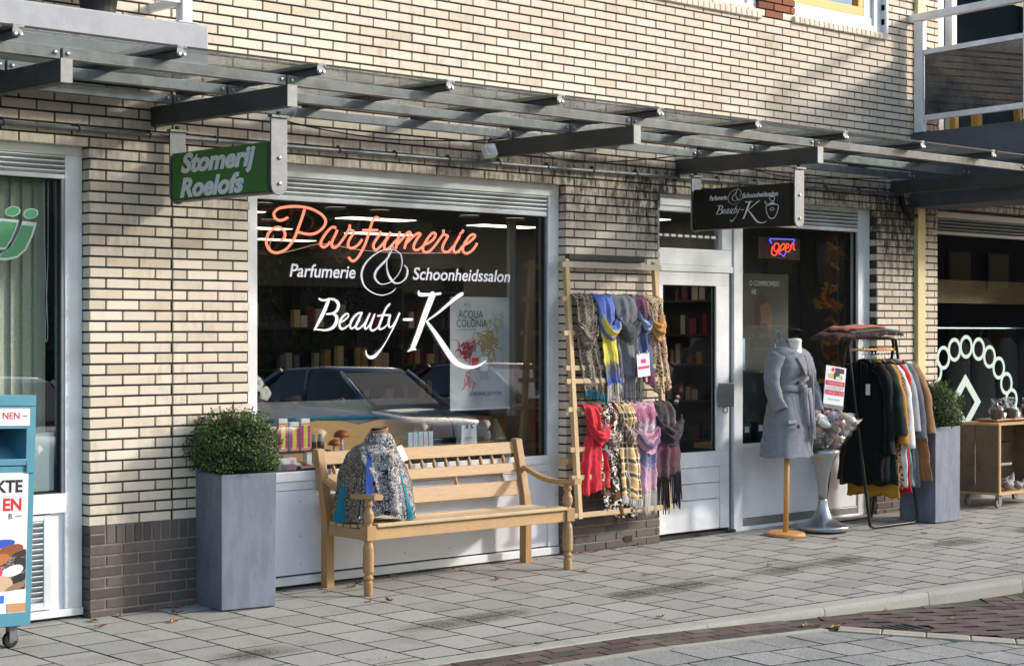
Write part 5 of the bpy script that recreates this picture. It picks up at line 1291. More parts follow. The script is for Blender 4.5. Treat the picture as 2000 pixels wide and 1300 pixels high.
# belt
MB().loft([ell(.04, 0, .163, .116, .530), ell(.04, 0, .165, .118, .545), ell(.04, 0, .165, .118, .585)], caps=False).build('belt', m_coat, CT, smooth=True, solid=.006)
MB().box(.02, .085, -.145, -.11, .525, .59).build('belt_knot', m_coat, CT, bevel=.015, seg=3)
MB().grid(lambda u, v: (.075+.055*u+.012*v, -.15-.035*v-.012*math.sin(3*v), .56-.40*v), 3, 10).build('belt_tail', m_coat, CT, smooth=True, solid=.006)
MB().grid(lambda u, v: (.02-.0*u+.035*u*(1-v*.4)-.01*math.sin(4*v), -.155-.03*v-.02*u, .56-.30*v), 3, 10).build('belt_tail', m_coat, CT, smooth=True, solid=.006)
bu = MB().lathe([(.0, -.006), (.015, -.006), (.016, 0), (.013, .004), (.010, .002), (0, .002)], 14, M=Matrix.Rotation(R(90), 4, 'X')).mesh('button'); bu.materials.append(mat('horn_button', '2e2419', .3))
for x, y, z in ((.0, -.158, .665), (.125, -.148, .69), (.005, -.128, .60), (.125, -.125, .60), (.13, -.166, .41), (-.06, -.172, .26), (.14, -.175, .27)): place(bu, 'button', (x, y, z), CT)
MB().box(-.015, .012, -.125, -.123, .845, .862).build('label_tag', m_paper, CT)
for sx in (-1, 1): MB().box(.03+sx*.14-.06, .03+sx*.14+.06, -.158, -.146, .285, .315, Matrix.Rotation(R(sx*0), 4, 'Z')).build('pocket_flap', m_coat, CT, bevel=.004)
# ------------------------------------------------------------------ bowl pedestal with soaps
BWX, BWY = 11.87, -.40; bz = gz(BWX, BWY)
BO = thing('bowl_pedestal', 'silver flared pedestal with a clear conical bowl between mannequin and clothes rack', 'display bowl', (BWX, BWY, bz), wc=False)
m_silver = mat('silver_plastic', 'a5a8ac', .28, .85)
MB().lathe([(.20, .012), (.208, .018), (.210, .045), (.205, .05), (.15, .065), (.10, .095), (.065, .14), (.045, .20), (.037, .25), (.036, .262)], 40).build('base', m_silver, BO, smooth=True)
MB().lathe([(.19, 0), (.19, .012)], 32).build('base_foot', m_rub, BO)
MB().lathe([(.036, .262), (.037, .30), (.042, .38), (.055, .46), (.08, .54), (.11, .60), (.145, .66)], 40).build('stem', m_silver, BO, smooth=True)
m_clear = glass('clear_acrylic', tint=(.93,.94,.94,1), ior=1.3, gain=1.2)
MB().lathe([(.145, .66), (.20, .74), (.255, .82), (.325, .905), (.332, .905), (.26, .815), (.205, .735), (.15, .655)], 40).build('bowl', m_clear, BO, smooth=True)
q = random.Random(11)
soap_cols = ['d9d4cb', 'cfc7be', 'bfb6ae', 'c8b7c4', '9fb0a8', 'd8cdb8', 'b9a08c', 'e0dcd6', 'd4a9b4', '8f9fb8', 'e3ded2', 'c9c3a4']
sm_ = []
for k, c in enumerate(soap_cols):
    mb = MB(); prof = [(.006, -.055), (.024, -.05), (.015, -.04), (.026, -.034), (.029, -.02), (.028, .02), (.026, .034), (.014, .042), (.026, .052), (.008, .058)]
    mb.lathe([(r*q.uniform(.9, 1.1), z) for r, z in prof], 12, sy=.8)
    mm = mat('soap_wrap_%d' % k, c, .25, nz=.45, nsc=70, bsc=60, bst=.5, c2=q.choice(['a06a72', '8a8f6a', '6a6f9a', 'efece6', 'b7a07a', '4f7f78']), coat=.6)
    me = mb.mesh('wrapped_soap'); me.materials.append(mm); sm_.append(me)
spots = []
for lay_, (z, rad, n) in enumerate(((.70, .10, 6), (.745, .14, 10), (.79, .175, 13), (.835, .21, 16), (.88, .235, 18), (.925, .20, 14), (.96, .12, 7))):
    for k in range(n):
        a = 2*math.pi*(k+.3*lay_)/n+q.gauss(0, .1); r = rad*(1 if k % 3 else .55)
        spots.append((r*math.cos(a), r*math.sin(a), z+q.gauss(0, .006)))
for k, (x, y, z) in enumerate(spots):
    o = place(sm_[k % len(sm_)], 'wrapped_soap', (BWX+x, BWY+y, bz+z), None, (q.uniform(0, 3.1), q.uniform(.9, 2.2), q.uniform(0, 6.3)))
    tag(o, 'small cellophane wrapped soap heaped in the clear bowl', 'soap', 'wrapped soaps in the bowl')
CS = thing('card_holder', 'tilted white card with pink price bands standing in the soap bowl', 'sign', (BWX-.03, BWY-.08, bz+.95))
Mk = Matrix.Translation((BWX+.02, BWY-.10, bz+1.16)) @ Matrix.Rotation(R(8), 4, 'Y') @ Matrix.Rotation(R(-12), 4, 'Z')
def kb(x0, x1, z0, z1, y=-.004, d=.001): return MB().box(x0, x1, y, y+d, z0, z1, Mk)
kb(-.105, .105, -.16, .16, -.003, .006).build('card', m_paper, CS)
kb(-.107, .107, -.175, -.145, -.005, .011).build('holder_foot', m_alu, CS)
kb(-.10, .10, .005, .045).build('pink_band', m_pink, CS); kb(-.10, .10, -.07, -.03).build('pink_band', m_pink, CS)
for k, (c, x0, x1, za, zb_) in enumerate((('2e2348', -.01, .04, .09, .15), ('5c1a24', .04, .085, .11, .148), ('d9b04a', -.075, -.02, .065, .10), ('1d1a2a', -.02, .02, .06, .11), ('8fae5a', .025, .07, .062, .09), ('b8323c', -.045, -.02, .12, .148), ('d8d4b0', .0, .05, .058, .08))):
    kb(x0, x1, za, zb_, -.0042-.0004*k).build('photo_print', mat('print_%d' % k, c, .5), CS)
Mt = Mk @ wallM(0, -.0055, 0)
m_yelp = mat('yellow_print', 'e8c53a', .5); m_greyp = mat('grey_print', '8a8c90', .5)
text('ITALIAANSE', .030, m_yelp, 'lettering', CS, Mk @ wallM(0, -.0055, .014), align='CENTER', ext=.0002)
text('KATOEN ZEEP', .028, m_greyp, 'lettering', CS, Mk @ wallM(0, -.0055, -.022), align='CENTER', ext=.0002)
text('2 VOOR € 8,50', .030, m_yelp, 'lettering', CS, Mk @ wallM(0, -.0055, -.062), align='CENTER', ext=.0002)
text('PER STUK € 4,95', .018, m_greyp, 'lettering', CS, Mk @ wallM(0, -.0055, -.11), align='CENTER', ext=.0002)
MB().tube([(BWX-.0, BWY-.10, bz+.90), (BWX-.0, BWY-.10, bz+.99)], .006, 8).build('rod', m_bolt, CS)
# ------------------------------------------------------------------ clothes rack (A frames, rod along x)
RX0, RX1, RYC = 12.22, 12.90, -.38; rg = gz(12.5, -.4)
RK = thing('clothes_rack', 'black tube clothes rack with a wooden rod near the right planter', 'clothes rack', (12.55, RYC, rg))
def uframe(yb_, yt):
    zt = rg+1.54; zb_ = rg+.012
    p = [(RX0, yt, zt-.06), (RX0+.012, yt, zt-.015), (RX0+.06, yt, zt), (RX1-.06, yt, zt), (RX1-.012, yt, zt-.015), (RX1, yt, zt-.06), (RX1, yb_, zb_+.06), (RX1-.012, yb_, zb_+.015), (RX1-.06, yb_, zb_), (RX0+.06, yb_, zb_), (RX0+.012, yb_, zb_+.015), (RX0, yb_, zb_+.06)]
    MB().tube(p, .0125, 10, closed=True).build('tube_frame', m_black, RK, smooth=True)
uframe(-.60, -.395); uframe(-.15, -.365)
MB().tube([(RX0+.0, RYC, rg+1.445), (RX1-.0, RYC, rg+1.445)], .0115, 10).build('hanging_rod', m_pole, RK, smooth=True)
def garment(label, cat, x, m, zhem, wsh=.21, whem=.27, th=.035, sl=.60, yc=RYC, slout=.06, slr=.05, m_h=None, lap=False, ph=0, lean=0, top=1.36):
    g = thing(cat if ' ' not in cat else cat.replace(' ', '_'), label, cat, (x, yc, rg+zhem), group='garments on the clothes rack')
    rings = []; n = 10
    for i in range(n+1):
        t = i/n; z = rg+top-(top-zhem)*t
        if t < .08: wd = .06+(wsh-.06)*(t/.08)**.6
        else: wd = wsh*.96+(whem-wsh*.96)*((t-.08)/.92)
        rings.append([(p[0]+lean*t, p[1]+.012*math.sin(7*t+ph), p[2]+(.015*math.sin(p[1]*30+ph) if i == n else 0)) for p in ell(x, yc, th*(.5+.5*min(1, t*6))*(1+.35*t), wd, z, 36, 2.6, .02+.045*t, ph)])
    MB().loft(refine(rings, 3), caps=False).rough(.012, 10, x, .004).build('body', m, g, smooth=True, solid=.004)
    for s_ in (-1, 1):
        sleeve(g, [(x, yc+s_*(wsh-.05), rg+top-.06), (x+.005, yc+s_*(wsh+.02), rg+top-.17), (x+.01, yc+s_*(wsh+slout*.7), rg+top-.36), (x+.0+lean*.5, yc+s_*(wsh+slout), rg+top-.06-sl)], [slr*1.15, slr, slr*.85, slr*.9], m, 14, .75)
    if lap:
        for s_ in (-1, 1): MB().grid(lambda u, v: (x-th-.012+.01*v, yc+s_*(.015+.07*u*(1-v*.7)), rg+top-.01-.34*v-.03*u), 5, 7).build('lapel', m, g, smooth=True, solid=.008)
    h = thing('coat_hanger', 'black clothes hanger with chrome hook on the rod, ' + label.split(' ')[0]+' garment below', 'hanger', (x, RYC, rg+1.38), group='hangers on the rod')
    h['label'] = 'black hanger with wire hook carrying the ' + HN[label]
    hk = catmull([(x, RYC, rg+top-.005), (x, RYC, rg+1.39), (x, RYC+.018, rg+1.41), (x, RYC+.022, rg+1.44), (x, RYC, rg+1.46), (x, RYC-.02, rg+1.445)], 5)
    MB().tube(hk, .0025, 6).build('hook', m_chrome, h, smooth=True)
    MB().tube(catmull([(x, yc-.17, rg+top-.055), (x, yc-.08, rg+top-.02), (x, yc, rg+top), (x, yc+.08, rg+top-.02), (x, yc+.17, rg+top-.055)], 5), .008, 6).build('shoulder_bar', m_black, h, smooth=True)
    return g
HN = {}
GL = [('long black coat with a white tag hanging first on the rack', 'coat', 12.45, cloth('black_wool', '0e0f10', nz=.3), .36, dict(wsh=.20, whem=.235, th=.05, sl=.70, lap=True, slr=.055), 'long black coat'),
      ('dark green coat hanging behind the black coat', 'coat', 12.525, cloth('bottle_green_wool', '14221d'), .33, dict(whem=.27, sl=.55, slr=.06, slout=.11), 'dark green coat'),
      ('mustard yellow knitted cardigan on the rack', 'cardigan', 12.58, cloth('mustard_knit', 'b07f2c', w=250, st=.7), .24, dict(whem=.25, sl=.63, slout=.10), 'mustard cardigan'),
      ('tan dress with black flecks on the rack', 'dress', 12.625, leopard('tan_fleck', '8d7252', '1a1512', '1a1512', 40, us=(1.5, 4, 1)), .31, dict(whem=.24, sl=.60, slout=.08), 'tan flecked dress'),
      ('white long sleeved cardigan on the rack', 'cardigan', 12.67, cloth('white_knit', 'd5d4d2', nz=.06), .32, dict(whem=.26, sl=.66, slout=.10, slr=.045), 'white cardigan'),
      ('bright red coat on the rack', 'coat', 12.715, cloth('bright_red_wool', 'b0141a', nz=.08), .26, dict(whem=.28, sl=.50, slout=.06), 'bright red coat'),
      ('light grey coat between the red and mid grey coats', 'coat', 12.76, cloth('light_grey_wool', 'a8a8aa'), .33, dict(whem=.27, sl=.53, slout=.10), 'light grey coat'),
      ('mid grey wool coat beside the brown coat', 'coat', 12.815, cloth('mid_grey_wool', '5e646e'), .32, dict(whem=.28, sl=.59, slout=.11, slr=.058), 'mid grey coat'),
      ('caramel brown teddy coat hanging last on the rack', 'coat', 12.9, cloth('brown_teddy', '83562c', w=130, st=1.0, sheen=.6), .37, dict(whem=.345, sl=.55, th=.055, slout=.13, slr=.065), 'brown teddy coat')]
for k, (lb, ct, x, m, zh, kw, hn) in enumerate(GL):
    HN[lb] = hn; garment(lb, ct, x, m, zh, ph=k*1.7, **kw)
MB2 = MB().box(-.002, .002, -.02, .02, -.045, .045, Matrix.Translation((12.385, -.47, rg+1.12))); tag(MB2.build('price_tag', m_paper), 'white paper price tag hanging on the long black coat', 'tag')
# folded scarves on top of the rack
FS = [('folded dark patterned scarf at the left end of the rack top', 'dark_print', snake('dark_print', '16161a', '2a3a3c', '6a3a34', 40), 11.92, 12.45, 1.555, .035), ('folded teal scarf on the rack top', 't', cloth('grey_teal', '4f7570'), 12.15, 12.82, 1.60, .016), ('folded salmon pink scarf on the rack top', 's', cloth('salmon', 'b56a54'), 12.05, 12.60, 1.625, .014), ('folded dark red checked scarf under the teal one on the rack top', 'r', plaid('dark_red_check', '4a2226', [(.5, .12, '17120f', .8), (.2, .04, 'a8927a', .8)], 5, 9), 12.20, 12.86, 1.57, .020)]
for lb, nm, m, x0, x1, z, th in FS:
    q = random.Random(len(lb)); ph = q.uniform(0, 6)
    s = thing('folded_scarf', lb, 'scarf', ((x0+x1)/2, RYC, rg+z-.02), group='scarves on the rack top')
    MB().grid(lambda u, v: (x0+(x1-x0)*u+.02*math.sin(5*v+ph), RYC-.11+.24*v, rg+z+.008*math.sin(7*u+ph)+.006*math.sin(11*v)+.010*math.sin(3.1*v)-(.03*max(0, .12-u)/.12)), 24, 10).build('folded_cloth', m, s, smooth=True, solid=th)
    mb = MB()
    for k in range(26):
        x = x0+(x1-x0)*(k+.5)/26; mb.tube([(x, RYC-.115, rg+z), (x+q.gauss(0, .004), RYC-.125, rg+z-.02), (x+q.gauss(0, .006), RYC-.122, rg+z-.045)], .002, 4)
    mb.build('fringe', m, s)
# ------------------------------------------------------------------ wooden crate on casters
cz_ = gz(14.6, -.3)
CR = thing('wooden_crate', 'weathered wooden crate on casters with an open front at the far right', 'crate', (14.75, -.3, cz_))
cx0, cx1, cy0, cy1, zb, zt = 14.325, 15.25, -.505, -.09, cz_+.115, cz_+.755
for i, (a, b) in enumerate(((cy0+.012, cy0+.240), (cy0+.250, cy1))): MB().box(cx0, cx0+.02, a, b, zb+.02, zt-.02).build('side_plank', m_crate, CR, bevel=.003)
for a, b in ((cy0+.012, cy0+.240), (cy0+.250, cy1)): MB().box(cx1-.02, cx1, a, b, zb+.02, zt-.02).build('side_plank', m_crate, CR, bevel=.003)
for a, b in ((zb+.0, zb+.21), (zb+.214, zb+.42), (zb+.424, zt)): MB().box(cx0+.021, cx1-.021, cy1-.02, cy1, a+.02, b-.02 if b == zt else b).build('back_plank', m_crate, CR, bevel=.003)
for a, b in ((cy0, cy0+.2), (cy0+.204, cy1)):
    MB().box(cx0-.005, cx1+.005, a, b, zt-.02, zt+.002).build('top_plank', m_crateL, CR, bevel=.003); MB().box(cx0, cx1, a, b, zb, zb+.02).build('bottom_plank', m_crateL, CR, bevel=.003)
MB().box(cx0-.002, cx0+.026, cy0-.004, cy0+.011, zb+.021, zt-.021).build('front_stile', m_crateL, CR, bevel=.002)
MB().box(cx1-.026, cx1+.002, cy0-.004, cy0+.011, zb+.021, zt-.021).build('front_stile', m_crateL, CR, bevel=.002)
for x in (cx0+.06, cx1-.06):
    for y in (cy0+.05, cy1-.06):
        zc = cz_ + .045 + SLY*(y+.3)
        w_ = MB().lathe([(.02, -.014), (.043, -.014), (.045, -.008), (.045, .008), (.043, .014), (.02, .014)], 20, M=Matrix.Translation((x, y, zc+.001)) @ Matrix.Rotation(R(90), 4, 'X')).build('caster_wheel', m_galv, CR, smooth=False)
        MB().box(x-.012, x+.04, y-.019, y-.0155, zc, zb).box(x-.012, x+.04, y+.0155, y+.019, zc, zb).box(x-.02, x+.045, y-.022, y+.022, zb-.006, zb-.001).build('caster_fork', m_alu, CR)
TR = MB().grid(lambda u, v: (14.42+.8*u, -.42+.22*v+.012*math.sin(9*u), cz_+.775+.012*u*(1-u)), 16, 3).build('serving_board', wood('board_wood', 'a87a4a', '7d5532', (3, 20, 20)), None, smooth=True, solid=.018); tag(TR, 'rustic brown serving board lying on the crate', 'board')
choc = mat('chocolate', '3f2620', .5); cello = glass('cellophane', tint=(.93,.93,.93,1), ior=1.35, gain=1.3, add=.02, dirt=.05, dirtc=(.8,.8,.8,1), rough=.1)
for k, (x, y) in enumerate(((14.50, -.37), (14.72, -.38), (14.87, -.27), (15.02, -.38))):
    lb = ['chocolate pot in cellophane at the left end of the serving board', 'second chocolate pot in cellophane on the serving board', 'chocolate pot in cellophane standing behind the other three', 'chocolate pot in cellophane at the right edge of the photo'][k]
    t = thing('wrapped_pot', lb, 'gift', (x, y, cz_+.79), group='wrapped chocolate pots', wc=False)
    MB().lathe([(.045, 0), (.06, .075), (.058, .085), (0, .088)], 14).build('pot', choc, t, smooth=True)
    MB().lathe([(.052, -.002), (.068, .08), (.06, .10), (.02, .125), (.015, .132), (.03, .155), (.05, .175), (.045, .18)], 18).build('wrap', cello, t)
    mb = MB(); qq = random.Random(k)
    for j in range(14):
        a = qq.uniform(0, 6.3); mb.tube(catmull([(0, 0, .13), (.03*math.cos(a), .03*math.sin(a), .15), (.055*math.cos(a), .055*math.sin(a), .13+qq.uniform(-.03, .05))], 4), .002, 4)
    mb.build('ribbon', m_bolt, t)
    hp = [(.016*math.sin(s)**3*1.5, -.07, (.013*math.cos(s)-.005*math.cos(2*s)-.002*math.cos(3*s))*1.9+.035) for s in [i*6.283/20 for i in range(20)]]
    MB().prism([(a+.035, b, c) for a, b, c in hp], (0, .006, 0)).build('heart_tag', m_paper, t)
m_stone = mat('grey_stoneware', '7d7c7c', .6, nz=.15)
for k, (x, y, rz, s) in enumerate(((14.48, -.36, -.5, 1.0), (14.66, -.40, .3, 1.15), (14.82, -.42, .1, .8))):
    t = thing('bird_figure', ['grey ceramic bird leaning at the left inside the crate', 'larger grey ceramic bird with raised tail inside the crate', 'small pale ceramic bird at the front of the crate'][k], 'figurine', (x, y, zb+.021), rz, 'ceramic birds in the crate', wc=False)
    rg_ = []
    for i in range(13):
        u = i/12; xx = (-.11+.26*u)*s; r = (.048*math.sin(math.pi*min(1, u*1.5+.06))**.7 if u < .62 else .03*(1-u)/.38+.006)*s
        rg_.append([(xx, r*math.cos(a), .048*s+max(0, u-.5)*.16*s+r*math.sin(a)*.95) for a in [j*6.283/14 for j in range(14)]])
    MB().loft(rg_).build('bird_body', m_stone, t, smooth=True)
    MB().lathe([(0, -.028), (.02, -.02), (.028, 0), (.02, .02), (0, .028)], 12, (-.10*s, 0, .075*s)).build('bird_head', m_stone, t, smooth=True)
    MB().lathe([(.007, 0), (0, .028)], 8, M=Matrix.Translation((-.125*s, 0, .075*s)) @ Matrix.Rotation(R(-90), 4, 'Y')).build('beak', m_stone, t)
# ------------------------------------------------------------------ shoe collection container at the left edge
kz_ = gz(4.7, -.5)
KC = thing('collection_container', 'teal metal shoe collection container on wheels at the left edge', 'container', (4.45, -.3, kz_))
Mtl = Matrix.Translation((4.78, -.55, kz_+.12)) @ Matrix.Rotation(R(1.6), 4, 'Y')
def KB_(x0, x1, y0, y1, z0, z1): return MB().box(x0, x1, y0, y1, z0, z1, Mtl)
kw_, kd, kh = .66, .46, 1.205
mb = KB_(-kw_, 0, .02, kd, .02, kh-.002)
# front skin with a hatch hole
KB_(-kw_, 0, 0, .02, .0, .835).build('front_panel', m_teal, KC, bevel=.003)
KB_(-.05, 0, 0, .02, .836, kh-.06).build('front_stile', m_teal, KC); KB_(-kw_, -kw_+.05, 0, .02, .836, kh-.06).build('front_stile', m_teal, KC)
KB_(-kw_, 0, -.002, .02, kh-.058, kh).build('top_band', m_teal, KC, bevel=.003); KB_(-kw_+.05, -.05, .001, .02, 1.03, kh-.06).build('hatch_header', m_teal, KC)
KB_(-.012, -.0, .021, kd, 0, kh-.01).build('side_panel', m_teal, KC); KB_(-kw_, -kw_+.012, .021, kd, 0, kh-.01).build('side_panel', m_teal, KC); KB_(-kw_+.012, -.012, kd-.012, kd, 0, kh-.01).build('back_panel', m_teal, KC); KB_(-kw_+.012, -.012, .021, kd-.012, kh-.02, kh-.008).build('lid', m_teal, KC); KB_(-kw_+.012, -.012, .021, kd-.012, .0, .012).build('floor_panel', m_teal, KC)
MB().add([Mtl @ Vector(p) for p in ((-kw_+.05, .02, .836), (-.05, .02, .836), (-.05, .30, .99), (-kw_+.05, .30, .99))], [(0, 1, 2, 3)]).build('chute', m_teal, KC)
MB().add([Mtl @ Vector(p) for p in ((-.05, .021, .836), (-.05, .021, 1.03), (-.05, .30, 1.03), (-.05, .30, .99))], [(0, 1, 2, 3)]).build('chute_cheek', m_teal, KC)
KB_(-.052, 0, -.012, 0, .80, .86).build('hatch_sill', m_teal, KC); KB_(-kw_+.04, -.04, -.010, 0, .838, .872).build('hatch_lip', m_teal, KC, bevel=.003)
KB_(-kw_+.04, -.035, -.002, -.0005, 1.045, 1.135).build('upper_label', m_paper, KC)
KB_(-kw_+.04, -.035, -.002, -.0005, .07, .80).build('poster', m_paper, KC)
def kt(b, s, m, x, z, off=0, al='RIGHT'): text(b, s, m, 'lettering', KC, Mtl @ wallM(x, -.003, z), align=al, offset=off, ext=.0003)
kt('NEN', .05, m_cardr, -.092, 1.08, .0006); KB_(-.078, -.05, -.003, -.0022, 1.094, 1.099).build('dash', m_cardk, KC)
kt('KTE', .088, m_cardk, -.068, .700, .003); kt('EN', .088, m_cardr, -.068, .605, .003); kt('B.', .04, m_cardk, -.115, .560, .0005); KB_(-.105, -.068, -.003, -.0022, .572, .577).build('dash', m_cardk, KC)
# printed shoes (flat print)
def clutter():
    m, t, b, o = nt('shoe_photo_print'); p = pos(t)
    vo = N(t, 'ShaderNodeTexVoronoi'); vo.inputs['Scale'].default_value = 17; nn_ = N(t, 'ShaderNodeTexNoise'); nn_.inputs['Scale'].default_value = 14; t.links.new(p, nn_.inputs['Vector'])
    vv = N(t, 'ShaderNodeVectorMath', operation='MULTIPLY_ADD'); t.links.new(nn_.outputs[1], vv.inputs[0]); vv.inputs[1].default_value = (.06, .06, .06); t.links.new(scale(t, p, (.6, 1, 1.25)), vv.inputs[2]); t.links.new(vv.outputs[0], vo.inputs['Vector'])
    sc_c = N(t, 'ShaderNodeSeparateColor'); t.links.new(vo.outputs['Color'], sc_c.inputs[0])
    col = ramp(t, sc_c.outputs[0], [(0, C('7a4a2a')), (.18, C('c9a888')), (.36, C('2a2624')), (.5, C('d9d3cc')), (.64, C('a8683a')), (.78, C('3a3f4a')), (.9, C('c8b8a8'))], 'CONSTANT')
    col = mixc(t, mapr(t, vo.outputs['Distance'], .25, .6), col, C('2a221e')); col = mixc(t, mapr(t, noise(t, p, 90, 4, .7), .45, .6, 0, .4), col, C('e0d8d0'))
    t.links.new(col, b.inputs['Base Color']); b.inputs['Roughness'].default_value = .45; return m
KB_(-kw_+.041, -.0365, -.0024, -.0021, .19, .40).build('shoe_photo', clutter(), KC)
sh = [('1f4fb8', -.25, .425, .15, .022, .1), ('8a4a24', -.16, .385, .11, .030, .25), ('2c2826', -.075, .375, .045, .016, .15), ('b36a3a', -.22, .34, .09, .028, .3), ('20242c', -.07, .325, .045, .035, -.7), ('e6e2de', -.13, .285, .08, .026, .25), ('c2406a', -.23, .285, .06, .032, 0), ('1c1b1e', -.09, .245, .06, .020, .3), ('c9a88a', -.2, .22, .09, .045, .0), ('d8d5d2', -.28, .30, .05, .03, 0), ('8f7258', -.10, .205, .06, .016, .3)]
for k, (c, x, z, rx, rzz_, a) in enumerate(sh):
    mb = MB(); pts = []
    for i in range(20):
        th = 2*math.pi*i/20; u, v = rx*math.cos(th), rzz_*math.sin(th)*(1+.35*math.cos(th)); xx, zz = x+u*math.cos(a)-v*math.sin(a), z+u*math.sin(a)+v*math.cos(a)
        pts.append(tuple(Mtl @ Vector((min(xx, -.037), -.0025-.0002*k, zz))))
    mb.poly(pts).build('shoe_print', mat('shoe_print_%d' % k, c, .5), KC)
KB_(-kw_+.041, -.036, -.0052, -.0048, .12, .185).build('white_strip', m_paper, KC); KB_(-.30, -.16, -.0058, -.0053, .125, .165).build('blue_print', mat('blue_print', '2a6ad0', .5), KC)
KB_(-.14, -.036, -.0052, -.0048, .075, .119).build('tan_print', mat('tan_print', 'c09060', .5), KC)
for x in (4.70, 4.22):
    for y in (-.48, -.16):
        zc = gz(x, y)+.042
        MB().lathe([(.018, -.016), (.036, -.016), (.042, -.009), (.042, .009), (.036, .016), (.018, .016)], 20, M=Matrix.Translation((x, y, zc)) @ Matrix.Rotation(R(90), 4, 'X')).build('wheel', m_rub, KC)
        MB().lathe([(.0, -.0165), (.017, -.0165), (.017, .0165), (0, .0165)], 14, M=Matrix.Translation((x, y, zc)) @ Matrix.Rotation(R(90), 4, 'X')).build('wheel_hub', m_galv, KC)
        MB().box(x-.014, x+.03, y-.022, y-.018, zc-.005, kz_+.12).box(x-.014, x+.03, y+.018, y+.022, zc-.005, kz_+.12).box(x-.03, x+.04, y-.03, y+.03, kz_+.111, kz_+.117).build('wheel_fork', m_alu, KC)
# ------------------------------------------------------------------ neon sign, open sign
NE = thing('neon_sign', 'glowing red script neon sign reading Parfumerie inside the middle window', 'neon sign', (7.7, .17, 2.1))
for s in NEON:
    MB().tube(catmull([(a, .17, b) for a, b in s], 4), .0085, 8).build('neon_tube', m_neon, NE, smooth=True)
MB().box(6.80, 8.78, .235, .240, 2.02, 2.47).build('acrylic_panel', m_acryl, NE)
MB().tube(catmull([(6.90, .2, 2.25), (6.87, .2, 2.17), (6.95, .2, 2.14), (7.1, .2, 2.17), (7.3, .2, 2.21), (7.6, .2, 2.18), (8.0, .2, 2.17), (8.5, .2, 2.19)], 6), .003, 5).build('cable', m_paper, NE)
OS = thing('open_sign', 'black open sign with red script and blue outline in the right window', 'neon sign', (12.1, .2, 2.24))
MB().box(11.82, 12.38, .215, .235, 2.24, 2.425).build('board', m_black, OS, bevel=.006)
for s in OPEN: MB().tube(catmull([(a, .205, b) for a, b in s], 4), .0055, 6).build('neon_tube', m_neonr, OS, smooth=True)
for s in OPENB: MB().tube([(a, .205, b) for a, b in s], .005, 6).build('neon_tube', m_neonb, OS, smooth=True)
MB().tube([(12.3, .225, 2.42), (12.31, .225, 2.72)], .003, 5).build('cord', m_rub, OS)
# ------------------------------------------------------------------ goods in the middle window
wz = .742
def boxthing(name, label, cat, x, y, z, sx, sy, sz, m, rz=0, group='goods in the middle window', parts=()):
    t = thing(name, label, cat, (x, y, z), rz, group, wc=False)
    MB().box(-sx/2, sx/2, -sy/2, sy/2, 0, sz).build('box', m, t, bevel=.002)
    for nm, x0, x1, z0, z1, mm in parts: MB().box(-sx/2+sx*x0, -sx/2+sx*x1, -sy/2-.0008, -sy/2-.0002, sz*z0, sz*z1).build(nm, mm, t)
    return t
m_mag = mat('magenta_print', 'bd1a76', .4); m_ylw = mat('lime_print', 'd3d03a', .4); m_org = mat('orange_print', 'e07a3a', .4); m_lp = mat('light_pink_print', 'e0a9c4', .4); m_gry = mat('light_grey_print', 'b9bcc4', .4)
tall = lambda: (('orange_edge', 0, 1, .86, .92, m_org), ('magenta_field', 0, 1, .08, .80, m_mag), ('lime_strip', .28, .72, .1, .78, m_ylw), ('orange_edge', 0, 1, .03, .08, m_org))
tall = lambda: (('magenta_side', 0, .27, .08, .78, m_mag), ('magenta_side', .73, 1, .08, .78, m_mag), ('lime_strip', .30, .70, .1, .80, m_ylw), ('orange_edge', 0, 1, .02, .07, m_org), ('orange_edge', 0, 1, .81, .86, m_org))
SH = thing('display_riser', 'low dark riser shelf carrying the tall cartons in the window', 'shelf', (7.17, .33, wz), wc=False)
MB().box(-.24, .22, -.09, .09, .11, .125).build('shelf_top', m_intd, SH); MB().box(-.24, -.22, -.09, .09, 0, .11).box(.2, .22, -.09, .09, 0, .11).build('shelf_legs', m_intd, SH)
for k, (x, h, lb) in enumerate(((7.045, .21, 'tall magenta and lime carton at the left of the riser'), (7.135, .185, 'shorter middle magenta and lime carton on the riser'), (7.225, .205, 'tall magenta and lime carton at the right of the riser'))): boxthing('carton', lb, 'box', x, .32, wz+.1255, .078, .05, h, m_paper, .12, parts=tall())
m_purple = mat('purple_glass', '5a2848', .2)
for k, (x, r, h, lb) in enumerate(((7.30, .016, .10, 'slim purple bottle with silver cap on the riser'), (7.355, .024, .10, 'wider dark purple bottle with silver cap on the riser'))):
    t = thing('bottle', lb, 'bottle', (x, .30, wz+.1255), 0, 'goods in the middle window', wc=False)
    MB().lathe([(r, 0), (r, h*.5), (r*.95, h*.52)], 14).build('body', m_purple, t, smooth=True); MB().lathe([(r*.9, h*.52), (r*.75, h), (0, h)], 14).build('cap', m_bolt, t)
for k, (x, y, sx, sz, lb, pp) in enumerate(((6.99, .24, .075, .085, 'white box with a grey photo at the far left of the window', (('print', .2, .5, .4, .7, m_gry),)), (7.075, .26, .075, .085, 'white box with a pink round print in the window', (('print', .25, .75, .5, .85, m_lp),)), (7.20, .24, .045, .115, 'upright white box with a red top edge in the window', (('print', 0, 1, .9, 1, m_lp),)), (7.255, .235, .04, .11, 'upright white box with brown strip in the window', (('print', 0, .25, 0, .9, mat('brown_print', '8a5a38', .5)), ('top_print', 0, 1, .9, 1, m_mag))), (7.33, .25, .035, .115, 'narrow plain white carton beside the bench post', ()), (7.38, .27, .04, .11, 'second narrow plain white carton beside the bench post', ()), (7.01, .19, .06, .05, 'small pink flat box at the window edge', (('print', 0, 1, 0, 1, m_lp),)))):
    boxthing('carton', lb, 'box', x, y, wz, sx, .04, sz, m_paper, .1, parts=pp)
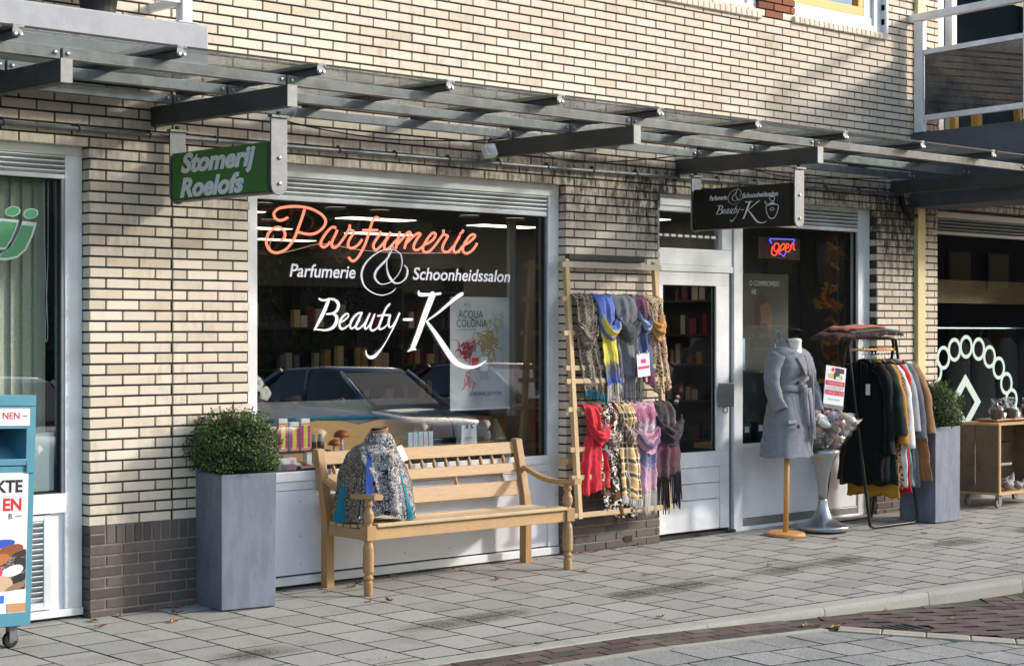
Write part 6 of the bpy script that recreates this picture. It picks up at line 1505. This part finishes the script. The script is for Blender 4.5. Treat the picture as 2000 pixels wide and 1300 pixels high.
t = thing('promotion_box', 'tilted white box with red square and magenta edge in the window', 'box', (7.17, .20, wz), .1, 'goods in the middle window', wc=False)
MB().prism([(-.07, -.03, 0), (-.07, .07, 0), (-.07, .07, .055), (-.07, -.03, .02)], (.15, 0, 0)).build('box', m_paper, t); MB().box(-.07, .08, -.0312, -.0302, .001, .019).build('magenta_edge', m_mag, t)
MB().prism([(-.03, .0, .0335), (-.03, .035, .0455), (.03, .035, .0455), (.03, .0, .0335)], (0, 0, .0006)).build('red_square', m_cardr, t)
m_cone = mat('pine_cone', '5a4028', .9, bsc=80, bst=1)
for x, lb in ((7.09, 'small brown pine cone beside the promotion box'), (7.30, 'small brown pine cone near the bench post')):
    o = MB().lathe([(0, 0), (.012, .004), (.018, .015), (.013, .03), (0, .036)], 10, (x, .185, wz)).build('pine_cone', m_cone); tag(o, lb, 'pine cone')
MU = thing('mushroom_ornament', 'orange capped toadstool ornament on a dark mossy base in the window', 'ornament', (7.50, .30, wz), 0, wc=False)
MB().lathe([(.075, 0), (.078, .035), (.06, .05), (0, .055)], 20, (0, 0, .05)).build('base', mat('moss_base', '2c3020', .9, bsc=60, bst=1), MU)
MB().lathe([(.08, 0), (.08, .05), (0, .05)], 18).build('dark_foot', m_intd, MU)
for x, z, r, h in ((-.03, .10, .042, .055), (.03, .10, .055, .105)):
    MB().lathe([(.014, 0), (.010, h*.6), (.011, h)], 12, (x, 0, z)).build('stem', m_paper, MU, smooth=True)
    MB().lathe([(.0, -.006), (r*.9, -.008), (r, .0), (r*.85, r*.4), (r*.5, r*.68), (0, r*.78)], 18, (x, 0, z+h)).build('cap', mat('orange_cap', 'b8662a', .5), MU, smooth=True)
LB = thing('live_edge_board', 'yellowish live edge pine board standing along the back of the display', 'board', (8.15, .58, wz))
pts = [(6.95, .575, wz), (9.3, .575, wz)]
top = [(9.3, 1.02), (8.9, 1.03), (8.5, 1.01), (8.1, 1.03), (7.9, 1.0), (7.75, 1.03), (7.55, 1.04), (7.35, 1.02), (7.2, .985), (7.05, .975), (6.95, .96)]
MB().prism(pts + [(a, .575, b) for a, b in top], (0, .022, 0)).build('board', m_pine, LB)
DP = thing('display_backdrop', 'grey backdrop panel with a teal braided edge behind the pine board', 'panel', (8.1, .64, .9))
MB().box(6.75, 9.2, .64, .65, .80, 1.17).build('panel', mat('backdrop_grey', '6f7274', .6), DP); mb = MB(); mb.tube([(6.75+.049*i, .632+.004*math.sin(i*1.9), 1.05+.004*math.cos(i*1.9)) for i in range(50)], .014, 6).build('teal_braid', m_tealc, DP)
# bundle of tubes, hand bag, gift bag, driftwood mushroom, right hand boxes
m_pale = mat('pale_blue_tube', 'b9c8d2', .3)
for k in range(5): boxthing('sachet', ['first', 'second', 'third', 'fourth', 'fifth'][k] + ' pale blue sachet from the left behind the bench back', 'sachet', 8.12+.052*k, .30+.006*k, wz+.06, .044, .02, .145, m_pale, .1, 'pale sachets', (('print', .3, .6, .1, .8, m_lp if k % 2 else m_gry),))
MB_ = boxthing('sachet_tray', 'dark tray holding the pale blue sachets', 'tray', 8.25, .31, wz, .42, .10, .058, m_intd, .05, 'goods in the middle window')
HB = thing('handbag', 'black handbag with a thin strap in the middle window', 'handbag', (8.53, .42, wz), .1, wc=False)
MB().prism([(-.15, -.03, 0), (.16, -.03, 0), (.13, -.03, .15), (-.13, -.03, .15)], (0, .06, 0)).build('bag', m_cardk, HB, bevel=.01)
MB().tube(catmull([(-.12, 0, .14), (-.10, 0, .26), (.02, 0, .30), (.10, 0, .25), (.12, 0, .14)], 6), .008, 6).build('strap', m_cardk, HB)
GB = thing('gift_bag', 'white gift bag with black ribbon bow and faint print in the window', 'bag', (8.68, .33, wz+.04), .1, wc=False)
MB().prism([(-.085, -.02, 0), (.095, -.02, 0), (.08, -.02, .20), (-.075, -.02, .20)], (0, .05, 0)).build('bag', m_paper, GB, bevel=.003)
mb = MB()
for sx in (-1, 1): mb.tube(catmull([(0, -.02, .21), (sx*.03, -.025, .23), (sx*.05, -.025, .205), (sx*.02, -.025, .20), (sx*.03, -.03, .175)], 5), .005, 5)
mb.build('ribbon_bow', m_cardk, GB); text('COLONIA', .02, m_gry, 'lettering', GB, wallM(-.045, -.0215, .10), ext=.0003)
DM = thing('driftwood_mushroom', 'grey carved driftwood mushroom on a small disc in the window', 'ornament', (8.96, .33, wz+.02), 0, wc=False)
m_drift = wood('driftwood', 'a08f76', '77684f', (12, 12, 4), .8, 3)
MB().lathe([(.06, 0), (.06, .012), (0, .012)], 18).build('disc', m_drift, DM); MB().lathe([(.016, .012), (.011, .06), (.014, .11)], 10).build('stem', m_drift, DM)
MB().lathe([(.01, .10), (.075, .10), (.08, .115), (.05, .18), (.02, .225), (.015, .25), (0, .252)], 16, sx=.85).build('cap', m_drift, DM)
boxthing('plinth', 'low grey display plinth under the gift bag', 'plinth', 8.78, .36, wz, .52, .10, .038, m_intd, .05)
for k, (x, c, sz) in enumerate(((9.00, 'c9ccd2', .11), (9.05, '8a2438', .12), (9.09, 'd0d3d8', .125), (9.125, '1f2430', .11), (9.16, '7a3a48', .11))): boxthing('carton', ['light grey', 'dark red', 'pale', 'black', 'dusty red'][k]+' small carton at the right end of the window', 'box', x, .24, wz, .034, .03, sz, mat('carton_%d' % k, c, .4), .1)
# poster
PS = thing('perfume_poster', 'white perfume poster with two bottles and red and ochre clouds in the middle window', 'poster', (8.78, .3, 1.09))
MB().box(8.50, 9.07, .305, .308, 1.095, 1.885).build('sheet', mat('poster_sheet', 'd2d4d8', .5, nz=.15, nsc=3, c2='b4b8c2'), PS); MB().box(8.495, 9.075, .30, .312, 1.085, 1.096).build('poster_rail', m_paper, PS)
m_pg = mat('poster_grey', '4a4c52', .6)
text('ACQUA', .078, m_pg, 'lettering', PS, wallM(8.575, .3035, 1.735), ext=.0003, xs=.85); text('COLONIA', .078, m_pg, 'lettering', PS, wallM(8.555, .3035, 1.672), ext=.0003, xs=.85); MB().box(8.57, 8.74, .3032, .3036, 1.652, 1.655).build('rule', m_pg, PS)
text('4711', .03, m_pg, 'lettering', PS, wallM(8.63, .3035, 1.82), ext=.0003); text('SEASONAL EDITION', .040, m_pg, 'lettering', PS, wallM(8.68, .3035, 1.185), ext=.0003, xs=.85)
def splash(name, cx, cz, r, n, m, seed, y):
    q = random.Random(seed); mb = MB()
    for k in range(n):
        a = q.uniform(0, 6.3); L = r*q.uniform(.3, 1.3); b = q.gauss(0, .8); x0, z0 = cx+q.gauss(0, r*.35), cz+q.gauss(0, r*.35)
        pts = [(x0, z0, q.uniform(.004, .016)), (x0+L*.4*math.cos(a), z0+L*.4*math.sin(a), q.uniform(.004, .012)), (x0+L*.8*math.cos(a+b), z0+L*.8*math.sin(a+b), .002)]
        if min(p[0] for p in pts) < 8.505 or max(p[0] for p in pts) > 9.06: continue
        ribbon(mb, pts, lambda u, v: (u, y-k*.00003, v), 3)
    mb.build(name, m, PS)
splash('red_cloud', 8.66, 1.50, .10, 60, mat('poster_red', '9c2a3a', .6), 1, .3046); splash('ochre_cloud', 8.86, 1.56, .13, 70, mat('poster_ochre', 'a8925f', .6), 2, .3044); splash('pink_cloud', 8.68, 1.30, .06, 30, mat('poster_pink', 'c0707a', .6), 3, .3045)
splash('grey_cloud', 8.97, 1.70, .09, 26, mat('poster_pale', 'b9b3a4', .6), 4, .3047)
for x, c, nm in ((8.73, 'b8bcc2', 'bottle_print'), (8.82, 'a9b0b6', 'bottle_print')):
    pr = [(.0, 0), (.035, 0), (.042, .03), (.042, .15), (.02, .19), (.014, .20), (.014, .26), (0, .26)]
    pts = [(x+a, .3022, 1.30+b) for a, b in pr] + [(x-a, .3022, 1.30+b) for a, b in pr[::-1]]
    MB().poly(pts[::-1]).build(nm, mat('bottle_print_'+c, c, .4), PS)
MB().box(8.70, 8.765, .3014, .3018, 1.375, 1.455).build('red_label', m_cardr, PS); MB().box(8.785, 8.855, .3012, .3016, 1.36, 1.46).build('pale_label', m_paper, PS)
for x in (8.73, 8.82): MB().box(x-.014, x+.014, .3008, .3012, 1.50, 1.56).build('cap_print', m_greyp, PS)
# orchid
OR = thing('orchid', 'white orchid spray at the left edge of the middle window', 'flower', (6.80, .35, wz), 0, wc=False)
MB().tube(catmull([(0, 0, 0), (.02, 0, .3), (.05, .0, .52), (.10, -.01, .60), (.13, -.02, .52)], 6), .005, 6).build('stem', mat('orchid_stem', '6d7a2c', .6), OR)
m_pet = mat('orchid_petal', 'd8d6d0', .6)
for x, z in ((.06, .56), (.12, .50), (.02, .60)):
    for k in range(5):
        a = 2*math.pi*k/5+.3; Mx = Matrix.Translation((x, -.03, z)) @ Matrix.Rotation(a, 4, 'Y')
        MB().grid(lambda u, v: Mx @ Vector((.028*math.sin(math.pi*v)*(u-.5)*2, -.008*math.sin(3*v), .05*v)), 4, 5).build('petal', m_pet, OR, smooth=True)
for k in range(5): MB().lathe([(0, 0), (.009, .006), (0, .016)], 8, (.10+.012*k, -.02, .44-.03*k)).build('bud', mat('orchid_bud%d' % k, 'a9b04a', .6), OR)
CU = thing('curtain', 'beige lamella curtain at the right side of the middle window', 'curtain', (9.13, .35, .75))
for i in range(4): MB().box(9.08+.04*i, 9.116+.04*i, .34+.02*i, .345+.02*i, 1.03, 2.46).build('lamella', mat('lamella_%d' % i, ['9b948c', '8d857d', 'a89f95', '978e86'][i], .8), CU)
# ------------------------------------------------------------------ right window goods
MP = thing('portrait_poster', 'dark poster with the head of a dark haired man in the right window', 'poster', (11.91, .25, 1.25))
MB().box(11.56, 12.28, .262, .266, 1.30, 2.12).build('sheet', mat('dark_poster', '2b2f36', .5), MP)
def blob(cx, cz, pts, m, y, name):
    MB().poly([(cx+a, y, cz+b) for a, b in pts]).build(name, m, MP)
def el(rx, rz2, n=24, a0=0): return [(rx*math.cos(a0+6.2832*i/n), rz2*math.sin(a0+6.2832*i/n)) for i in range(n)][::-1]
blob(11.94, 1.50, [(-.20, -.19), (-.17, .05), (-.06, .15), (.05, .12), (.15, .02), (.20, -.19)][::-1], mat('coat_print', '171b21', .6), .2612, 'coat_print'); blob(11.935, 1.79, el(.115, .16), mat('hair_print', '17120f', .6), .2608, 'hair_print')
blob(11.97, 1.76, [(-.07, .10), (.03, .125), (.075, .09), (.085, .03), (.105, -.01), (.085, -.03), (.08, -.08), (.04, -.12), (-.02, -.12), (-.06, -.05)][::-1], mat('skin_print', '6f4e3a', .6), .2604, 'face_print'); blob(11.93, 1.64, el(.055, .06), mat('neck_print', '4a3226', .6), .261, 'neck_print')
blob(11.96, 1.665, el(.05, .045), mat('beard_print', '2c2019', .6), .2601, 'beard_print'); blob(12.01, 1.785, el(.016, .007), mat('eye_print', '1d1512', .6), .2600, 'eye_print')
text('O COMPROMISES', .06, m_sgrey, 'lettering', MP, wallM(11.76, .261, 2.02), ext=.0003, xs=.85); text('HE', .06, m_sgrey, 'lettering', MP, wallM(11.79, .261, 1.95), ext=.0003, xs=.85)
for x, c in ((12.1, '9fb0ae'), (12.17, '3f5560')):
    MB().poly([(x+a, .2595, 1.33+b) for a, b in [(-.03, 0), (.03, 0), (.03, .12), (.02, .155), (.006, .165), (.006, .21), (-.006, .21), (-.006, .165), (-.02, .155), (-.03, .12)]][::-1]).build('bottle_print', mat('bottle_'+c, c, .4), MP)
text('TABAC', .022, m_cardk, 'lettering', MP, wallM(12.073, .259, 1.40), ext=.0003); MB().tube([(12.135+.035*math.cos(a*.3142), .2588, 1.60+.045*math.sin(a*.3142)) for a in range(20)], .0025, 4, closed=True).build('seal_print', m_sgrey, MP)
NO = thing('notice_sheet', 'pale blue notice sheet stuck inside the right window beside the mullion', 'notice', (11.50, .135, 1.33)); MB().box(11.45, 11.545, .132, .133, 1.33, 1.585).build('sheet', mat('notice_blue', 'b4cdd6', .5), NO)
mb = MB()
for i in range(7): mb.box(11.456, 11.538, .1312, .1317, 1.36+i*.022, 1.363+i*.022)
mb.build('printed_lines', m_pg, NO)
for k, (x, h, lb) in enumerate(((11.66, .16, 'dark perfume carton nearest the mullion in the right window'), (11.84, .17, 'dark perfume carton behind the mannequin in the right window'))):
    t = boxthing('carton', lb, 'box', x, .24, .73, .11, .07, h, mat('dark_carton_%d' % k, '28323a', .3), 0, 'goods in the right window', (('label_print', .25, .75, .55, .85, m_paper),))
t = boxthing('carton', 'dark blue perfume carton standing above the other two in the right window', 'box', 11.72, .36, .90, .12, .07, .17, mat('dark_carton_9', '31404a', .3), 0, 'goods in the right window', (('label_print', .2, .6, .6, .9, m_paper),))
boxthing('plinth', 'dark stand holding the raised perfume carton', 'plinth', 11.72, .36, .73, .14, .1, .169, m_intd)
# autumn garland
GA = thing('autumn_garland', 'garland of orange and brown autumn leaves hanging in the right window', 'garland', (13.02, .35, 1.0))
gp = catmull([(13.0, .35, 2.42), (13.04, .34, 2.2), (12.96, .36, 1.95), (13.05, .35, 1.7), (12.98, .35, 1.45), (13.02, .34, 1.2), (12.96, .35, .95), (13.0, .35, .8)], 10)
MB().tube(gp, .005, 5).build('stem', mat('garland_stem', '4a3524', .9), GA)
gl_m = [leafmesh('garland_leaf', .055, mat('autumn_%s' % c, c, .7), k) for k, c in enumerate(('c0642a', '96481f', 'cc8a36', '743a20', 'b07a2a'))]
q = random.Random(5)
for k in range(64):
    p = gp[q.randrange(len(gp))]; o = place(gl_m[k % 5], 'garland_leaf', (p.x+q.gauss(0, .055), p.y+q.gauss(-.01, .03), p.z+q.gauss(0, .03)), GA, (q.uniform(.9, 2.2), q.uniform(-.7, .7), q.uniform(0, 6.3))); s_ = q.uniform(.7, 1.35); o.scale = (s_,)*3
PI = thing('heating_pipes', 'pair of pale vertical pipes behind the garland in the right window', 'pipe', (13.25, .5, .05))
for x in (13.2, 13.3): MB().tube([(x+.25, .6, .1), (x+.25, .6, 2.7)], .014, 8).build('pipe', mat('pipe_paint_%d' % (x*10), '9c988e', .5), PI)
# left shop lettering on the glass (the end of a word)
m_gv = mat('green_vinyl', '4f9c6c', .5); m_wv = mat('pale_vinyl', 'c3d9d2', .5)
LJ = thing('window_lettering', 'green slanted letters with pale outline on the left shop window', 'lettering', (5.1, .11, 1.75))
def ej(pts, m, y, nm): MB().poly([(a, y, b) for a, b in pts][::-1]).build(nm, m, LJ)
def grow(pts, d):
    cx = sum(p[0] for p in pts)/len(pts); cz = sum(p[1] for p in pts)/len(pts); return [(cx+(a-cx)*(1+d), cz+(b-cz)*(1+d)) for a, b in pts]
dots = [[(5.035+.042*math.cos(a)*1.1+.01*math.sin(a), 2.312+.030*math.sin(a)) for a in [6.2832*i/20 for i in range(20)]], [(5.147+.042*math.cos(a)*1.1+.01*math.sin(a), 2.305+.030*math.sin(a)) for a in [6.2832*i/20 for i in range(20)]]]
lets = [[(4.60, 2.27), (4.73, 2.27), (4.62, 2.09), (4.49, 2.09)], [(4.78, 2.27), (4.91, 2.27), (4.79, 2.09), (4.66, 2.09)], [(4.955, 2.27), (5.075, 2.265), (5.055, 2.21), (5.03, 2.155), (4.99, 2.095), (4.86, 2.095)], [(5.095, 2.26), (5.185, 2.255), (5.165, 2.19), (5.12, 2.10), (5.06, 2.05), (4.99, 2.035), (4.925, 2.035), (4.965, 2.075), (5.02, 2.11), (5.065, 2.18)]]
for k, p in enumerate(lets+dots): ej(p, m_wv, .1125-.0002*k, 'outline'); ej(grow(p, -.17), m_gv, .1105-.0002*k, 'letter')
# ------------------------------------------------------------------ shop interior: lights, shelves, goods
m_shelf = mat('shelf_board', '3c3a38', .6)
for k, (x, y) in enumerate([(x, y) for y in (2.6, 4.4, 6.4, 8.2) for x in (7.6, 9.4, 11.2, 12.9)]):
    t = thing('ceiling_light', 'flat lit panel in the shop ceiling', 'ceiling light', (x, y, 2.735), 0, 'ceiling panel lights', wc=False)
    MB().box(-.40, .40, -.13, .13, -.012, -.004).build('diffuser', m_panel, t); MB().box(-.42, .42, -.15, .15, -.006, 0).build('frame', m_paper, t)
for k, (x, y) in enumerate([(7.6, 1.4), (8.4, 1.4), (9.2, 3.5), (10.0, 3.5), (10.5, 3.5), (11.6, 3.5), (12.2, 3.5), (9.5, 5.3), (10.6, 5.3)]):
    t = thing('ceiling_spot', 'round recessed spot in the shop ceiling', 'ceiling light', (x, y, 2.735), 0, 'round ceiling spots', wc=False)
    MB().lathe([(0, -.012), (.085, -.012), (.085, 0)], 20).build('lens', m_panel, t); MB().lathe([(.086, -.016), (.10, -.014), (.10, 0), (.086, 0)], 20).build('trim', m_bolt, t)
for k, (x, y) in enumerate([(7.1, .75), (7.8, .75), (8.5, .75), (9.1, .75), (11.8, .75), (12.5, .75), (13.1, .75), (10.9, .9)]):  # extra spots added out of sight to light the goods in the windows
    t = thing('fill_spot', 'added fill spot in the ceiling, out of view, brightening the window display', 'ceiling light', (x, y, 2.735), 0, 'added fill spots behind the windows', wc=False)
    MB().lathe([(0, -.012), (.05, -.012), (.05, 0)], 16).build('lens', m_fill_spot, t); MB().lathe([(.051, -.016), (.065, -.014), (.065, 0), (.051, 0)], 16).build('trim', m_bolt, t)
gcols = [mat('goods_%d' % k, c, .35) for k, c in enumerate(('8a5a48', 'b08a5a', '6a2c48', '3c4a6a', 'a8a4a0', 'c8b088', '4a2a30', '7c6a8a', 'b8b4b0', '2c3a44', '9a3a44', 'd0c8c0'))]
gme = []
for k in range(12):
    if k % 3: mb = MB().box(-.03, .03, -.02, .02, 0, .12)
    else: mb = MB().lathe([(.024, 0), (.026, .06), (.012, .075), (.012, .10), (0, .10)], 8)
    me = mb.mesh('product'); me.materials.append(gcols[k]); gme.append(me)
def shelves(name, label, p0, d, length, depth, zs, seed, side, glabel, step=.085):
    q = random.Random(seed); d = Vector(d); nrm_ = Vector((side[0], side[1], 0))
    t = thing(name, label, 'shelf unit', p0, 0)
    P0 = Vector(p0)
    def bx_(a, b, dd, z0, z1, y0=0):
        c = [P0+d*a+nrm_*y0, P0+d*b+nrm_*y0, P0+d*b+nrm_*dd, P0+d*a+nrm_*dd]
        return MB().prism([(v.x, v.y, z0) for v in c], (0, 0, z1-z0))
    for z in zs: bx_(0, length, depth, z-.02, z).build('shelf_board', m_shelf, t)
    bx_(0, length, .02, .03, 2.3).build('back_panel', mat(name+'_back%d' % seed, '4d4a4c', .7), t)
    bx_(-.02, 0, depth, .03, 2.3).build('side_panel', m_shelf, t); bx_(length, length+.02, depth, .03, 2.3).build('side_panel', m_shelf, t)
    for z in zs[:-1]:
        a = .06
        while a < length-.05:
            if q.random() < .85:
                v = P0 + d*a + nrm_*(depth-.08-q.random()*.06)
                o = place(gme[q.randrange(12)], 'product', (v.x, v.y, z+.001), None, (0, 0, q.gauss(0, .2)+math.atan2(d.y, d.x)))
                s_ = q.uniform(.8, 1.5); o.scale = (s_, s_, q.uniform(.8, 1.7)); tag(o, glabel, 'product', glabel)
            a += step*q.uniform(.9, 1.5)
shelves('shelf_unit', 'dark shelf unit with bottles seen through the left of the middle window', (8.6, 3.6, 0), (1, 0, 0), 2.0, .3, (.55, .95, 1.32, 1.68, 2.05), 1, (0, -1), 'small perfume box or bottle on the shelf behind the middle window')
shelves('shelf_unit', 'tall shelf unit at the rear seen through the right of the middle window', (11.0, 5.0, 0), (1, 0, 0), 1.6, .3, (.55, .95, 1.32, 1.68, 2.05), 2, (0, -1), 'small boxed product on the rear shelf unit')
shelves('shelf_unit', 'shelf unit along the side wall seen through the door glass', (13.72, 1.4, 0), (0, 1, 0), 2.6, .3, (.25, .60, .98, 1.33, 1.62, 1.95, 2.2), 3, (-1, 0), 'small boxed product on the shelves behind the door', .10)
# dim garments in the right hand shop
for k in range(5):
    t = thing('hanging_garment', ['first', 'second', 'third', 'fourth', 'fifth'][k]+' dark garment from the left inside the right hand shop', 'garment', (15.6+.45*k, .75, .7), 0, 'garments inside the right hand shop')
    c = ['2f2c2a', '3a3733', '26282c', '4a4540', '33302c'][k]; x0 = 15.6+.45*k
    MB().loft([ell(x0, .75, .25, .07, .75+0*i, 24, 2.3, .03) if i == 0 else ell(x0, .75, (.24, .22, .20, .06)[i-1], .06, (1.0, 1.3, 1.5, 1.58)[i-1], 24, 2.3, .02) for i in range(5)], caps=False).build('garment_body', cloth('dim_garment_%d' % k, c), t, smooth=True)
    MB().tube(catmull([(x0, .75, 1.57), (x0, .75, 1.63), (x0+.03, .75, 1.65), (x0, .75, 1.68)], 4), .003, 5).build('hook', m_chrome, t)
tag(MB().tube([(14.3, .75, 1.675), (17.6, .75, 1.675)], .012, 8).build('garment_rail', m_bolt), 'dim steel garment rail inside the right hand shop', 'rail')
# ------------------------------------------------------------------ the other side of the street (seen as reflections in the glass)
m_glassc = mat('car_glass', '0c0f12', .05, spec=.8); m_tyre = m_rub
def car(loc, paint, label):
    t = thing('parked_car', label, 'car', loc, R(90), 'cars parked across the street', wc=False)   # local +x is the nose, points at the shop
    st = [(-2.1, .45, .70, .62), (-2.05, .32, .92, .74), (-1.7, .22, 1.0, .82), (-1.0, .20, 1.0, .86), (0, .20, .98, .87), (.85, .20, .95, .86), (1.1, .20, .93, .85), (1.7, .22, .84, .80), (2.0, .26, .74, .70), (2.1, .36, .60, .60)]
    rings = []
    for x, z0, z1, w_ in st:
        rings.append([(x, -w_*.96, z0), (x, w_*.96, z0), (x, w_, z0+.18), (x, w_*.99, z1-.18), (x, w_*.92, z1-.05), (x, w_*.78, z1), (x, 0, z1+.02), (x, -w_*.78, z1), (x, -w_*.92, z1-.05), (x, -w_*.99, z1-.18), (x, -w_, z0+.18)])
    MB().loft(rings).build('body', paint, t, smooth=True, sub=1)
    cab = [(-1.75, .98, .66, 1.02), (-1.35, .98, .70, 1.30), (-.9, .98, .72, 1.42), (-.1, .98, .72, 1.46), (.35, .98, .70, 1.40), (1.05, .93, .68, .97)]
    rg = [[(x, -w_, z0), (x, w_, z0), (x, w_*.80, z1), (x, -w_*.80, z1)] for x, z0, w_, z1 in cab]
    MB().loft(rg).build('windows', m_glassc, t, bevel=.06, seg=3)
    MB().loft([[(x, -w_*.80-.01, z1-.02), (x, w_*.80+.01, z1-.02), (x, w_*.7, z1+.025), (x, -w_*.7, z1+.025)] for x, z0, w_, z1 in cab[1:5]]).build('roof', paint, t, smooth=True)
    for s in (-1, 1):
        MB().tube([(1.08, s*.69, .95), (.36, s*.58, 1.40)], .035, 8).build('front_pillar', paint, t, smooth=True); MB().tube([(-.3, s*.72, .98), (-.35, s*.585, 1.44)], .03, 8).build('middle_pillar', paint, t, smooth=True); MB().tube([(-1.75, s*.68, .98), (-1.0, s*.58, 1.40)], .05, 8).build('rear_pillar', paint, t, smooth=True)
        MB().lathe([(0, -.06), (.12, -.05), (.13, .0), (0, .05)], 14, M=Matrix.Translation((1.98, s*.55, .66)) @ Matrix.Rotation(R(90), 4, 'Y')).build('headlight', m_chrome, t, smooth=True)
        MB().box(1.0, 1.12, s*.86-.0, s*.86+s*.16, .95, 1.07) if False else None
        MB().lathe([(0, -.05), (.08, -.04), (.1, 0), (.05, .05), (0, .06)], 12, (.85, s*.98, 1.02), sx=.6).build('mirror', paint, t, smooth=True)
        for x in (-1.3, 1.32):
            w_ = MB().lathe([(.2, -.1), (.29, -.1), (.315, -.06), (.315, .06), (.29, .1), (.2, .1)], 24, M=Matrix.Translation((x, s*.76, .315)) @ Matrix.Rotation(R(90), 4, 'X')).build('wheel', m_tyre, t)
            MB().lathe([(0, -.08), (.2, -.095), (.2, .095), (0, .08)], 18, M=Matrix.Translation((x, s*.76, .315)) @ Matrix.Rotation(R(90), 4, 'X')).build('rim', m_alu, w_)
    MB().box(2.09, 2.13, -.4, .4, .42, .58).build('front_grille', m_rub, t)
    return t
paints = [('3c4656', 'dark blue'), ('a4a8ad', 'silver'), ('3a3d44', 'black'), ('6a7a96', 'blue grey'), ('5a1f28', 'dark red'), ('70757c', 'mid grey')]
for k, (c, nm) in enumerate(paints):
    x = 7.6 + k*2.75; y = -10.2
    m = mat('car_paint_%d' % k, c, .16, .5, coat=1.0)
    car((x, y, rz_(x, y)-.0), m, nm + ' car parked nose to the shops, reflected in the windows')
# trees
m_tl = leaf_mat('tree_leaf', '26341a', '3a4522', '5a5a2a'); m_bark = mat('tree_bark', '4a4036', .95, bsc=30, bst=.8)
def tree_proto():
    q = random.Random(21); mb = MB(); tr = MB()
    tr.tube([(0, 0, 0), (.05, 0, 1.2), (0, .05, 2.6), (.1, 0, 4.2)], [.2, .16, .12, .05], 10)
    cl = []
    for k in range(16):
        a = q.uniform(0, 6.3); r = q.uniform(.4, 1.7); z = q.uniform(2.2, 4.8); cl.append((r*math.cos(a), r*math.sin(a), z, q.uniform(.5, .95)))
        tr.tube([(0, 0, 1.6+.1*k), (r*.5*math.cos(a), r*.5*math.sin(a), z-.5), (r*math.cos(a), r*math.sin(a), z)], [.07, .04, .015], 6)
    for i in range(4200):
        c = q.choice(cl); d = Vector((q.gauss(0, 1), q.gauss(0, 1), q.gauss(0, 1))).normalized()*c[3]*q.random()**.4; p = Vector(c[:3])+d
        nn = Vector((q.gauss(0, 1), q.gauss(0, 1), q.gauss(0, 1)+.6)).normalized(); t1 = nn.orthogonal().normalized(); t2 = nn.cross(t1); L = q.uniform(.05, .10)
        mb.poly([p-t1*L, p-t2*L*.6, p+t1*L, p+t2*L*.6])
    return mb, tr
tm, tt = tree_proto()
tlab = ['first', 'second', 'third', 'fourth', 'fifth', 'sixth']
TREE = None
for k, (x, y, s) in enumerate(((10, -24, .62), (14.5, -26, .66), (18.5, -25, .68), (6, -28, .7), (23.5, -22, .95), (1.5, -30, .8))):
    lb = tlab[k] + ' street tree opposite the shops, seen only as a reflection'
    if TREE is None:
        TREE = thing('street_tree', lb, 'tree', (x, y, -.75), 0, 'street trees opposite', wc=False); tm.build('crown', m_tl, TREE); tt.build('trunk', m_bark, TREE, smooth=True); o = TREE
    else: o = copy_tree(TREE, (x, y, -.75), k*1.1, lb)
    o.scale = (s, s, s)
hd = MB(); q = random.Random(9)
for i in range(5000):
    p = Vector((q.uniform(-6, 26), -21.5+q.gauss(0, .35), -.75+q.uniform(0, 2.3))); nn = Vector((q.gauss(0, 1), q.gauss(0, 1)+.5, q.gauss(0, 1))).normalized(); t1 = nn.orthogonal().normalized(); t2 = nn.cross(t1); L = q.uniform(.07, .13)
    hd.poly([p-t1*L, p-t2*L*.6, p+t1*L, p+t2*L*.6])
HE = thing('hedge', 'dark green hedge across the street, seen as a reflection', 'hedge', (10, -21.5, -.75)); hd.build('foliage', m_tl, HE); MB().box(-6, 26, -21.8, -21.2, -.75, 1.3).build('inner_twigs', m_core, HE)
# flats opposite
FB = thing('apartment_block', 'dark brick block of flats opposite, seen as a reflection', 'building', (42, -30, -.75))
MB().box(24, 64, -36, -27, -.75, 13.6).build('wall', mat('opposite_brick', '4a3c34', .9, nz=.2, nsc=1), FB); MB().box(23.8, 64.2, -36.2, -26.8, 13.6, 13.9).build('roof', m_gnd, FB)
fm = MB().box(-.75, .75, -.05, .08, -.7, .7).mesh('window'); fm.materials.append(m_steel); pm_ = MB().box(-.66, .66, .081, .09, -.61, .61).mesh('pane'); pm_.materials.append(m_glassc)
for i in range(14):
    for j in range(5):
        w_ = place(fm, 'window', (26+i*2.6, -26.98, 1.2+j*2.7), FB); p_ = bpy.data.objects.new('pane', pm_); COL.objects.link(p_); p_.parent = w_
